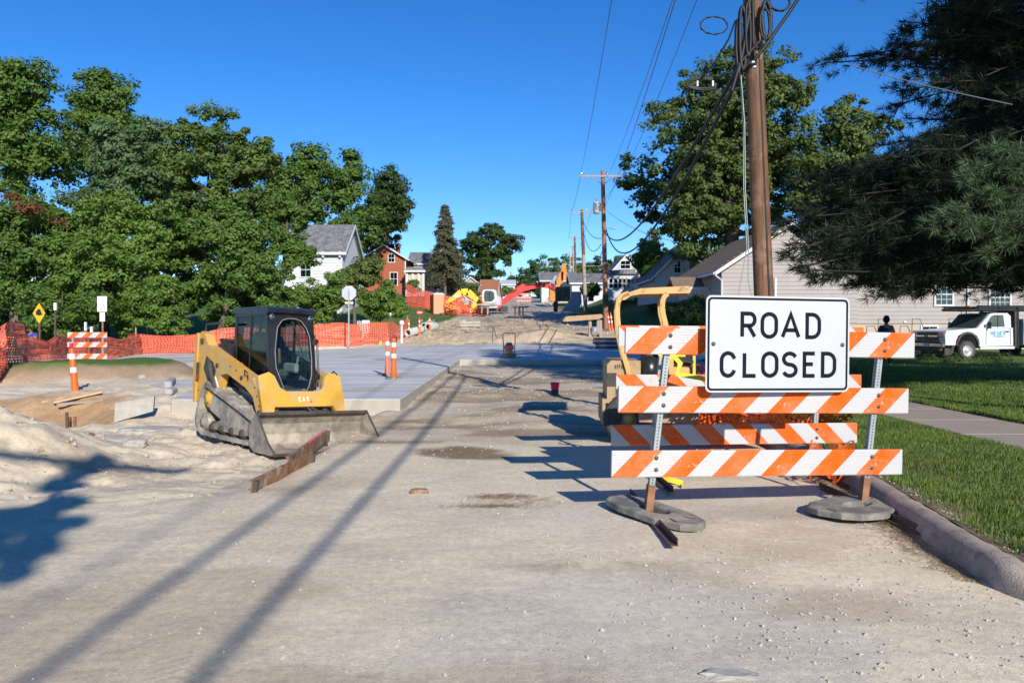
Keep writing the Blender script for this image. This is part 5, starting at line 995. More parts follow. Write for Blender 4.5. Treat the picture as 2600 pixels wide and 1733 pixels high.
for k, (a, b, sg_) in enumerate([((1526, 605, 60), (1480, 560, 95), 0.6), ((1526, 620, 60), (1482, 590, 95), 1.2), ((1476, 438, 60), (1450, 538, 95), .4), ((1586, 436, 60), (1500, 536, 95), .4), ((1528, 640, 60), (1484, 700, 95), .8), ((1479, 600, 95), (1459, 640, 140), 1.), ((1450, 540, 95), (1444, 606, 140), .5), ((1500, 540, 95), (1473, 606, 140), .5)]):
    wire(f'{["upper inner", "sagging inner", "left crossarm", "right crossarm", "lowest looped", "inner far", "left far", "right far"][k]} wire strung between the distant poles up the street', [at(*a), at(*b)], .028 if k in (0, 1, 4) else .018, 'rubber_black' if k in (0, 1, 4) else 'wire_grey', 'wires between the distant poles', n=12, sag=sg_)
wire('thin pale wire slanting down to the right across the dark pine', [at(2160, 166, 9), at(2570, 266, 8)], .006, 'wire_grey', n=8, sag=.02)
# ================================================================ signs on posts
def sign_post(label, base, top, m='dark_steel', w_=.05, cat='sign', name='road_sign', group=None):
    t = thing(name, label, cat, base, group=group); mb = MB(); mb.box((0, 0, (top - base[2]) / 2), (w_, .03, top - base[2])); mb.build('post', M[m], t); return t
zb = float(T(-8.29, 42)) - .1; t = sign_post('grey back of an octagonal stop sign on a thin post in front of the bushes', (-8.29, 42, zb), at(0, 735, 42).z, 'galv', .07); cz = at(0, 743.5, 42).z - zb
mb = MB(); mb.prism([(.39 * math.cos(R(22.5 + 45 * k)), cz + .39 * math.sin(R(22.5 + 45 * k))) for k in range(8)], .03, .036, 'y'); mb.build('octagon_plate', M['galv_flat'] if 'galv_flat' in M else M['siding_grey'], t)
mb = MB(); mb.box((.02, .02, cz - .50), (.40, .01, .14)); mb.build('lower_plate', M['siding_grey'], t)
for dx_, dz_ in ((.09, -.33), (-.16, -.50)): mb = MB(); mb.box((dx_, -.0, cz + dz_), (.09, .01, .08)); mb.build('yellow_sticker', M['yellow_tape'], t)
t = sign_post('white weight limit sign on a brown post before the left trees', (*at(261, 870, 33).xy, -.2), at(0, 816, 33).z, 'rust', .06)
s = 33 / F; mb = MB(); mb.box((-.01, -.03, at(0, 771.5, 33).z + .2), (24.5 * s, .012, 39 * s), bev=.004); pt = mb.build('sign_plate', M['reflective'], t)
mb = MB(); z0 = at(0, 771.5, 33).z + .2
text(mb, 'WEIGHT', -.165, z0 + .19, .043, .06, .012, PXZ, -.037, .25); text(mb, 'LIMIT', -.13, z0 + .06, .043, .07, .012, PXZ, -.037, .25); text(mb, '10', -.05, z0 - .09, .05, .10, .014, PXZ, -.037, .3); text(mb, 'TONS', -.15, z0 - .23, .058, .08, .014, PXZ, -.037, .25); mb.build('lettering', M['black_paint'], pt)
mb = MB(); mb.box((0, -.03, at(0, 804, 33).z + .2), (13 * s, .012, 23 * s)); p2 = mb.build('lower_plate', M['reflective'], t); mb = MB(); mb.box((0, -.038, at(0, 803, 33).z + .2), (10 * s, .004, .03)); mb.build('red_bar', M['red_print'], p2)
t = sign_post('yellow diamond warning sign with a dark symbol in the tree shade', (*at(101, 900, 30).xy, -.2), at(0, 800, 30).z, 'rust_dark', .06); z0 = at(0, 795, 30).z + .2
mb = MB(); mb.prism([(-.23, z0), (0, z0 + .37), (.23, z0), (0, z0 - .37)], -.04, -.03, 'y'); pt = mb.build('diamond_plate', mat('sign_yellow', (.80, .42, .01), None, 4, .5), t)
mb = MB(); mb.prism([(-.11, z0 - .05), (-.11, z0 + .06), (-.03, z0 + .16), (.05, z0 + .14), (.09, z0 + .02), (.12, z0 - .05), (.03, z0 - .09)], -.046, -.043, 'y'); mb.build('dark_symbol', M['black_paint'], pt)
# far-left barricade pair
def far_barricade(label, px0, px1, rows, Y, mkey, group='striped barricades far off', rot=0, posts=True):
    a = at(px0, rows[0][1], Y); L = (px1 - px0) / F * Y; t = thing('road_barricade', label, 'barricade', (a.x, a.y, 0), rot, group); zmin = 9
    for y0, y1 in rows:
        zt = at(0, y0, Y).z; zb_ = at(0, y1, Y).z; zmin = min(zmin, zb_); me = bpy.data.meshes.new('rail'); mb = MB(); mb.box((L / 2, 0, 0), (L, .03, zt - zb_)); me.from_pydata(mb.v, [], mb.f); me.materials.append(M[mkey]); link('rail', me, None, t, (0, 0, (zt + zb_) / 2))
    zt = at(0, rows[0][0], Y).z; g = float(T(a.x, Y)) - .1
    for q in (.12, .88): mb = MB(); mb.box((L * q, .04, (zt + g) / 2), (.05, .05, zt - g)); mb.build('post', M['galv'], t)
    return t
far_barricade('three-board striped barricade standing in the orange mesh at the left', 172, 272, [(843, 857), (868, 881), (897, 911)], 24.6, 'stripe_r')
far_barricade('two-board striped barricade cut off by the left picture edge', -40, 38, [(850, 863), (879, 890)], 31, 'stripe_r')
far_barricade('three-board barricade far up the road beyond the red excavator arm', 1311, 1349, [(744, 749), (752.5, 757.5), (761, 766)], 118, 'stripe_r')
t = thing('traffic_marker_post', 'short black post with white tip in the left mesh fence', 'post', (*at(222, 940, 27).xy, -.2)); mb = MB(); mb.box((0, 0, .75), (.05, .05, 1.5)); mb.build('stake', M['rust_dark'], t, rot=(0, R(-2), 0)); mb = MB(); mb.box((-.05, -.01, 1.62), (.06, .06, .28)); mb.build('white_tip', M['reflective'], t)
# ================================================================ people
def person(label, loc, rz, joints, radii, cloth, legs='denim', skin='skin', head=(0, 0, 1.62), hr=(.088, .105, .125), hairy=True, hat=None, group=None):
    """one continuous body grown by a skin modifier along the joints; clothing by faces' height"""
    t = thing('person', label, 'person', loc, rz, group); names = list(joints); me = bpy.data.meshes.new('body')
    E = [('pelvis', 'chest'), ('chest', 'neck'), ('neck', 'jaw'), ('chest', 'sl'), ('sl', 'el'), ('el', 'hl'), ('chest', 'sr'), ('sr', 'er'), ('er', 'hr'), ('pelvis', 'pl'), ('pl', 'kl'), ('kl', 'al'), ('al', 'tl'), ('pelvis', 'pr'), ('pr', 'kr'), ('kr', 'ar'), ('ar', 'tr')]
    me.from_pydata([joints[n] for n in names], [(names.index(a), names.index(b)) for a, b in E], []); o = bpy.data.objects.new('body', me); sc.collection.objects.link(o)
    me.skin_vertices or o.modifiers.new('s', 'SKIN')
    if not o.modifiers: o.modifiers.new('s', 'SKIN')
    if not me.skin_vertices: me.attributes.update() if hasattr(me.attributes, 'update') else None
    sv = me.skin_vertices[0].data if me.skin_vertices else None
    if sv is None:
        bpy.context.view_layer.objects.active = o; bpy.ops.object.modifier_add(type='SKIN'); sv = me.skin_vertices[0].data
    for i, n in enumerate(names): r = radii[n]; sv[i].radius = (r, r) if not isinstance(r, tuple) else r; sv[i].use_root = n == 'pelvis'
    ss = o.modifiers.new('ss', 'SUBSURF'); ss.levels = 2; ss.render_levels = 2
    dg = bpy.context.evaluated_depsgraph_get(); ev = o.evaluated_get(dg); m2 = bpy.data.meshes.new_from_object(ev); bpy.data.objects.remove(o); m2.name = 'body'
    for k in (cloth, legs, skin): m2.materials.append(M[k])
    hipz = joints['pelvis'][2] + .0; J = {n: Vector(joints[n]) for n in names}
    for p in m2.polygons:
        p.use_smooth = True; c = p.center
        d = min((c - J[n]).length for n in ('hl', 'hr')); e = min((c - (J[a] * .6 + J[b] * .4)).length for a, b in (('el', 'hl'), ('er', 'hr')))
        near = min(names, key=lambda n: (c - J[n]).length)
        p.material_index = 2 if near in ('hl', 'hr', 'neck', 'jaw') or e < .09 else (1 if near in ('pl', 'pr', 'kl', 'kr', 'al', 'ar', 'tl', 'tr') or (near == 'pelvis' and c.z < hipz) else 0)
    link('body', m2, None, t)
    import bmesh
    def blob(name, c, s, m, sub=3, cut=None):
        bm = bmesh.new(); bmesh.ops.create_uvsphere(bm, u_segments=20, v_segments=14, radius=1)
        for v in bm.verts:
            x, y, z = v.co; 
            if name == 'head': k = 1 - .22 * max(0, -z) ; v.co = Vector((x * k * s[0], (y * k - .10 * max(0, -z)) * s[1] - (.16 * s[1] if abs(x) < .2 and -.25 < z < .15 and y < -.8 else 0), z * s[2]))
            else: v.co = Vector((x * s[0], y * s[1], z * s[2]))
        mm = bpy.data.meshes.new(name); bm.to_mesh(mm); bm.free()
        for p in mm.polygons: p.use_smooth = True
        return link(name, mm, M[m], t, c)
    h = blob('head', head, hr, skin)
    if hairy: blob('hair', (head[0], head[1] + .018, head[2] + .022), (hr[0] * 1.06, hr[1] * 1.0, hr[2] * .98), 'hair')
    for s_ in (-1, 1): b = blob('ear', (head[0] + s_ * hr[0], head[1], head[2] - .01), (.014, .025, .035), skin)
    if hat: blob('cap', (head[0], head[1] + .0, head[2] + .06), (hr[0] * 1.12, hr[1] * 1.15, hr[2] * .75), hat)
    for s_, hh in ((1, 'hl'), (-1, 'hr')):        # five fingers on each hand
        H = J[hh]; E_ = J['el' if hh == 'hl' else 'er']; d = (H - E_).normalized(); sd_ = d.cross(Vector((0, 1, 0)) if abs(d.y) < .8 else Vector((0, 0, 1))).normalized(); mb = MB()
        for k in range(4): o_ = H + sd_ * (.018 * (k - 1.5)); L = (.075, .085, .08, .062)[k]; mb.tube([o_, o_ + d * L * .55, o_ + d * L + Vector((0, -.02, 0))], [.010, .009, .007], 6)
        mb.tube([H - d * .02 + sd_ * .03, H + d * .03 + sd_ * .055], [.012, .008], 6); mb.build('fingers', M[skin], t)
    return t
RAD = dict(pelvis=(.15, .12), chest=(.19, .13), neck=.062, jaw=.055, sl=.075, el=.048, hl=.036, sr=.075, er=.048, hr=.036, pl=.098, kl=.065, al=.045, tl=.04, pr=.098, kr=.065, ar=.045, tr=.04)
stand = dict(pelvis=(0, 0, .93), chest=(0, 0, 1.28), neck=(0, .01, 1.47), jaw=(0, 0, 1.56), sl=(.18, 0, 1.40), el=(.25, .03, 1.12), hl=(.22, -.12, .92), sr=(-.18, 0, 1.40), er=(-.25, .03, 1.12), hr=(-.22, -.12, .92), pl=(.10, 0, .86), kl=(.11, -.02, .48), al=(.12, .03, .08), tl=(.13, -.14, .04), pr=(-.10, 0, .86), kr=(-.11, -.02, .48), ar=(-.12, .03, .08), tr=(-.13, -.14, .04))
sx = {k: tuple(Vector(v) * .925) for k, v in stand.items()}
person('man in dark navy shirt seen from behind over the top board', ((2250 - 1300) / F * 25, 25, .10), R(175), sx, RAD, 'navy_cloth', legs='hair', head=(0, 0, 1.52))
bend = dict(stand); bend.update(chest=(0, -.28, 1.10), neck=(0, -.44, 1.18), jaw=(0, -.52, 1.20), sl=(.18, -.36, 1.15), el=(.22, -.42, .86), hl=(.14, -.55, .66), sr=(-.18, -.36, 1.15), er=(-.22, -.42, .86), hr=(-.14, -.55, .66), pelvis=(0, .05, .90))
person('worker in royal blue shirt bending forward behind the left mesh fence', (*at(62, 918, 34).xy, -.25), R(70), bend, RAD, 'blue_cloth', head=(0, -.60, 1.24), hat='blue_cloth', group='workers behind the left fence')
person('worker in blue shirt standing farther right in the left tree shade', (*at(80, 915, 36).xy, -.25), R(-20), sx, RAD, 'blue_cloth', head=(0, 0, 1.50), hat='orange', group='workers behind the left fence')
M['amber'] = mat('amber_lens', (.85, .28, .01), None, 4, .3); M['lamp_glass'] = mat('lamp_glass', (.30, .31, .30), (.2, .2, .2), 8, .1, .5); M['window_teal'] = mat('tinted_window', (.035, .055, .055), (.06, .085, .08), 1.5, .06)
# ================================================================ houses
def window(parent, x, z, wd, h, y=0, m='window_dark', fr='trim', grid=(2, 2), axis='x', depth=.06, name='window', split=True, glass='glass'):
    """window in a wall facing -y (axis x) or -x (axis y)"""
    g = (lambda a, b, c: (a, b, c)) if axis == 'x' else (lambda a, b, c: (b, -a, c))
    fo = MB(); t_ = .09
    def bx(cx, cz, w_, h_, d0, d1, mb): 
        c = g(cx, y - (d0 + d1) / 2, cz); s = (w_, abs(d1 - d0), h_) if axis == 'x' else (abs(d1 - d0), w_, h_); mb.box(c, s)
    for cx, cz, w_, h_ in ((x, z + h / 2 + t_ / 2, wd + 2 * t_, t_), (x, z - h / 2 - t_ / 2, wd + 2 * t_ + .04, t_), (x - wd / 2 - t_ / 2, z, t_, h), (x + wd / 2 + t_ / 2, z, t_, h)): bx(cx, cz, w_, h_, .0, depth, fo)
    if split: bx(x, z, wd, .05, .0, .04, fo)
    for k in range(1, grid[0]): bx(x - wd / 2 + wd * k / grid[0], z, .022, h, .012, .03, fo)
    for k in range(1, grid[1]): bx(x, z - h / 2 + h * k / grid[1], wd, .022, .012, .03, fo)
    o = fo.build(name, M[fr], parent); b = MB(); bx(x, z, wd, h, .002, .006, b); b.build('backing', M[m], o); b = MB(); bx(x, z, wd, h, .012, .014, b); b.build('pane', M[glass], o); return o  # shade of the unlit room painted as a dark panel; a red one is a curtain
def gable_house(label, loc, rz, w_, d, wallh, roofh, wm, rm, over=.35, base=0, name='house', boards=0, group=None, bare=False, trim='trim', cat='house', fm='foundation'):
    """gable end faces -y; ridge runs back along y; origin at the middle of the front foot"""
    t = thing(name, label, cat, loc, rz, group)
    mb = MB(); mb.prism([(-w_ / 2, base), (-w_ / 2, wallh), (0, wallh + roofh), (w_ / 2, wallh), (w_ / 2, base)], 0, d, 'y'); mb.build('wall', M[wm], t)
    if base > 0: mb = MB(); mb.box((0, d / 2, base / 2 - .3), (w_ - .06, d - .06, base + .6)); mb.build('foundation', M[fm], t)
    sl = roofh / (w_ / 2); L = math.hypot(w_ / 2 + over, (w_ / 2 + over) * sl)
    for s in (-1, 1):
        mb = MB(); xe = s * (w_ / 2 + over); ze = wallh - over * sl; mb.prism([(0, wallh + roofh + .02), (xe, ze + .02), (xe, ze + .16), (0, wallh + roofh + .16)], -over, d + over, 'y'); r_ = mb.build('roof', M[rm], t)
        mb = MB(); mb.prism([(0, wallh + roofh - .06), (xe, ze - .06), (xe, ze + .12), (0, wallh + roofh + .12)], -over - .05, -over - .005, 'y'); mb.build('rake_trim', M[trim], t)
        mb = MB(); mb.box((s * (w_ / 2 + over + .05), d / 2, ze + .04), (.10, d + 2 * over, .12)); mb.build('gutter', M[trim], t)
    if boards:
        z = base + .05; k = 0
        while z < wallh + roofh - .15:
            hw = w_ / 2 if z < wallh else (w_ / 2) * (1 - (z - wallh) / roofh)
            mb = MB(); mb.add([(-hw, -.002, z + boards), (hw, -.002, z + boards), (hw, -.028, z), (-hw, -.028, z), (-hw, -.002, z), (hw, -.002, z)], [(0, 1, 2, 3), (3, 2, 5, 4)]); mb.build('siding_board', M[wm], t); z += boards
    return t
# beige house at the right: gable wing towards the street, long wing behind the pine
Y0 = 40.0; xl = at(1832, 0, Y0).x; ev = at(0, 683, Y0).z; W = 6.6; rh = W / 2 * .66
bh = gable_house('long beige-sided house with brown roof behind the pine at the right', (xl + W / 2, Y0, 0), 0, W, 10.5, ev, rh, 'siding_beige', 'shingle_brown', .40, 1.5, boards=.20)
lx0 = W / 2; LW = 15.5; y1 = .9
mb = MB(); mb.box((lx0 + LW / 2, y1 + 3, (1.5 + ev) / 2 - .1), (LW, 6, ev - 1.5 - .2)); mb.build('wall', M['siding_beige'], bh)
mb = MB(); mb.box((lx0 + LW / 2, y1 + 3, .6), (LW - .06, 5.94, 1.8)); mb.build('foundation', M['foundation'], bh)
ge = at(0, 697, Y0 + y1 - .5).z
z = 1.52
while z < ge - .25:
    mb = MB(); mb.add([(lx0, y1 - .002, z + .2), (lx0 + LW, y1 - .002, z + .2), (lx0 + LW, y1 - .03, z), (lx0, y1 - .03, z), (lx0, y1 - .002, z), (lx0 + LW, y1 - .002, z)], [(0, 1, 2, 3), (3, 2, 5, 4)]); mb.build('siding_board', M['siding_beige'], bh); z += .2
mb = MB(); mb.prism([(y1 - .5, ge), (y1 + 3, ge + 1.5), (y1 + 6.5, ge), (y1 + 6.5, ge - .12), (y1 + 3, ge + 1.36), (y1 - .5, ge - .12)], lx0, lx0 + LW + .3, 'x'); mb.build('roof', M['shingle_brown'], bh)
mb = MB(); mb.box((lx0 + LW / 2, y1 - .55, ge - .06), (LW, .12, .14), bev=.02); mb.build('gutter', M['trim'], bh)
px2x = lambda px, Y=Y0 + y1: (px - 1300) / F * Y - (xl + W / 2)
for px, wd, h, zc, gr in ((2395, .80, 1.0, at(0, 747, Y0 + y1).z, (3, 4)), (2537, .95, .95, at(0, 755, Y0 + y1).z, (4, 4))): window(bh, px2x(px), zc, wd, h, y1 - .03, grid=gr)
window(bh, px2x(2360), 1.18, .72, .36, y1 + .03, grid=(2, 1), split=False)
mb = MB(); mb.box((px2x(2455), y1 - .08, (ge + 1.3) / 2), (.09, .07, ge - 1.3)); mb.build('downspout', M['trim'], bh)
mb = MB(); mb.box((px2x(2296), y1 - .05, at(0, 817, 41).z), (.14, .05, .1)); mb.build('outlet_box', M['trim'], bh)
mb = MB(); mb.tube([(-W / 2 - .42, -.4, ev - .15), (-W / 2 - .42, -.38, ev - .3), (-W / 2 - .02, -.08, ev - .55), (-W / 2 - .02, -.08, .4)], .05, 7); mb.build('downspout', M['trim'], bh)
mb = MB(); mb.box((px2x(1968, Y0), -.05, at(0, 735, Y0).z), (.10, .06, 1.15)); mb.build('utility_strip', M['trim'], bh)
for px, h in ((2225, .75), (2310, .75), (2432, 1.1)):      # hand rails against the wall
    x = px2x(px); mb = MB(); mb.tube([(x - .25, y1 - .7, 1.0), (x - .22, y1 - .7, 1.0 + h), (x + .15, y1 - .7, 1.0 + h), (x + .4, y1 - .7, 1.1)], .02, 5); mb.build('hand_rail', M['dark_steel'], bh)
# porch hood on the left side of the gable wing
mb = MB(); mb.prism([(-1.0, 0), (0, .55), (1.0, 0), (1.0, -.1), (0, .43), (-1.0, -.1)], -W / 2 - 1.9, -W / 2 - .3, 'x', Matrix.Translation((0, 3.2, ev - .75))); mb.build('porch_roof', M['shingle_brown'], bh)
mb = MB(); mb.box((-W / 2 - 1.0, 2.2, ev - .85), (1.9, .12, .16)); mb.box((-W / 2 - 1.92, 3.2, ev - .85), (.1, 2.0, .16)); mb.build('porch_fascia', M['trim'], bh)
mb = MB(); mb.tube([(-W / 2, 2.2, ev - 2.0), (-W / 2 - 1.3, 2.2, ev - .95)], .06, 6); mb.box((-W / 2 - .05, 2.2, ev - 1.4), (.1, .12, 1.2)); mb.build('porch_bracket', M['trim'], bh)
# white house with grey roof on the left (long side faces the street)
def long_house(label, loc, rz, w_, d, zb, wallh, roofh, wm, rm, over=.4, group=None, trim='trim', boards=0, name='house'):
    """ridge along x, eave side facing -y; origin at front-left foot"""
    t = thing(name, label, 'house', loc, rz, group); mb = MB(); mb.prism([(0, -zb), (0, wallh), (d / 2, wallh + roofh), (d, wallh), (d, -zb)], 0, w_, 'x'); mb.build('wall', M[wm], t); sl = roofh / (d / 2)
    for s in (-1, 1):
        c = d / 2; ye = c + s * (d / 2 + over); ze = wallh - over * sl; mb = MB(); mb.prism([(c, wallh + roofh + .02), (ye, ze + .02), (ye, ze + .15), (c, wallh + roofh + .15)], -over, w_ + over, 'x'); mb.build('roof', M[rm], t)
        for xx in (-over - .05, w_ + over + .005): mb = MB(); mb.prism([(c, wallh + roofh - .12), (ye, ze - .12), (ye, ze + .13), (c, wallh + roofh + .13)], xx, xx + .045, 'x'); mb.build('rake_trim', M[trim], t)
    mb = MB(); mb.box((w_ / 2, -over - .05, wallh - over * sl + .02), (w_ + 2 * over, .12, .22)); mb.build('gutter', M[trim], t)
    if boards:
        z = -.2
        while z < wallh - .3: mb = MB(); mb.add([(0, -.002, z + boards), (w_, -.002, z + boards), (w_, -.03, z), (0, -.03, z), (0, -.002, z), (w_, -.002, z)], [(0, 1, 2, 3), (3, 2, 5, 4)]); mb.build('siding_board', M[wm], t); z += boards
    return t
Y = 66; s = Y / F; g = at(0, 745, Y).z; h1 = at(0, 637, Y).z - g
wh = long_house('white house with grey shingled roof half hidden by the left trees', (at(728, 0, Y).x, Y, g), R(-2), (870 - 728) * s, 6.2, 3, h1, 2.3, 'siding_white', 'shingle_grey', .35, boards=.22)
for dx_ in (3.0, 4.35): mb = MB(); mb.box((dx_, -.16, h1 - .3), (.14, .34, .5)); mb.build('eave_bracket', M['trim'], wh)
mb = MB(); mb.box((4.42, -.05, h1 / 2), (.16, .08, h1)); mb.build('corner_board', M['trim'], wh); mb = MB(); mb.box((2.2, -.06, .35), (4.4, .1, .25)); mb.build('belt_board', M['trim'], wh)
window(wh, 1.55, 1.9, .8, 1.1, -.02, grid=(2, 1))
mb = MB(); mb.prism([(-.3, h1 - .2), (-.3, h1 + .1), (.9, h1 + 1.4), (2.1, h1 + .1), (2.1, h1 - .2)], -1.6, 1.5, 'y', Matrix.Translation((-.6, 0, 0))); mb.build('side_gable', M['shingle_grey'], wh)
# brick house
Y = 100; s = Y / F; g = at(0, 750, Y).z; ev = at(0, 655, Y).z - g; pk = at(0, 625, Y).z - g; wdt = (1037 - 915) * s
brk = gable_house('red brick house with white eaves up the left side', (at(976, 0, Y).x, Y, g), 0, wdt - .8, 9, ev, pk - ev + .1, 'brick', 'shingle_grey', .5)
for px, py, wd, h in ((954, 655, .6, 1.0), (994, 655, .7, .95), (1000, 708, .8, 1.5)): window(brk, (px - 976) * s, at(0, py, Y).z - g, wd, h, 0, grid=(2, 2))
mb = MB(); mb.box((1.1, 4, pk + .1), (.5, .5, 1.2)); mb.build('chimney', M['brick'], brk)
mb = MB(); mb.box((2.55, -.08, ev / 2), (.14, .12, ev)); mb.build('downspout', M['trim'], brk)
pc = thing('porch', 'tan porch annex with white columns beside the brick house', 'porch', (at(1053, 0, 98).x, 98, at(0, 752, 98).z), 0); s = 98 / F; H = (752 - 690) * s
mb = MB(); mb.box((0, .6, H / 2), (46 * s, 1.0, H)); mb.build('wall', M['tan_wall'], pc)
mb = MB(); mb.prism([(-25 * s, H), (-25 * s, H + .15), (-18 * s, H + .55), (18 * s, H + .55), (27 * s, H + .15), (27 * s, H)], -.4, 1.6, 'y'); mb.build('roof', M['shingle_grey'], pc); mb = MB(); mb.box((0.04, -.42, H + .06), (54 * s, .06, .22)); mb.build('fascia', M['trim'], pc)
for q in (-20, -5, 10, 22): mb = MB(); mb.box((q * s, .0, H / 2), (.26, .2, H - .05)); mb.build('column', M['trim'], pc)
for q in (-12, 3): mb = MB(); mb.box((q * s, .08, H * .5), (.5, .05, H * .5)); mb.build('shutter', M['curtain'], pc)
Y = 112; s = Y / F; g = at(0, 748, Y).z
w2 = long_house('white two-storey house with dark roof behind the spruce', (at(1040, 0, Y).x, Y, g), 0, (1160 - 1040) * s, 6, 1, at(0, 668, Y).z - g, 1.6, 'siding_white', 'shingle_grey', .3)
for px, py in ((1095, 690), (1120, 690), (1140, 722), (1110, 722), (1080, 722)): window(w2, (px - 1040) * s, at(0, py, Y).z - g, .8, 1.2, 0)
Y = 128; s = Y / F; g = at(0, 760, Y).z
gable_house('small beige garage with pointed roof in front of the round tree', (at(1195, 0, Y).x, Y, g), 0, 46 * s, 5, at(0, 722, Y).z - g, 1.1, 'siding_beige', 'shingle_red', .25, name='garage')
long_house('low house with large reddish brown roof left of the road', (at(1216, 0, 125).x, 125, at(0, 765, 125).z), R(-4), 44 * 125 / F, 9, 1, .9, 2.5, 'tan_wall', 'shingle_red', .2)
long_house('small reddish roofed shed in front of the far trees', (at(1207, 0, 131).x, 131, at(0, 755, 131).z), 0, 24 * 131 / F, 7, 1, 1.9, 1.6, 'tan_wall', 'shingle_red', .2)
# right-hand houses
Y = 112; s = Y / F; g = at(0, 762, Y).z
wg = long_house('white garage with grey roof beside the far poles', (at(1452, 0, Y).x, Y, g), 0, (1540 - 1452) * s, 8, 1, at(0, 718, Y).z - g, 1.4, 'siding_white', 'shingle_grey', .3); window(wg, 2.2, 1.2, .7, 1.0, 0)
Y = 135; s = Y / F; g = at(0, 760, Y).z
long_house('long low white house with grey roof at the top of the road', (at(1375, 0, Y).x, Y, g), 0, (1462 - 1375) * s, 8, 1, at(0, 712, Y).z - g, 1.5, 'siding_white', 'shingle_grey', .3)
Y = 88; s = Y / F; g = at(0, 748, Y).z
gh = gable_house('grey gambrel house with a glazed porch under the small tree', (at(1590, 0, Y).x, Y, g), 0, 75 * s, 8, at(0, 690, Y).z - g, (690 - 648) * s, 'siding_grey', 'shingle_grey', .25); window(gh, -.1, at(0, 672, Y).z - g, 1.0, .8, 0, grid=(2, 1))
pp = thing('porch', 'grey glazed porch on the front of the gambrel house', 'porch', (at(1575, 0, 84).x, 84, at(0, 748, 84).z)); s = 84 / F; H = 52 * s
mb = MB(); mb.box((0, 1, H / 2 - .3), (70 * s, 2, H + .5)); mb.build('wall', M['siding_grey'], pp); mb = MB(); mb.prism([(-38 * s, H), (-36 * s, H + .35), (36 * s, H + .5), (38 * s, H)], -.3, 2.3, 'y'); mb.build('roof', M['shingle_grey'], pp)
for q in (-24, -12, 0, 10, 20): window(pp, q * s, H * .55, .34, .95, 0, grid=(1, 1))
Y = 80; s = Y / F; g = at(0, 745, Y).z
wr = gable_house('white house with red-curtained windows under the small tree', (at(1655, 0, Y).x, Y, g), 0, 62 * s, 7, at(0, 700, Y).z - g, 1.0, 'siding_white', 'shingle_grey', .25); 
for q in (-18, -8, 14): window(wr, q * s, 1.0, .35, .8, 0, grid=(1, 2), m='red_print' if q == 14 else 'window_dark')
mb = MB(); 
for q in range(9): mb.box((-1.9 + .14 * q - .8, -1.6, .55 - .04 * q), (.05, .05, .8))
mb.box((-2.1, -1.6, .85), (1.3, .06, .06), rot=(0, R(12), 0)); mb.build('porch_railing', M['trim'], wr)
Y = 66; s = Y / F; g = at(0, 770, Y).z
dk = gable_house('dark shaded house with a steep gable between maple and small tree', (at(1745, 0, Y).x, Y, g), 0, 5.2, 9, at(0, 700, Y).z - g, 2.6, 'siding_grey', 'shingle_grey', .4); window(dk, -.8, 2.9, .5, .9, 0); window(dk, .8, 2.9, .5, .9, 0)
long_house('far white roofed building beside the lone pole at the crest', (at(1275, 0, 170).x, 170, at(0, 752, 170).z), 0, 32 * 170 / F, 6, 1, 2.4, 1.0, 'siding_white', 'siding_grey', .2)
# ================================================================ site machines and clutter far up the road
def P_(mb, n, m, t): return mb.build(n, M[m], t)
t = thing('portable_toilet', 'tan portable toilet with white roof on the left lawn', 'portable toilet', (*at(1110, 0, 86).xy, float(T(-7.8, 86))), R(24)); 
mb = MB(); mb.box((0, 0, 1.0), (1.12, 1.12, 2.0), bev=.03); P_(mb, 'cabin', 'toilet', t); mb = MB(); mb.box((-.58, 0, 1.0), (.05, 1.0, 1.9)); P_(mb, 'door', 'toilet_dark', t); mb = MB(); mb.prism([(-.6, 2.0), (-.56, 2.12), (-.3, 2.2), (.3, 2.2), (.56, 2.12), (.6, 2.0)], -.6, .6, 'y'); P_(mb, 'roof', 'trim', t)
def arm_pts(P, wd, th0, th1, name, m, t):
    mb = MB(); n = len(P)
    for i in range(n - 1):
        a, b = Vector(P[i]), Vector(P[i + 1]); d = (b - a).normalized(); nn = Vector((-d.z, 0, d.x)); k0 = th0[i] / 2; k1 = th0[i + 1] / 2
        vs = [a + nn * k0, b + nn * k1, b - nn * k1, a - nn * k0]; mb.add([tuple(v + Vector((0, -wd / 2, 0))) for v in vs] + [tuple(v + Vector((0, wd / 2, 0))) for v in vs], [(0, 1, 2, 3), (4, 5, 6, 7), (0, 1, 5, 4), (1, 2, 6, 5), (2, 3, 7, 6), (3, 0, 4, 7)])
    return mb.build(name, M[m], t)
def lp(o, px, py, dy=0): v = at(px, py, o.location.y + dy) - Vector(o.location); return (v.x, v.y, v.z)
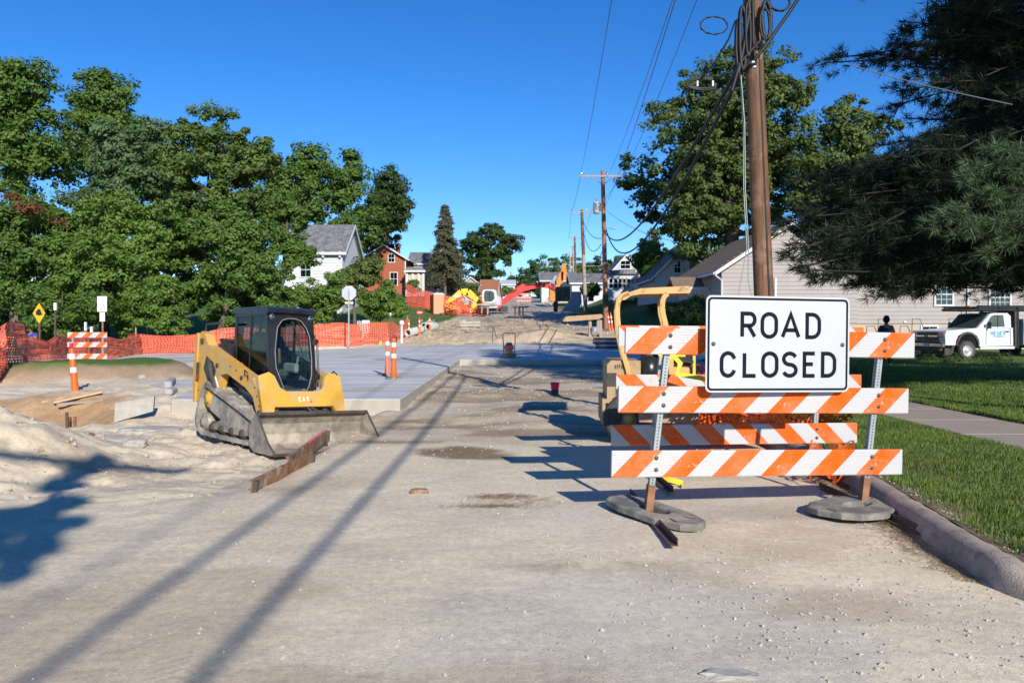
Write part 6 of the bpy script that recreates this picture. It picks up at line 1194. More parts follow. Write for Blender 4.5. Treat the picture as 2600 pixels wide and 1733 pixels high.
# yellow excavator arm
t = thing('yellow_excavator', 'yellow excavator boom bent over the orange mesh, its body down in the trench', 'excavator', (*at(1200, 0, 88).xy, float(T(-4, 88))))
arm_pts([lp(t, 1133, 771), lp(t, 1150, 757), lp(t, 1172, 742), lp(t, 1188, 741), lp(t, 1205, 755), lp(t, 1220, 772)], .4, [.3, .45, .7, .75, .6, .5], 0, 'boom', 'bright_yellow', t)
arm_pts([lp(t, 1131, 770), lp(t, 1140, 778), lp(t, 1168, 782)], .34, [.4, .55, .3], 0, 'stick', 'bright_yellow', t); mb = MB(); mb.tube([lp(t, 1176, 752, -.3), lp(t, 1206, 770, -.3)], .07, 7); P_(mb, 'cylinder', 'chrome', t)
mb = MB(); mb.prism([lp(t, 1172, 760)[::2], lp(t, 1182, 757)[::2], lp(t, 1192, 762)[::2], lp(t, 1192, 772)[::2], lp(t, 1180, 774)[::2]], -.5, .5, 'y'); P_(mb, 'bucket', 'bucket', t); mb = MB(); mb.box(lp(t, 1160, 751, -.26), (.5, .02, .3)); P_(mb, 'white_decal', 'trim', t); mb = MB(); mb.box(lp(t, 1216, 782), (1.6, 1.5, 1.0), bev=.1); P_(mb, 'house', 'bright_yellow', t)
# red excavator with white cab
t = thing('red_excavator', 'excavator with white rounded cab and long red boom reaching right', 'excavator', (*at(1248, 0, 86).xy, float(T(-2, 86)))); mb = MB(); c0 = lp(t, 1243, 752); s = 86 / F
mb.prism(rrect(36 * s, 34 * s, 8 * s, 5, c0[0], c0[2]), -.5, .5, 'y'); P_(mb, 'cab', 'trim', t)
mb = MB(); mb.prism([lp(t, 1230, 742)[::2], lp(t, 1234, 738)[::2], lp(t, 1250, 739)[::2], lp(t, 1255, 744)[::2], lp(t, 1256, 758)[::2], lp(t, 1250, 765)[::2], lp(t, 1231, 766)[::2], lp(t, 1229, 756)[::2]], -.53, -.505, 'y'); P_(mb, 'window', 'dark_cab', t) if 'dark_cab' in M else P_(mb, 'window', 'window_teal', t)
mb = MB(); mb.box(lp(t, 1243, 752, -.54), (.09, .03, 1.1)); P_(mb, 'window_bar', 'black_paint', t)
mb = MB(); mb.box(lp(t, 1240, 777), (1.9, 2.0, .5), bev=.05); mb.box(lp(t, 1262, 765, .3), (.9, 1.2, 1.0), bev=.1); P_(mb, 'house', 'siding_grey', t)
arm_pts([lp(t, 1273, 770), lp(t, 1290, 757), lp(t, 1316, 738), lp(t, 1333, 725)], .4, [.5, .65, .8, .6], 0, 'boom', 'red_machine', t)
arm_pts([lp(t, 1325, 732), lp(t, 1345, 728), lp(t, 1378, 722), lp(t, 1396, 724), lp(t, 1413, 736)], .34, [.75, .55, .6, .65, .5], 0, 'stick', 'red_machine', t)
mb = MB(); mb.tube([lp(t, 1278, 749, -.3), lp(t, 1312, 735, -.3)], .06, 7); mb.tube([lp(t, 1335, 723, -.3), lp(t, 1372, 719, -.3)], .06, 7); P_(mb, 'cylinder', 'dark_steel', t)
mb = MB(); mb.box(lp(t, 1266, 776), (.5, .5, 1.1)); P_(mb, 'swing_post', 'red_machine', t)
mb = MB(); mb.box(lp(t, 1264, 786), (1.8, .9, .35)); P_(mb, 'track', 'dark_steel', t); mb = MB(); mb.box(lp(t, 1280, 783, -.8), (.8, .3, .5)); P_(mb, 'blade', 'black_dusty', t)
# orange excavator folded up
t = thing('orange_excavator', 'orange excavator arm folded upright behind the black cabbed loader', 'excavator', (*at(1420, 0, 112).xy, float(T(6, 112))))
arm_pts([lp(t, 1431, 669), lp(t, 1432, 690), lp(t, 1430, 712)], .5, [.45, .75, .6], 0, 'stick', 'orange_machine', t); arm_pts([lp(t, 1427, 690), lp(t, 1421, 712), lp(t, 1419, 730)], .5, [.4, .9, .6], 0, 'boom', 'orange_machine', t)
arm_pts([lp(t, 1412, 700, .6), lp(t, 1405, 722, .6)], .5, [.5, .8], 0, 'stick_link', 'blue_grey', t); mb = MB(); mb.box(lp(t, 1408, 748), (1.5, 1.5, 1.9), bev=.1); P_(mb, 'house', 'orange_machine', t); mb = MB(); mb.box(lp(t, 1432, 728), (1.1, 1.0, 1.0), bev=.25); P_(mb, 'cab', 'window_teal', t)
mb = MB(); mb.prism([lp(t, 1382, 767)[::2], lp(t, 1393, 753)[::2], lp(t, 1402, 758)[::2], lp(t, 1402, 776)[::2]], -.6, .6, 'y'); P_(mb, 'bucket', 'bucket', t)
# dark wheel loader / skid steer seen from behind, with the grey hopper
t = thing('skid_loader', 'black-cabbed loader in shade with a large blue-grey hopper raised beside it', 'loader', (*at(1425, 0, 78).xy, float(T(5, 78))))
s = 78 / F; mb = MB(); mb.prism([lp(t, 1410, 765)[::2], lp(t, 1409, 733)[::2], lp(t, 1414, 728)[::2], lp(t, 1446, 728)[::2], lp(t, 1447, 765)[::2]], -.6, .6, 'y'); P_(mb, 'cab', 'black_paint', t)
mb = MB(); mb.box(lp(t, 1421, 748, -.61), (12 * s, .02, 22 * s)); mb.box(lp(t, 1438, 746, -.61), (12 * s, .02, 20 * s)); P_(mb, 'window', 'window_teal', t)
for px in (1411, 1456): mb = MB(); mb.lathe([(0, -.2), (.42, -.2), (.5, -.12), (.5, .12), (.42, .2), (0, .2)], 18, Matrix.Translation(lp(t, px, 778)) @ Matrix.Rotation(R(90), 4, 'Y')); P_(mb, 'tyre', 'tyre', t)
mb = MB(); mb.prism([lp(t, 1425, 790)[::2], lp(t, 1449, 757)[::2], lp(t, 1449, 741)[::2], lp(t, 1473, 741)[::2], lp(t, 1475, 768)[::2], lp(t, 1466, 792)[::2]], -1.0, -.65, 'y'); P_(mb, 'hopper', 'blue_grey', t)
M_ = None
# steel plates on posts (trench boxes)
def trench(label, Y, plate, legs, m='rust_dark', pm='pole_grey', dep=.6):
    o = thing('trench_shield', label, 'trench shield', (*at(plate[0][0], 0, Y).xy, 0), group='steel trench shields'); mb = MB(); q = [lp(o, *p)[::2] for p in plate]; mb.prism(q, 0, dep, 'y'); mb.build('steel_plate', M[m], o)
    for px, y0, y1, wd in legs: a = lp(o, px, y0); b = lp(o, px, y1); mb = MB(); mb.cyl((a[0], .25, b[2] - .2), (a[0], .25, a[2]), wd * Y / F / 2, n=10); mb.build('spreader_pipe', M[pm], o)
trench('tilted steel trench plate on two props below the white excavator cab', 80, [(1208, 774), (1222, 770), (1257, 768), (1261, 773), (1250, 776)], [(1223, 774, 790, 4), (1238, 774, 793, 5)], dep=2.5, m='bucket')
trench('steel trench plate on three dark legs in the middle of the road', 74, [(1297, 780), (1306, 777.5), (1347, 776.5), (1338, 780)], [(1308, 780, 799, 4), (1319, 780, 802, 5), (1328, 780, 798, 4)], dep=2.0, m='rust_dark', pm='rust_dark')
o = thing('trench_shield', 'large weathered trench box plate on two pipe legs at the right roadside', 'trench shield', (*at(1480, 0, 50).xy, 0), group='steel trench shields'); q = [lp(o, *p)[::2] for p in ((1430, 808), (1438, 803), (1528, 797), (1532, 805), (1520, 810), (1440, 816), (1429, 815))]; mb = MB(); mb.prism(q, 0, 1.6, 'y'); mb.build('steel_plate', M['rust_beam'], o)
for px, y0, y1 in ((1499, 812, 848), (1526, 812, 856), (1520, 808, 838)): a = lp(o, px, y0); b = lp(o, px, y1); mb = MB(); mb.cyl((a[0], .3, b[2] - .2), (a[0], .3, a[2]), .11, n=10); mb.build('spreader_pipe', M['pole_grey'], o)
mb = MB(); mb.lathe([(.16, 0), (.19, .3), (.17, .3), (.14, .02)], 12, Matrix.Translation(lp(o, 1510, 842))); tag(mb.build('bucket_pail', M['blue_grey'], loc=tuple(o.location)), 'small grey-blue pail under the weathered trench plate', 'bucket')
# concrete pipes
def cpipe(label, a, b, r):
    t = thing('concrete_pipe', label, 'concrete pipe', tuple(a), group='concrete drain pipes'); d = Vector(b) - Vector(a); L = d.length; q = Vector((0, 0, 1)).rotation_difference(d.normalized()).to_matrix().to_4x4(); mb = MB()
    mb.lathe([(r * .68, .3), (r * .68, 0), (r, 0), (r, L * .9), (r * 1.1, L * .93), (r * 1.1, L), (r * .7, L), (r * .7, .3)], 20, q); mb.build('pipe_wall', M['concrete_pipe'], t); mb = MB(); mb.lathe([(r * .69, L * .5), (0, L * .5)], 16, q); mb.build('dark_bore', M['black_dusty'], t)
cpipe('nearest long concrete pipe lying at the edge of the dug road', at(1035, 845, 50), at(1070, 836, 52), .24); cpipe('right concrete pipe of the pair, open end toward the camera', at(1087, 830, 56), at(1106, 828, 58.5), .27); cpipe('left concrete pipe of the pair, mostly hidden behind the other', at(1076, 827, 57.5), at(1098, 824, 60), .24)
for k, (px, py) in enumerate(((1194, 819), (1194, 826))): mb = MB(); mb.box(tuple(at(px, py, 60)), (1.5, .5, .15), bev=.02, rot=(0, R(-1), 0)); tag(mb.build('concrete_beam', M['concrete_slab']), ['upper pale concrete beam stacked in the dug road', 'lower pale concrete beam stacked in the dug road'][k], 'beam', 'stacked concrete beams')
mb = MB()
t = thing('timber_stack', 'dark stack of forms and boards at the right end of the slab', 'board stack', (*at(1545, 0, 39).xy, .25))
for k in range(6): mb = MB(); mb.box((random.uniform(-.1, .1), 0, .05 + .1 * k), (1.25, .9, .08), rot=(0, 0, random.uniform(-.15, .15))); mb.build('board', M['rust_dark'] if k % 2 else M['blue_grey'], t)
# signs and small things at mid distance
t = thing('small_red_sign', 'small red octagonal sign face down low above a tube marker', 'sign', tuple(at(1066, 793, 55))); mb = MB(); mb.prism([(.24 * math.cos(R(22.5 + 45 * k)), .16 * math.sin(R(22.5 + 45 * k))) for k in range(8)], 0, .02, 'y'); a = mb.build('plate', M['red_print'], t); mb = MB(); mb.box((0, -.005, 0), (.3, .008, .06)); mb.build('white_bar', M['reflective'], a); mb = MB(); mb.box((0, .03, -.6), (.04, .03, 1.2)); mb.build('post', M['dark_steel'], t)
t = thing('white_lamp_post', 'white garden lamp post in front of the round bush', 'lamp post', (*at(1020, 0, 46).xy, float(T(-6.1, 46)) - .1)); mb = MB(); mb.tube([(0, 0, 0), (.0, 0, 1.1)], [.09, .06], 10); mb.build('post', M['trim'], t); mb = MB(); mb.lathe([(0, -.14), (.1, -.12), (.15, 0), (.12, .14), (0, .18)], 12, Matrix.Translation((0, 0, 1.2))); mb.build('globe', M['trim'], t)
t = thing('white_sign_board', 'white picket panel and board behind the mesh right of the stop sign', 'board', (*at(920, 0, 46).xy, float(T(-8.3, 46)))); s = 46 / F
mb = MB(); mb.box((10 * s, 0, .75), (18 * s, .05, 1.05)); mb.build('board', M['trim'], t)
for q in range(5): mb = MB(); mb.box(((-12 + 4 * q) * s, 0, .95), (.045, .04, .55 + .08 * (q % 2))); mb.build('picket', M['trim'], t)
# timber and debris at the left pit
wood_l = [('long tan board across the top of the left lumber pile', 105, 1030, 225, 1008, 15.2, .09, 'wood'), ('pinkish tan board pointing up to the right in the left lumber pile', 135, 1030, 258, 1003, 15.0, .09, 'wood'), ('grey board low in the left lumber pile', 145, 1035, 260, 1025, 14.8, .10, 'old_wood'), ('weathered grey plank behind the orange tube marker', 150, 996, 300, 1012, 17.5, .16, 'old_wood'), ('upper weathered plank leaning toward the grass island', 162, 985, 290, 1004, 18, .14, 'old_wood'), ('short pale board under the lumber pile', 80, 1034, 140, 1026, 15.4, .09, 'wood')]
for lab, x0, y0, x1, y1, Y, wd, m in wood_l:
    a = at(x0, y0 - 9, Y); b = at(x1, y1 - 9, Y + .5); d = b - a; mb = MB(); mb.box((d.length / 2, 0, 0), (d.length, wd, .04)); o = mb.build('board', M[m], loc=tuple(a), rot=(0, -math.atan2(d.z, math.hypot(d.x, d.y)), math.atan2(d.y, d.x))); tag(o, lab, 'board', 'boards beside the left pit')
mb = MB(); mb.prism([(0, 0), (.02, .32), (.62, .42), (.60, .17)], 0, .10, 'y'); tag(mb.build('concrete_block', M['stone_chunk'], loc=(-6.55, 13.6, -.12), rot=(0, 0, R(12))), 'tilted grey concrete block standing on edge beside the pit', 'concrete block')
for k, (px, Y, h, tl) in enumerate(((172, 13.2, .42, 2), (178, 13.6, .30, 0), (190, 13.3, .34, 0))): mb = MB(); mb.box((0, 0, h / 2), (.04, .03, h)); tag(mb.build('stake', M['rust_dark' if k < 2 else 'rust'], loc=(*at(px, 0, Y).xy, -.33), rot=(0, R(-tl), 0)), ['tallest thin steel stake in the clay pit', 'short steel stake between two others in the clay pit', 'rusty wooden stake at the right of the clay pit'][k], 'stake', 'stakes in the clay pit')
for k, (px, py, Y) in enumerate(((276, 1024, 16), (330, 974, 20), (384, 986, 18), (393, 976, 18.6))):
    t = thing('marking_flag', ['yellow marker flag on the lumber pile', 'orange-yellow marker flag at the bank of the grass island', 'yellow marker flag on the gravel left of the slab', 'second yellow marker flag on the gravel close to the slab curb'][k], 'marker flag', (*at(px, py, Y).xy, at(px, py, Y).z), group='small yellow marker flags'); mb = MB(); mb.box((0, 0, -.1), (.01, .01, .3)); mb.build('wire', M['dark_steel'], t); mb = MB(); mb.box((.04, 0, .02), (.09, .01, .09), rot=(0, .3, 0)); mb.build('flag', M['yellow_tape'], t)
mb = MB(); mb.box((0, 0, 0), (.12, .02, .22), rot=(.3, 0, .2)); tag(mb.build('yellow_marker', M['yellow_tape'], loc=tuple(at(966, 871, 42))), 'small yellow triangular marker in the bank behind the tube markers', 'marker')
# white pickup truck with service body
def truck():
    t = thing('work_truck', 'white work pickup with black rack, blue HEUER lettering on its door', 'truck', (19.1, 35, 0), R(0)); rz = R(17)
    t.location = (18.3, 34.6, .02); t.rotation_euler = (0, 0, R(180 + 14)); t.scale = (-1, 1, 1) if False else (1, 1, 1)
    P = lambda mb, n, m, par=t: mb.build(n, M[m], par)
    # local x runs forwards (towards the picture's left after the turn), y to the driver's left (towards the camera)
    # side profile (x forward, z)
    lower = [(1.02, .62), (1.05, 1.02), (.98, 1.20), (.10, 1.27), (-.55, 1.31), (-.95, 1.32), (-2.28, 1.32), (-2.30, .58), (-.62, .56), (-.62, .80), (-.50, 1.0), (-.28, 1.10), (.22, 1.10), (.42, 1.0), (.52, .80), (.54, .62)]
    mb = MB(); mb.prism(lower, -.95, .95, 'y'); body = P(mb, 'body', 'truck_white')
    mb = MB(); mb.prism([(-.62, 1.30), (-1.25, 1.90), (-1.45, 1.93), (-2.12, 1.93), (-2.28, 1.80), (-2.30, 1.30)], -.84, .84, 'y'); P(mb, 'cab_roof', 'truck_white')
    for s in (-1, 1):
        mb = MB(); mb.prism([(-.98, 1.36), (-1.30, 1.80), (-1.45, 1.85), (-1.90, 1.85), (-1.98, 1.36)], s * .842, s * .848, 'y'); w1 = P(mb, 'side_window', 'window_teal')
        mb = MB(); mb.box((-1.62, s * .852, 1.6), (.04, .01, .5)); P(mb, 'window_bar', 'black_paint', w1)
        mb = MB(); mb.prism([(-.92, .62), (-.95, 1.31), (-2.16, 1.31), (-2.18, .62), (-2.14, .62), (-2.12, 1.29), (-.98, 1.29), (-.95, .62)], s * .951, s * .955, 'y'); d = P(mb, 'door', 'grey_print')
        mb = MB(); mb.box((-2.0, s * .97, 1.16), (.14, .03, .05), bev=.01); P(mb, 'handle', 'black_paint', d)
        if s == 1:
            tx = MB()
            for i, ch in enumerate('HEUER'): glyph(tx, ch, 0, 0, .135, .21 + .03 * (1 if i == 2 else 0), .042, lambda p, z, i=i: (-1.17 - .155 * i - p[0], .958, 1.00 + p[1] - (.05 if i == 2 else (.025 if i in (1, 3) else 0))))
            P(tx, 'lettering', 'blue_print', d)
            tx = MB(); tx.add([(-1.30 - .04 * k, .958, .925 + .012 * (k % 2)) for k in range(15)] + [(-1.30 - .04 * k, .958, .945 + .012 * (k % 2)) for k in range(15)], [(k, k + 1, 16 + k, 15 + k) for k in range(14)]); P(tx, 'script_lettering', 'blue_print', d)
        mb = MB(); mb.box((-1.0, s * 1.07, 1.42), (.08, .18, .26), bev=.03); mb.tube([(-1.02, s * .9, 1.34), (-1.0, s * 1.02, 1.32)], .02, 6); P(mb, 'mirror', 'black_paint')
        fl = MB(); A = ellipse(-.03, .60, .56, .56, 14, 0, 180); B = ellipse(-.03, .60, .48, .48, 14, 0, 180); fl.prism(A + B[::-1], s * .90, s * 1.0, 'y'); P(fl, 'wheel_arch', 'black_dusty')
        mb = MB(); mb.lathe([(.24, -.13), (.34, -.14), (.385, -.11), (.395, 0), (.385, .11), (.34, .14), (.24, .13)], 28, Matrix.Translation((-.03, s * .86, .395)) @ Matrix.Rotation(R(90), 4, 'X')); wt_ = P(mb, 'wheel', 'tyre')
        mb = MB(); mb.lathe([(0, .10), (.06, .12), (.09, .10), (.12, .03), (.20, .05), (.24, .12), (.25, .135), (.25, .10)], 24, Matrix.Translation((-.03, s * .86, .395)) @ Matrix.Rotation(R(90) * -s, 4, 'X')); P(mb, 'rim', 'rim_silver', wt_)
        mb = MB(); mb.lathe([(.20, -.25), (.34, -.27), (.395, -.2), (.395, .2), (.34, .27), (.20, .25)], 26, Matrix.Translation((-3.9, s * .80, .395)) @ Matrix.Rotation(R(90), 4, 'X')); P(mb, 'wheel', 'tyre')
        mb = MB(); mb.box((1.0, s * .74, 1.03), (.16, .34, .20), bev=.03); hl = P(mb, 'headlight', 'lamp_glass'); mb = MB(); mb.box((.96, s * .90, .93), (.16, .09, .12), bev=.02); P(mb, 'indicator', 'amber', hl)
        mb = MB(); mb.box((-1.5, s * .93, .50), (1.7, .08, .10)); P(mb, 'side_step', 'truck_white')
    mb = MB(); mb.prism([(-.60, 1.33), (-.66, 1.33), (-1.22, 1.87), (-1.18, 1.88)], -.76, .76, 'y'); P(mb, 'windscreen', 'window_teal')
    mb = MB(); mb.box((1.05, 0, .98), (.08, 1.2, .34), bev=.02); g = P(mb, 'grille', 'black_paint'); mb = MB(); mb.box((1.10, 0, .98), (.03, 1.2, .05)); P(mb, 'chrome_bar', 'chrome', g); mb = MB(); mb.box((1.12, 0, .985), (.02, .22, .07)); P(mb, 'emblem', 'tan_paint', g)
    mb = MB(); mb.box((1.10, 0, .62), (.22, 1.9, .22), bev=.05); P(mb, 'bumper', 'chrome'); mb = MB(); mb.box((1.12, 0, .75), (.24, 1.86, .09), bev=.02); mb.box((1.10, 0, .45), (.18, 1.6, .14), bev=.03); P(mb, 'bumper_trim', 'black_dusty'); mb = MB(); mb.box((1.225, .1, .62), (.02, .30, .15)); P(mb, 'licence_plate', 'siding_grey')
    mb = MB(); mb.box((.30, 0, .40), (1.0, 1.3, .4)); mb.box((-2.5, 0, .55), (4.6, .9, .16)); P(mb, 'chassis', 'black_dusty')
    # rack and service body
    mb = MB(); mb.box((-1.7, 0, 2.10), (2.5, 1.9, .05)); mb.box((-2.9, 0, 2.16), (4.6, 1.9, .05))
    for y in (-.95, .95): mb.box((-2.9, y, 2.22), (4.8, .05, .05)); mb.box((-2.9, y, 2.06), (4.8, .05, .07))
    for x in (-.6, -1.6, -2.5, -3.4, -4.3):
        for y in (-.95, .95): mb.box((x, y, 2.14), (.05, .05, .16))
    for y in (-.93, .93): mb.box((-2.52, y, 1.3), (.09, .09, 1.7))
    P(mb, 'ladder_rack', 'black_paint'); mb = MB(); mb.box((-.66, .3, 2.19), (.10, .3, .11), bev=.02); P(mb, 'amber_light', 'amber')
    mb = MB(); mb.box((-4.1, 0, 1.15), (2.6, 2.0, 1.1), bev=.03); sb = P(mb, 'service_body', 'truck_white')
    for x in (-3.2, -4.1): mb = MB(); mb.box((x, 1.006, 1.36), (.78, .012, .5), bev=.004); P(mb, 'locker_door', 'siding_white', sb)
    mb = MB(); mb.box((-3.3, 1.01, .95), (.9, .02, .28)); P(mb, 'open_shelf', 'window_dark', sb)
    mb = MB(); mb.box((-2.46, 0, 1.25), (.16, 1.9, 1.5)); P(mb, 'headboard', 'black_dusty')
    return t
truck()
M['leaf_maple'] = leaf_mat('maple_leaves', (.062, .098, .024), (.095, .138, .034)); M['leaf_locust'] = leaf_mat('locust_leaves', (.060, .105, .022), (.095, .15, .032), (.14, .20, .05))
M['needle_shaded'] = leaf_mat('shaded_pine_needles', (.010, .020, .011), (.018, .032, .016), (.03, .05, .028), 1.2); M['shaded_bark'] = mat('shaded_bark', (.028, .021, .017), (.02, .015, .012), 3, .95)  # needles and bark coloured near black, standing for shade on the big pine
# ================================================================ trees and bushes
def rb(px, py, rx, ry, Y, n, seed, k=.42, depth=1.0, spread=.8):
    """a big blob broken into n smaller ones spread through it (pixel units at distance Y)"""
    rg = np.random.default_rng(seed); out = [pb(px, py, rx * .72, ry * .72, Y, depth=depth)]
    for _ in range(n):
        a = rg.random() * 6.283; q = spread * rg.random() ** .4; dz = rg.uniform(-1, 1) * (1 - q * .5); s = k * rg.uniform(.6, 1.15)
        out.append(pb(px + rx * q * math.cos(a), py + ry * q * math.sin(a), rx * s, ry * s * rg.uniform(.7, 1), Y, dy=dz * rx * Y / F * .75 * depth))
    return out
def gb(px, py, Y): p = at(px, py, Y); return (p.x, p.y, float(T(p.x, p.y)) - .1)
G = 'trees along the left side of the street'
M['leaf_red'] = leaf_mat('reddish_leaves_dull', (.16, .06, .025), (.13, .06, .025))
tree('tall dark green tree at the far left edge with feathery top', gb(40, 860, 46), rb(60, 330, 130, 190, 46, 26, 1) + rb(10, 230, 60, 110, 46, 8, 2) + rb(110, 205, 42, 75, 46, 8, 3, .3), 34000, .27, .62, 'leaf_mid', group=G, trunk=.35)
tree('tree with round dark top second from the left', gb(265, 860, 50), rb(265, 255, 78, 85, 50, 16, 4) + rb(290, 370, 120, 110, 50, 14, 5) + rb(240, 210, 40, 40, 50, 5, 6), 26000, .28, .65, 'leaf_mid', group=G, trunk=.32)
tree('greyish green drooping tree in the middle of the left trees', gb(320, 860, 44), rb(330, 400, 130, 110, 44, 22, 7) + rb(290, 500, 140, 90, 44, 14, 8), 26000, .25, .5, 'leaf_bluish', group=G, trunk=.3)
tree('bright locust tree with separate leafy tips against the sky above the loader', gb(560, 850, 43), rb(540, 460, 175, 150, 43, 34, 9) + rb(490, 300, 30, 50, 43, 6, 10, .4) + rb(540, 300, 36, 48, 43, 7, 11, .4) + rb(600, 320, 34, 50, 43, 7, 12, .4) + rb(650, 380, 50, 50, 43, 8, 13) + rb(470, 350, 45, 60, 43, 8, 14) + rb(690, 470, 60, 70, 43, 9, 15), 46000, .24, .42, 'leaf_locust', group=G, trunk=.25)
tree('mid green tree behind the upper left of the white house', gb(700, 800, 80), rb(760, 480, 105, 105, 80, 24, 16) + rb(790, 400, 60, 40, 80, 8, 17) + rb(900, 540, 70, 90, 80, 14, 18) + rb(880, 450, 70, 60, 80, 12, 181), 30000, .42, .9, 'leaf_mid', group=G, trunk=.4)
tree('darkest tree at the right end of the left row against the sky', gb(985, 780, 110), rb(995, 500, 55, 75, 95, 18, 19) + rb(960, 560, 50, 70, 95, 8, 20), 15000, .40, .85, 'leaf_dark', group=G, trunk=.4)
tree('yellowish green tree just behind the brick house roof', gb(960, 800, 104), rb(955, 590, 75, 60, 104, 16, 21), 11000, .42, .8, 'leaf_olive', group=G, trunk=.3)
tree('wide low maple filling the far left under the tall trees', gb(120, 870, 41), rb(90, 600, 150, 120, 41, 30, 22) + rb(40, 720, 90, 90, 41, 10, 23), 36000, .22, .5, 'leaf_mid', group=G, trunk=.25)
tree('small reddish brown dying tree among the far left greenery', gb(110, 870, 42.5), rb(85, 530, 42, 9, 38.2, 5, 24) + rb(30, 500, 22, 7, 38.2, 2, 241) + rb(150, 568, 16, 10, 38.2, 3, 25), 1100, .2, .3, 'leaf_red', group=G, trunk=.02, limbs=0)
tree('broad bright green tree behind the mesh fence left of the loader', gb(330, 870, 40), rb(330, 620, 150, 140, 40, 36, 26) + rb(220, 700, 110, 110, 40, 18, 27), 46000, .21, .45, 'leaf_light', group=G, trunk=.25)
tree('broad green tree directly above the loader cab', gb(560, 860, 41.5), rb(560, 640, 150, 130, 41.5, 36, 28) + rb(650, 700, 90, 90, 41.5, 16, 29), 46000, .21, .45, 'leaf_mid', group=G, trunk=.25)
tree('leafy branches hanging in front of the left part of the white house', gb(700, 850, 52), rb(735, 600, 55, 75, 52, 16, 30) + rb(700, 520, 60, 60, 52, 12, 31) + rb(775, 655, 45, 25, 52, 8, 311), 17000, .24, .45, 'leaf_mid', group=G, trunk=.16)
tree('dark tree filling the gap low behind the left trees', gb(430, 860, 50), rb(420, 690, 130, 110, 50, 18, 261) + rb(240, 760, 120, 80, 50, 12, 262) + rb(600, 760, 110, 70, 50, 12, 263), 26000, .28, .5, 'leaf_dark', group=G, trunk=.2)
tree('dark undergrowth tree at the far left behind the diamond sign', gb(40, 870, 47), rb(40, 760, 130, 90, 47, 18, 264), 15000, .28, .5, 'leaf_dark', group=G, trunk=.2)
B = 'bushes along the left fence'
tree('low bush behind the fence left of the weight limit sign', gb(160, 880, 37.5), rb(170, 790, 120, 70, 37.5, 20, 32), 20000, .17, .36, 'leaf_mid', 'green_bush', .08, group=B, cat='bush')
tree('low bush behind the fence right of the weight limit sign', gb(380, 880, 39.5), rb(390, 790, 130, 75, 39.5, 22, 33), 22000, .17, .36, 'leaf_light', 'green_bush', .08, group=B, cat='bush')
tree('low bush right behind the loader cab roof', gb(600, 870, 42.5), rb(610, 780, 120, 70, 42.5, 20, 34), 20000, .18, .36, 'leaf_mid', 'green_bush', .08, group=B, cat='bush')
tree('tall bush below the white house beside the stop sign', gb(770, 860, 45), rb(770, 780, 100, 70, 45, 20, 35) + rb(830, 730, 60, 40, 45, 8, 351), 20000, .19, .38, 'leaf_light', 'green_bush', .08, group=B, cat='bush')
tree('bushy tree between the white house and the brick house', gb(900, 840, 58), rb(925, 685, 55, 50, 58, 14, 36) + rb(870, 740, 60, 50, 58, 10, 37), 14000, .24, .4, 'leaf_olive', 'green_bush', .12, group=B, cat='bush')
tree('rounded bright bush right of the stop sign', gb(965, 845, 48), rb(968, 770, 62, 55, 48, 20, 38), 17000, .18, .34, 'leaf_light', 'green_bush', .08, group=B, cat='bush')
tree('small dark bush in front of the tan porch', gb(1048, 760, 94), rb(1048, 728, 18, 20, 94, 6, 39), 2500, .26, .4, 'leaf_mid', 'green_bush', .06, group=B, cat='bush')
tree('yellow green shrub right of the spruce before the reddish roofs', gb(1200, 775, 108), rb(1195, 735, 28, 22, 108, 8, 40), 4500, .28, .45, 'leaf_olive', 'green_bush', .06, group='shrubs up the street', cat='bush')
# spruce
def conifer(label, base, H, rad, n, m, droop=.45, trunk=.22, group=None, seed=0, z0=.12, leaf=.34):
    t = thing('spruce_tree', label, 'tree', base, group=group); rg = np.random.default_rng(seed); P = []; N = []
    lv = int(H / .42); mb = MB(); mb.tube([(0, 0, -.3), (0, 0, H * .6), (0, 0, H)], [trunk, trunk * .5, .03], 8)
    for i in range(lv):
        f = i / lv; z = H * (z0 + (1 - z0) * f); r0 = rad * (1 - f) ** .85 + .12
        for j in range(7):
            a = rg.random() * 6.283; r = r0 * rg.uniform(.65, 1.12); k = max(6, int(n / lv / 7)); u = rg.random(k) ** .7; zz = z - droop * r * u ** 1.3 + .35 * r * (u ** 3) * .3
            w_ = .22 + .25 * u * (1 - f); q = rg.normal(size=(k, 3)) * w_[:, None] * .55; P.append(np.stack([np.cos(a) * r * u, np.sin(a) * r * u, zz], 1) + q * np.array([1, 1, .55])); N.append(rg.normal(size=(k, 3)) * .6 + np.array([np.cos(a) * .5, np.sin(a) * .5, .7]))
            if i % 2 == 0 and j < 4: mb.tube([(0, 0, z), (math.cos(a) * r * .9, math.sin(a) * r * .9, z - droop * r * .8)], [.05, .015], 4)
    P = np.concatenate(P); V, Fc = leaf_quads(P, np.concatenate(N), leaf * rg.uniform(.6, 1.2, len(P)), .35); link('crown', npmesh('crown', V, Fc), M[m], t); mb.build('trunk', M['bark'], t); return t
g = gb(1130, 750, 104); g = (g[0], g[1], at(0, 750, 104).z); conifer('tall grey green spruce with drooping branches left of the road', g, (750 - 517) / F * 104, 3.0, 26000, 'spruce', .5, group=None, seed=3, z0=.18)
g = (at(1158, 0, 110).x, 110, at(0, 752, 110).z); conifer('shorter lighter spruce partly behind the tall one', g, 6.3, 1.9, 9000, 'spruce', .5, seed=4, z0=.2)
FT = 'trees far up the street'
tree('large round open-crowned tree right of the spruce', gb(1230, 770, 132), rb(1245, 625, 72, 62, 132, 30, 41) + rb(1290, 640, 26, 42, 132, 8, 42) + rb(1200, 650, 50, 50, 132, 10, 421) + rb(1225, 700, 55, 40, 132, 10, 43), 30000, .42, .75, 'leaf_dark', group=FT, trunk=.5, shell=.35)
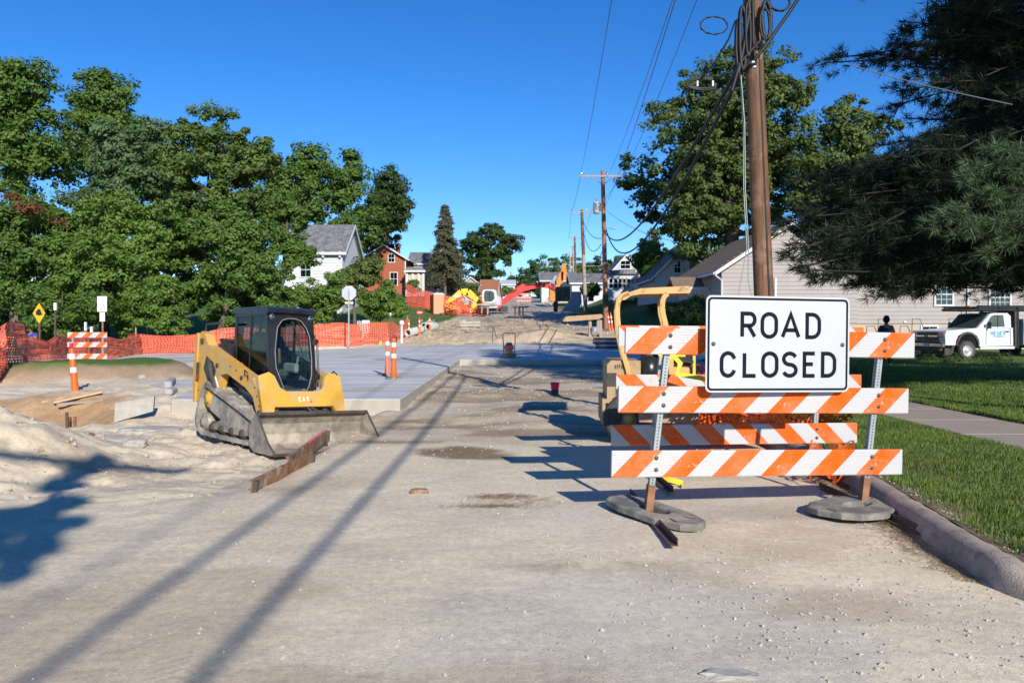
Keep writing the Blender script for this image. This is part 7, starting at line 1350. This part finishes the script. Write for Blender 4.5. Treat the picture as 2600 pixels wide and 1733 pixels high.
for k, (px, top, rx, Y, m, lab) in enumerate([(1345, 650, 30, 190, 'leaf_dark', 'pointed dark tree behind the lone T-shaped pole'), (1318, 690, 28, 185, 'leaf_dark', 'low dark tree at the left end of the far tree line'), (1375, 690, 30, 180, 'leaf_dark', 'dense dark tree behind the low white house'), (1400, 648, 34, 200, 'leaf_mid', 'airy tree left of the orange excavator arm'), (1405, 690, 20, 170, 'leaf_olive', 'yellow green tree behind the orange excavator arm'), (1445, 640, 40, 195, 'leaf_mid', 'airy tree behind the group of far poles'), (1490, 650, 34, 190, 'leaf_mid', 'tree between the second and first distant poles'), (1530, 650, 46, 150, 'leaf_dark', 'dark tree behind the first distant pole'), (1570, 635, 44, 140, 'leaf_mid', 'tree behind the gambrel house roof'), (1290, 720, 22, 190, 'leaf_dark', 'small dark tree beside the red arm at the crest'), (1500, 718, 14, 100, 'leaf_dark', 'small dark tree in front of the white garage'), (1265, 730, 30, 150, 'leaf_mid', 'low green tree behind the reddish roofs')]):
    H = 752 - top; tree(lab, (*at(px, 0, Y).xy, at(0, 758, Y).z), rb(px, top + H * .5, rx * 1.15, H * .5, Y, 14, 50 + k), 6500 if H > 60 else 3200, .5, .9 if H > 60 else .6, m, group=FT, trunk=.3)
# right side
tree('tall full maple towering behind the near utility pole', gb(1850, 830, 52), rb(1905, 255, 190, 150, 52, 40, 70, .36) + rb(1750, 310, 95, 100, 52, 16, 71) + rb(1810, 480, 160, 130, 52, 30, 72) + rb(1985, 430, 150, 160, 52, 22, 73) + rb(1750, 600, 75, 70, 52, 10, 74) + rb(1920, 600, 140, 90, 52, 14, 75), 105000, .26, .55, 'leaf_maple', trunk=.6, shell=.6, limbs=16)
tree('second maple top showing between the big maple and the pine', gb(2170, 840, 46), rb(2150, 330, 80, 80, 46, 18, 76) + rb(2220, 330, 60, 60, 46, 8, 77) + rb(2130, 460, 120, 100, 46, 18, 78) + rb(2250, 520, 140, 130, 46, 18, 79), 56000, .24, .5, 'leaf_maple', trunk=.4)
tree('small round green tree in front of the white porch houses', gb(1650, 760, 74), rb(1650, 655, 44, 48, 74, 18, 80) + rb(1640, 625, 22, 20, 74, 4, 81), 15000, .24, .42, 'leaf_mid', trunk=.2)
tree('dark tree shading the houses beneath the maple', gb(1790, 790, 72), rb(1760, 690, 80, 60, 72, 16, 82), 14000, .35, .6, 'leaf_dark', trunk=.3)
tree('feathery dark shrub beside the left wall of the beige house', gb(1745, 850, 34), rb(1750, 800, 62, 45, 34, 16, 83), 17000, .12, .26, 'leaf_olive', 'green_bush', .06, cat='bush')
for k, (px, py, Y) in enumerate(((2350, 915, 27), (2490, 925, 27), (2545, 920, 26.5), (2420, 922, 26))): tree(['small leafy plant at the lawn edge under the truck bumper', 'small leafy plant below the truck door', 'small leafy plant near the right picture edge by the truck', 'small leafy plant below the truck front wheel'][k], (*at(px, 0, Y).xy, .1), [pb(px, py - 12, 26, 14, Y)], 500, .07, .12, 'leaf_dark', 'small_plant', .01, cat='plant', group='small plants along the drive', limbs=2)
rock('boulder', 'round pale boulder by the dark shrub near the beige house', 'rock', (*at(1750, 0, 30).xy, .22), .22, .16, .16, seed=22)
# ---- near pine at the right: whorled branches ending in needle tufts
def pine(label, base, specs, H, seed=5, trunk=.30, tufts=10000, nl=.15, nm='needle_shaded', fill=None):
    t = thing('pine_tree', label, 'tree', base); rg = np.random.default_rng(seed); rnd = random.Random(seed); mb = MB(); mb.tube([(0, 0, -.2), (0, 0, H * .5), (0, 0, H)], [trunk, trunk * .7, .05], 10); C = []; D = []; dark = []
    for (tip, k) in specs:                      # tip: branch end relative to base, k: side twigs
        tip = Vector(tip); st_ = Vector((0, 0, max(.8, min(H - .3, tip.z + .12 * Vector((tip.x, tip.y)).length * rnd.uniform(-.6, .9))))); L = (tip - st_).length; main = branch_pts(st_, tip, 7, .06, .05); mb.tube(main, [max(.012, .06 * (1 - i / 7.2)) for i in range(8)], 5)
        for j in range(k):
            u = 1 - .85 * rnd.random() ** 1.25; i = min(6, int(u * 7)); p = Vector(main[i]).lerp(Vector(main[i + 1]), u * 7 - i); d = (tip - st_).normalized(); side = d.cross(Vector((0, 0, 1))).normalized() * rnd.choice((-1, 1)); ln = (.25 + .85 * (1 - u) + .1) * rnd.uniform(.5, 1.1) * min(1.3, L / 3)
            e = p + (d * .65 + side * rnd.uniform(.35, 1.0) + Vector((0, 0, rnd.uniform(-.45, .30)))).normalized() * ln; mb.tube([p, p.lerp(e, .5) + Vector((0, 0, .03)), e], [.010, .007, .004], 3, cap=False) if rnd.random() < .35 else None
            for q in range(max(2, int(ln / .16))):
                f = .3 + .7 * (q + rnd.random()) / max(2, int(ln / .16)); c = p.lerp(e, min(1, f)); C.append(tuple(c)); D.append(tuple((e - p).normalized() + Vector((rnd.uniform(-.4, .4), rnd.uniform(-.4, .4), rnd.uniform(-.3, .4)))))
        C.append(tuple(tip)); D.append(tuple((tip - st_).normalized()))
    if fill: V, Fc = cloud([(x - base[0], y - base[1], z - base[2], p, q, r_) for x, y, z, p, q, r_ in fill], 60000, .26, .45, nclump=900, shell=.25, upbias=.1, ar=.10); link('inner_needles', npmesh('inner_needles', V, Fc), M[nm], t)
    C = np.array(C); D = np.array(D); D /= np.linalg.norm(D, axis=1, keepdims=True); K = 25; n = len(C)
    r = rg.normal(size=(n, K, 3)); d = D[:, None] * .9 + r * .62; d /= np.linalg.norm(d, axis=2, keepdims=True); a = C[:, None] + r * .012 - D[:, None] * rg.random((n, K, 1)) * .06; Ln = nl * rg.uniform(.7, 1.15, (n, K, 1)); s = np.cross(d, rg.normal(size=(n, K, 3))); s /= np.linalg.norm(s, axis=2, keepdims=True)
    V = np.stack([a - s * .0058, a + s * .0058, a + d * Ln], 2).reshape(-1, 3); link('crown', npmesh('crown', V, np.arange(len(V)).reshape(-1, 3)), M[nm], t); mb.build('trunk', M['shaded_bark'], t); return t
PB = Vector((12.3, 15.2, .1)); rnd = random.Random(11); specs = []
def tip_px(px, py, Y): v = at(px, py, Y) - PB; return tuple(v)
for _ in range(150):      # lower skirt of the crown
    px = rnd.uniform(2030, 2760); lim = 700 + 55 * math.sin((px - 2030) / 600 * 3.0) + (-30 if px > 2350 else 0); py = rnd.uniform(545, lim); specs.append((tip_px(px + (30 if py < 600 else 0), py, rnd.uniform(10.5, 15.5)), 26))
for _ in range(110):     # dark mass reaching left over the house roof
    py = rnd.uniform(430, 690); px = rnd.uniform(2000 + (40 if py < 520 else 0), 2320); specs.append((tip_px(px, py, rnd.uniform(12.5, 17)), 24))
for _ in range(130):     # middle
    px = rnd.uniform(2160, 2760); py = rnd.uniform(330, 640); specs.append((tip_px(px + max(0, (520 - py)) * .25, py, rnd.uniform(10.5, 17)), 26))
for _ in range(120):      # top left profile recedes
    py = rnd.uniform(-260, 400); px = rnd.uniform(2330 - max(0, 120 - abs(py - 230)) * .25, 2800); specs.append((tip_px(px, py, rnd.uniform(11, 18)), 26))
for px, py, Y in ((2095, 150, 13), (2120, 158, 13), (2180, 150, 13.5), (2230, 150, 13.5), (2260, 110, 13.5), (2290, 55, 14), (2295, 80, 14), (2275, 232, 13), (2270, 268, 13), (2310, 170, 13), (2300, 300, 13)): specs.append((tip_px(px, py, Y), 22))
for _ in range(75):     # upper crown, above the picture
    z = rnd.uniform(7.5, 16.0); r_ = (5.2 if z < 12 else 5.2 * (17 - z) / 5) * rnd.uniform(.55, 1); a = rnd.uniform(0, 6.283); specs.append(((r_ * math.cos(a), r_ * math.sin(a), z), 20))
for _ in range(60):     # inner boughs
    a = rnd.uniform(0, 6.283); r_ = rnd.uniform(1.5, 5.0); specs.append(((r_ * math.cos(a), r_ * math.sin(a), rnd.uniform(2.0, 8.0)), 24))
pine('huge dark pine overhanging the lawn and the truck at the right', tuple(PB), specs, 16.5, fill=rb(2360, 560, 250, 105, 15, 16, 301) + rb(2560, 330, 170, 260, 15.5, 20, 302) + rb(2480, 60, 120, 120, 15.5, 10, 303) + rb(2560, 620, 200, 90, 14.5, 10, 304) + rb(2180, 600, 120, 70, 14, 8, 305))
# sunlit pine boughs nearer the camera belong to a smaller pine
sp2 = [(tuple(at(px, py, Y) - Vector((8.2, 11.0, .1))), 16) for px, py, Y in ((2520, 375, 10.2), (2560, 405, 10.4), (2490, 420, 10.2), (2430, 450, 10.2), (2460, 440, 10.3), (2400, 545, 10.2), (2380, 570, 10.3), (2420, 600, 10.2), (2450, 520, 10.3), (2500, 500, 10.2), (2560, 500, 10.2), (2590, 540, 10.2), (2540, 560, 10.3), (2470, 580, 10.2), (2600, 470, 10.5), (2620, 600, 10.5), (2640, 520, 10.5), (2560, 620, 10.4), (2500, 640, 10.4), (2690, 560, 10.5), (2680, 440, 10.5))]
for _ in range(40): sp2.append((tuple(at(rnd.uniform(2480, 2900), rnd.uniform(430, 660), rnd.uniform(10.6, 12.5)) - Vector((8.2, 11.0, .1))), 18))
pine('young pine with sunlit bluish green tips at the right edge', (8.2, 11.0, .1), sp2, 3.9, seed=8, trunk=.12, nm='needle')
# ---- trees standing behind the camera on the right (the first shades the pine and the lawn, the second is an added shadow caster)
tree('tall street tree behind the camera on the right side', (15.5, 2.5, 0), [(15.5, 2.5, 11.5, 4.2, 4.2, 3.6), (13.5, 3.5, 10, 2.2, 2.2, 1.8), (18, 3, 10.5, 3, 3, 2.5), (15, 3, 14, 3, 3, 2.2), (20.5, 5, 12, 3, 3, 3), (11, 3, 11, 2.4, 2.5, 2.2), (12, 3, 14.5, 3, 3, 2.5), (17.5, 3, 16, 3.5, 3, 3), (20, 4, 16, 3, 3, 3), (18.5, 3, 9.5, 3, 2.5, 2), (10, 3.5, 13.5, 2, 2, 2)], 52000, .30, .7, 'leaf_mid', trunk=.35, group='street trees behind the camera')
tree('added unseen tree behind the camera, crown shaped to cast the wedge shadow on the left of the road', (1.6, -12.5, 0), [(.1, -8.6, 6, .95, 1.2, .35), (.0, -7.6, 6, .7, .9, .3), (.50, -7.1, 6, .65, .75, .28), (.40, -6.2, 6, .48, .55, .2), (.16, -5.4, 6, .28, .45, .15), (-.10, -4.6, 6, .13, .4, .1), (-.28, -3.9, 5.95, .07, .4, .08), (-.42, -3.3, 5.9, .05, .3, .06)], 30000, .15, .12, 'leaf_mid', trunk=.16, group='street trees behind the camera')  # made-up caster: blobs follow the outline of the shadow wanted on the ground
tree('broad tree beyond the right-hand houses shading the upper road', gb(1760, 760, 66), [(13.5, 63, 10, 3.5, 4, 4), (12.5, 67, 13, 4, 4, 4), (16, 60, 14, 4, 4, 4)], 16000, .4, .8, 'leaf_dark', trunk=.4)
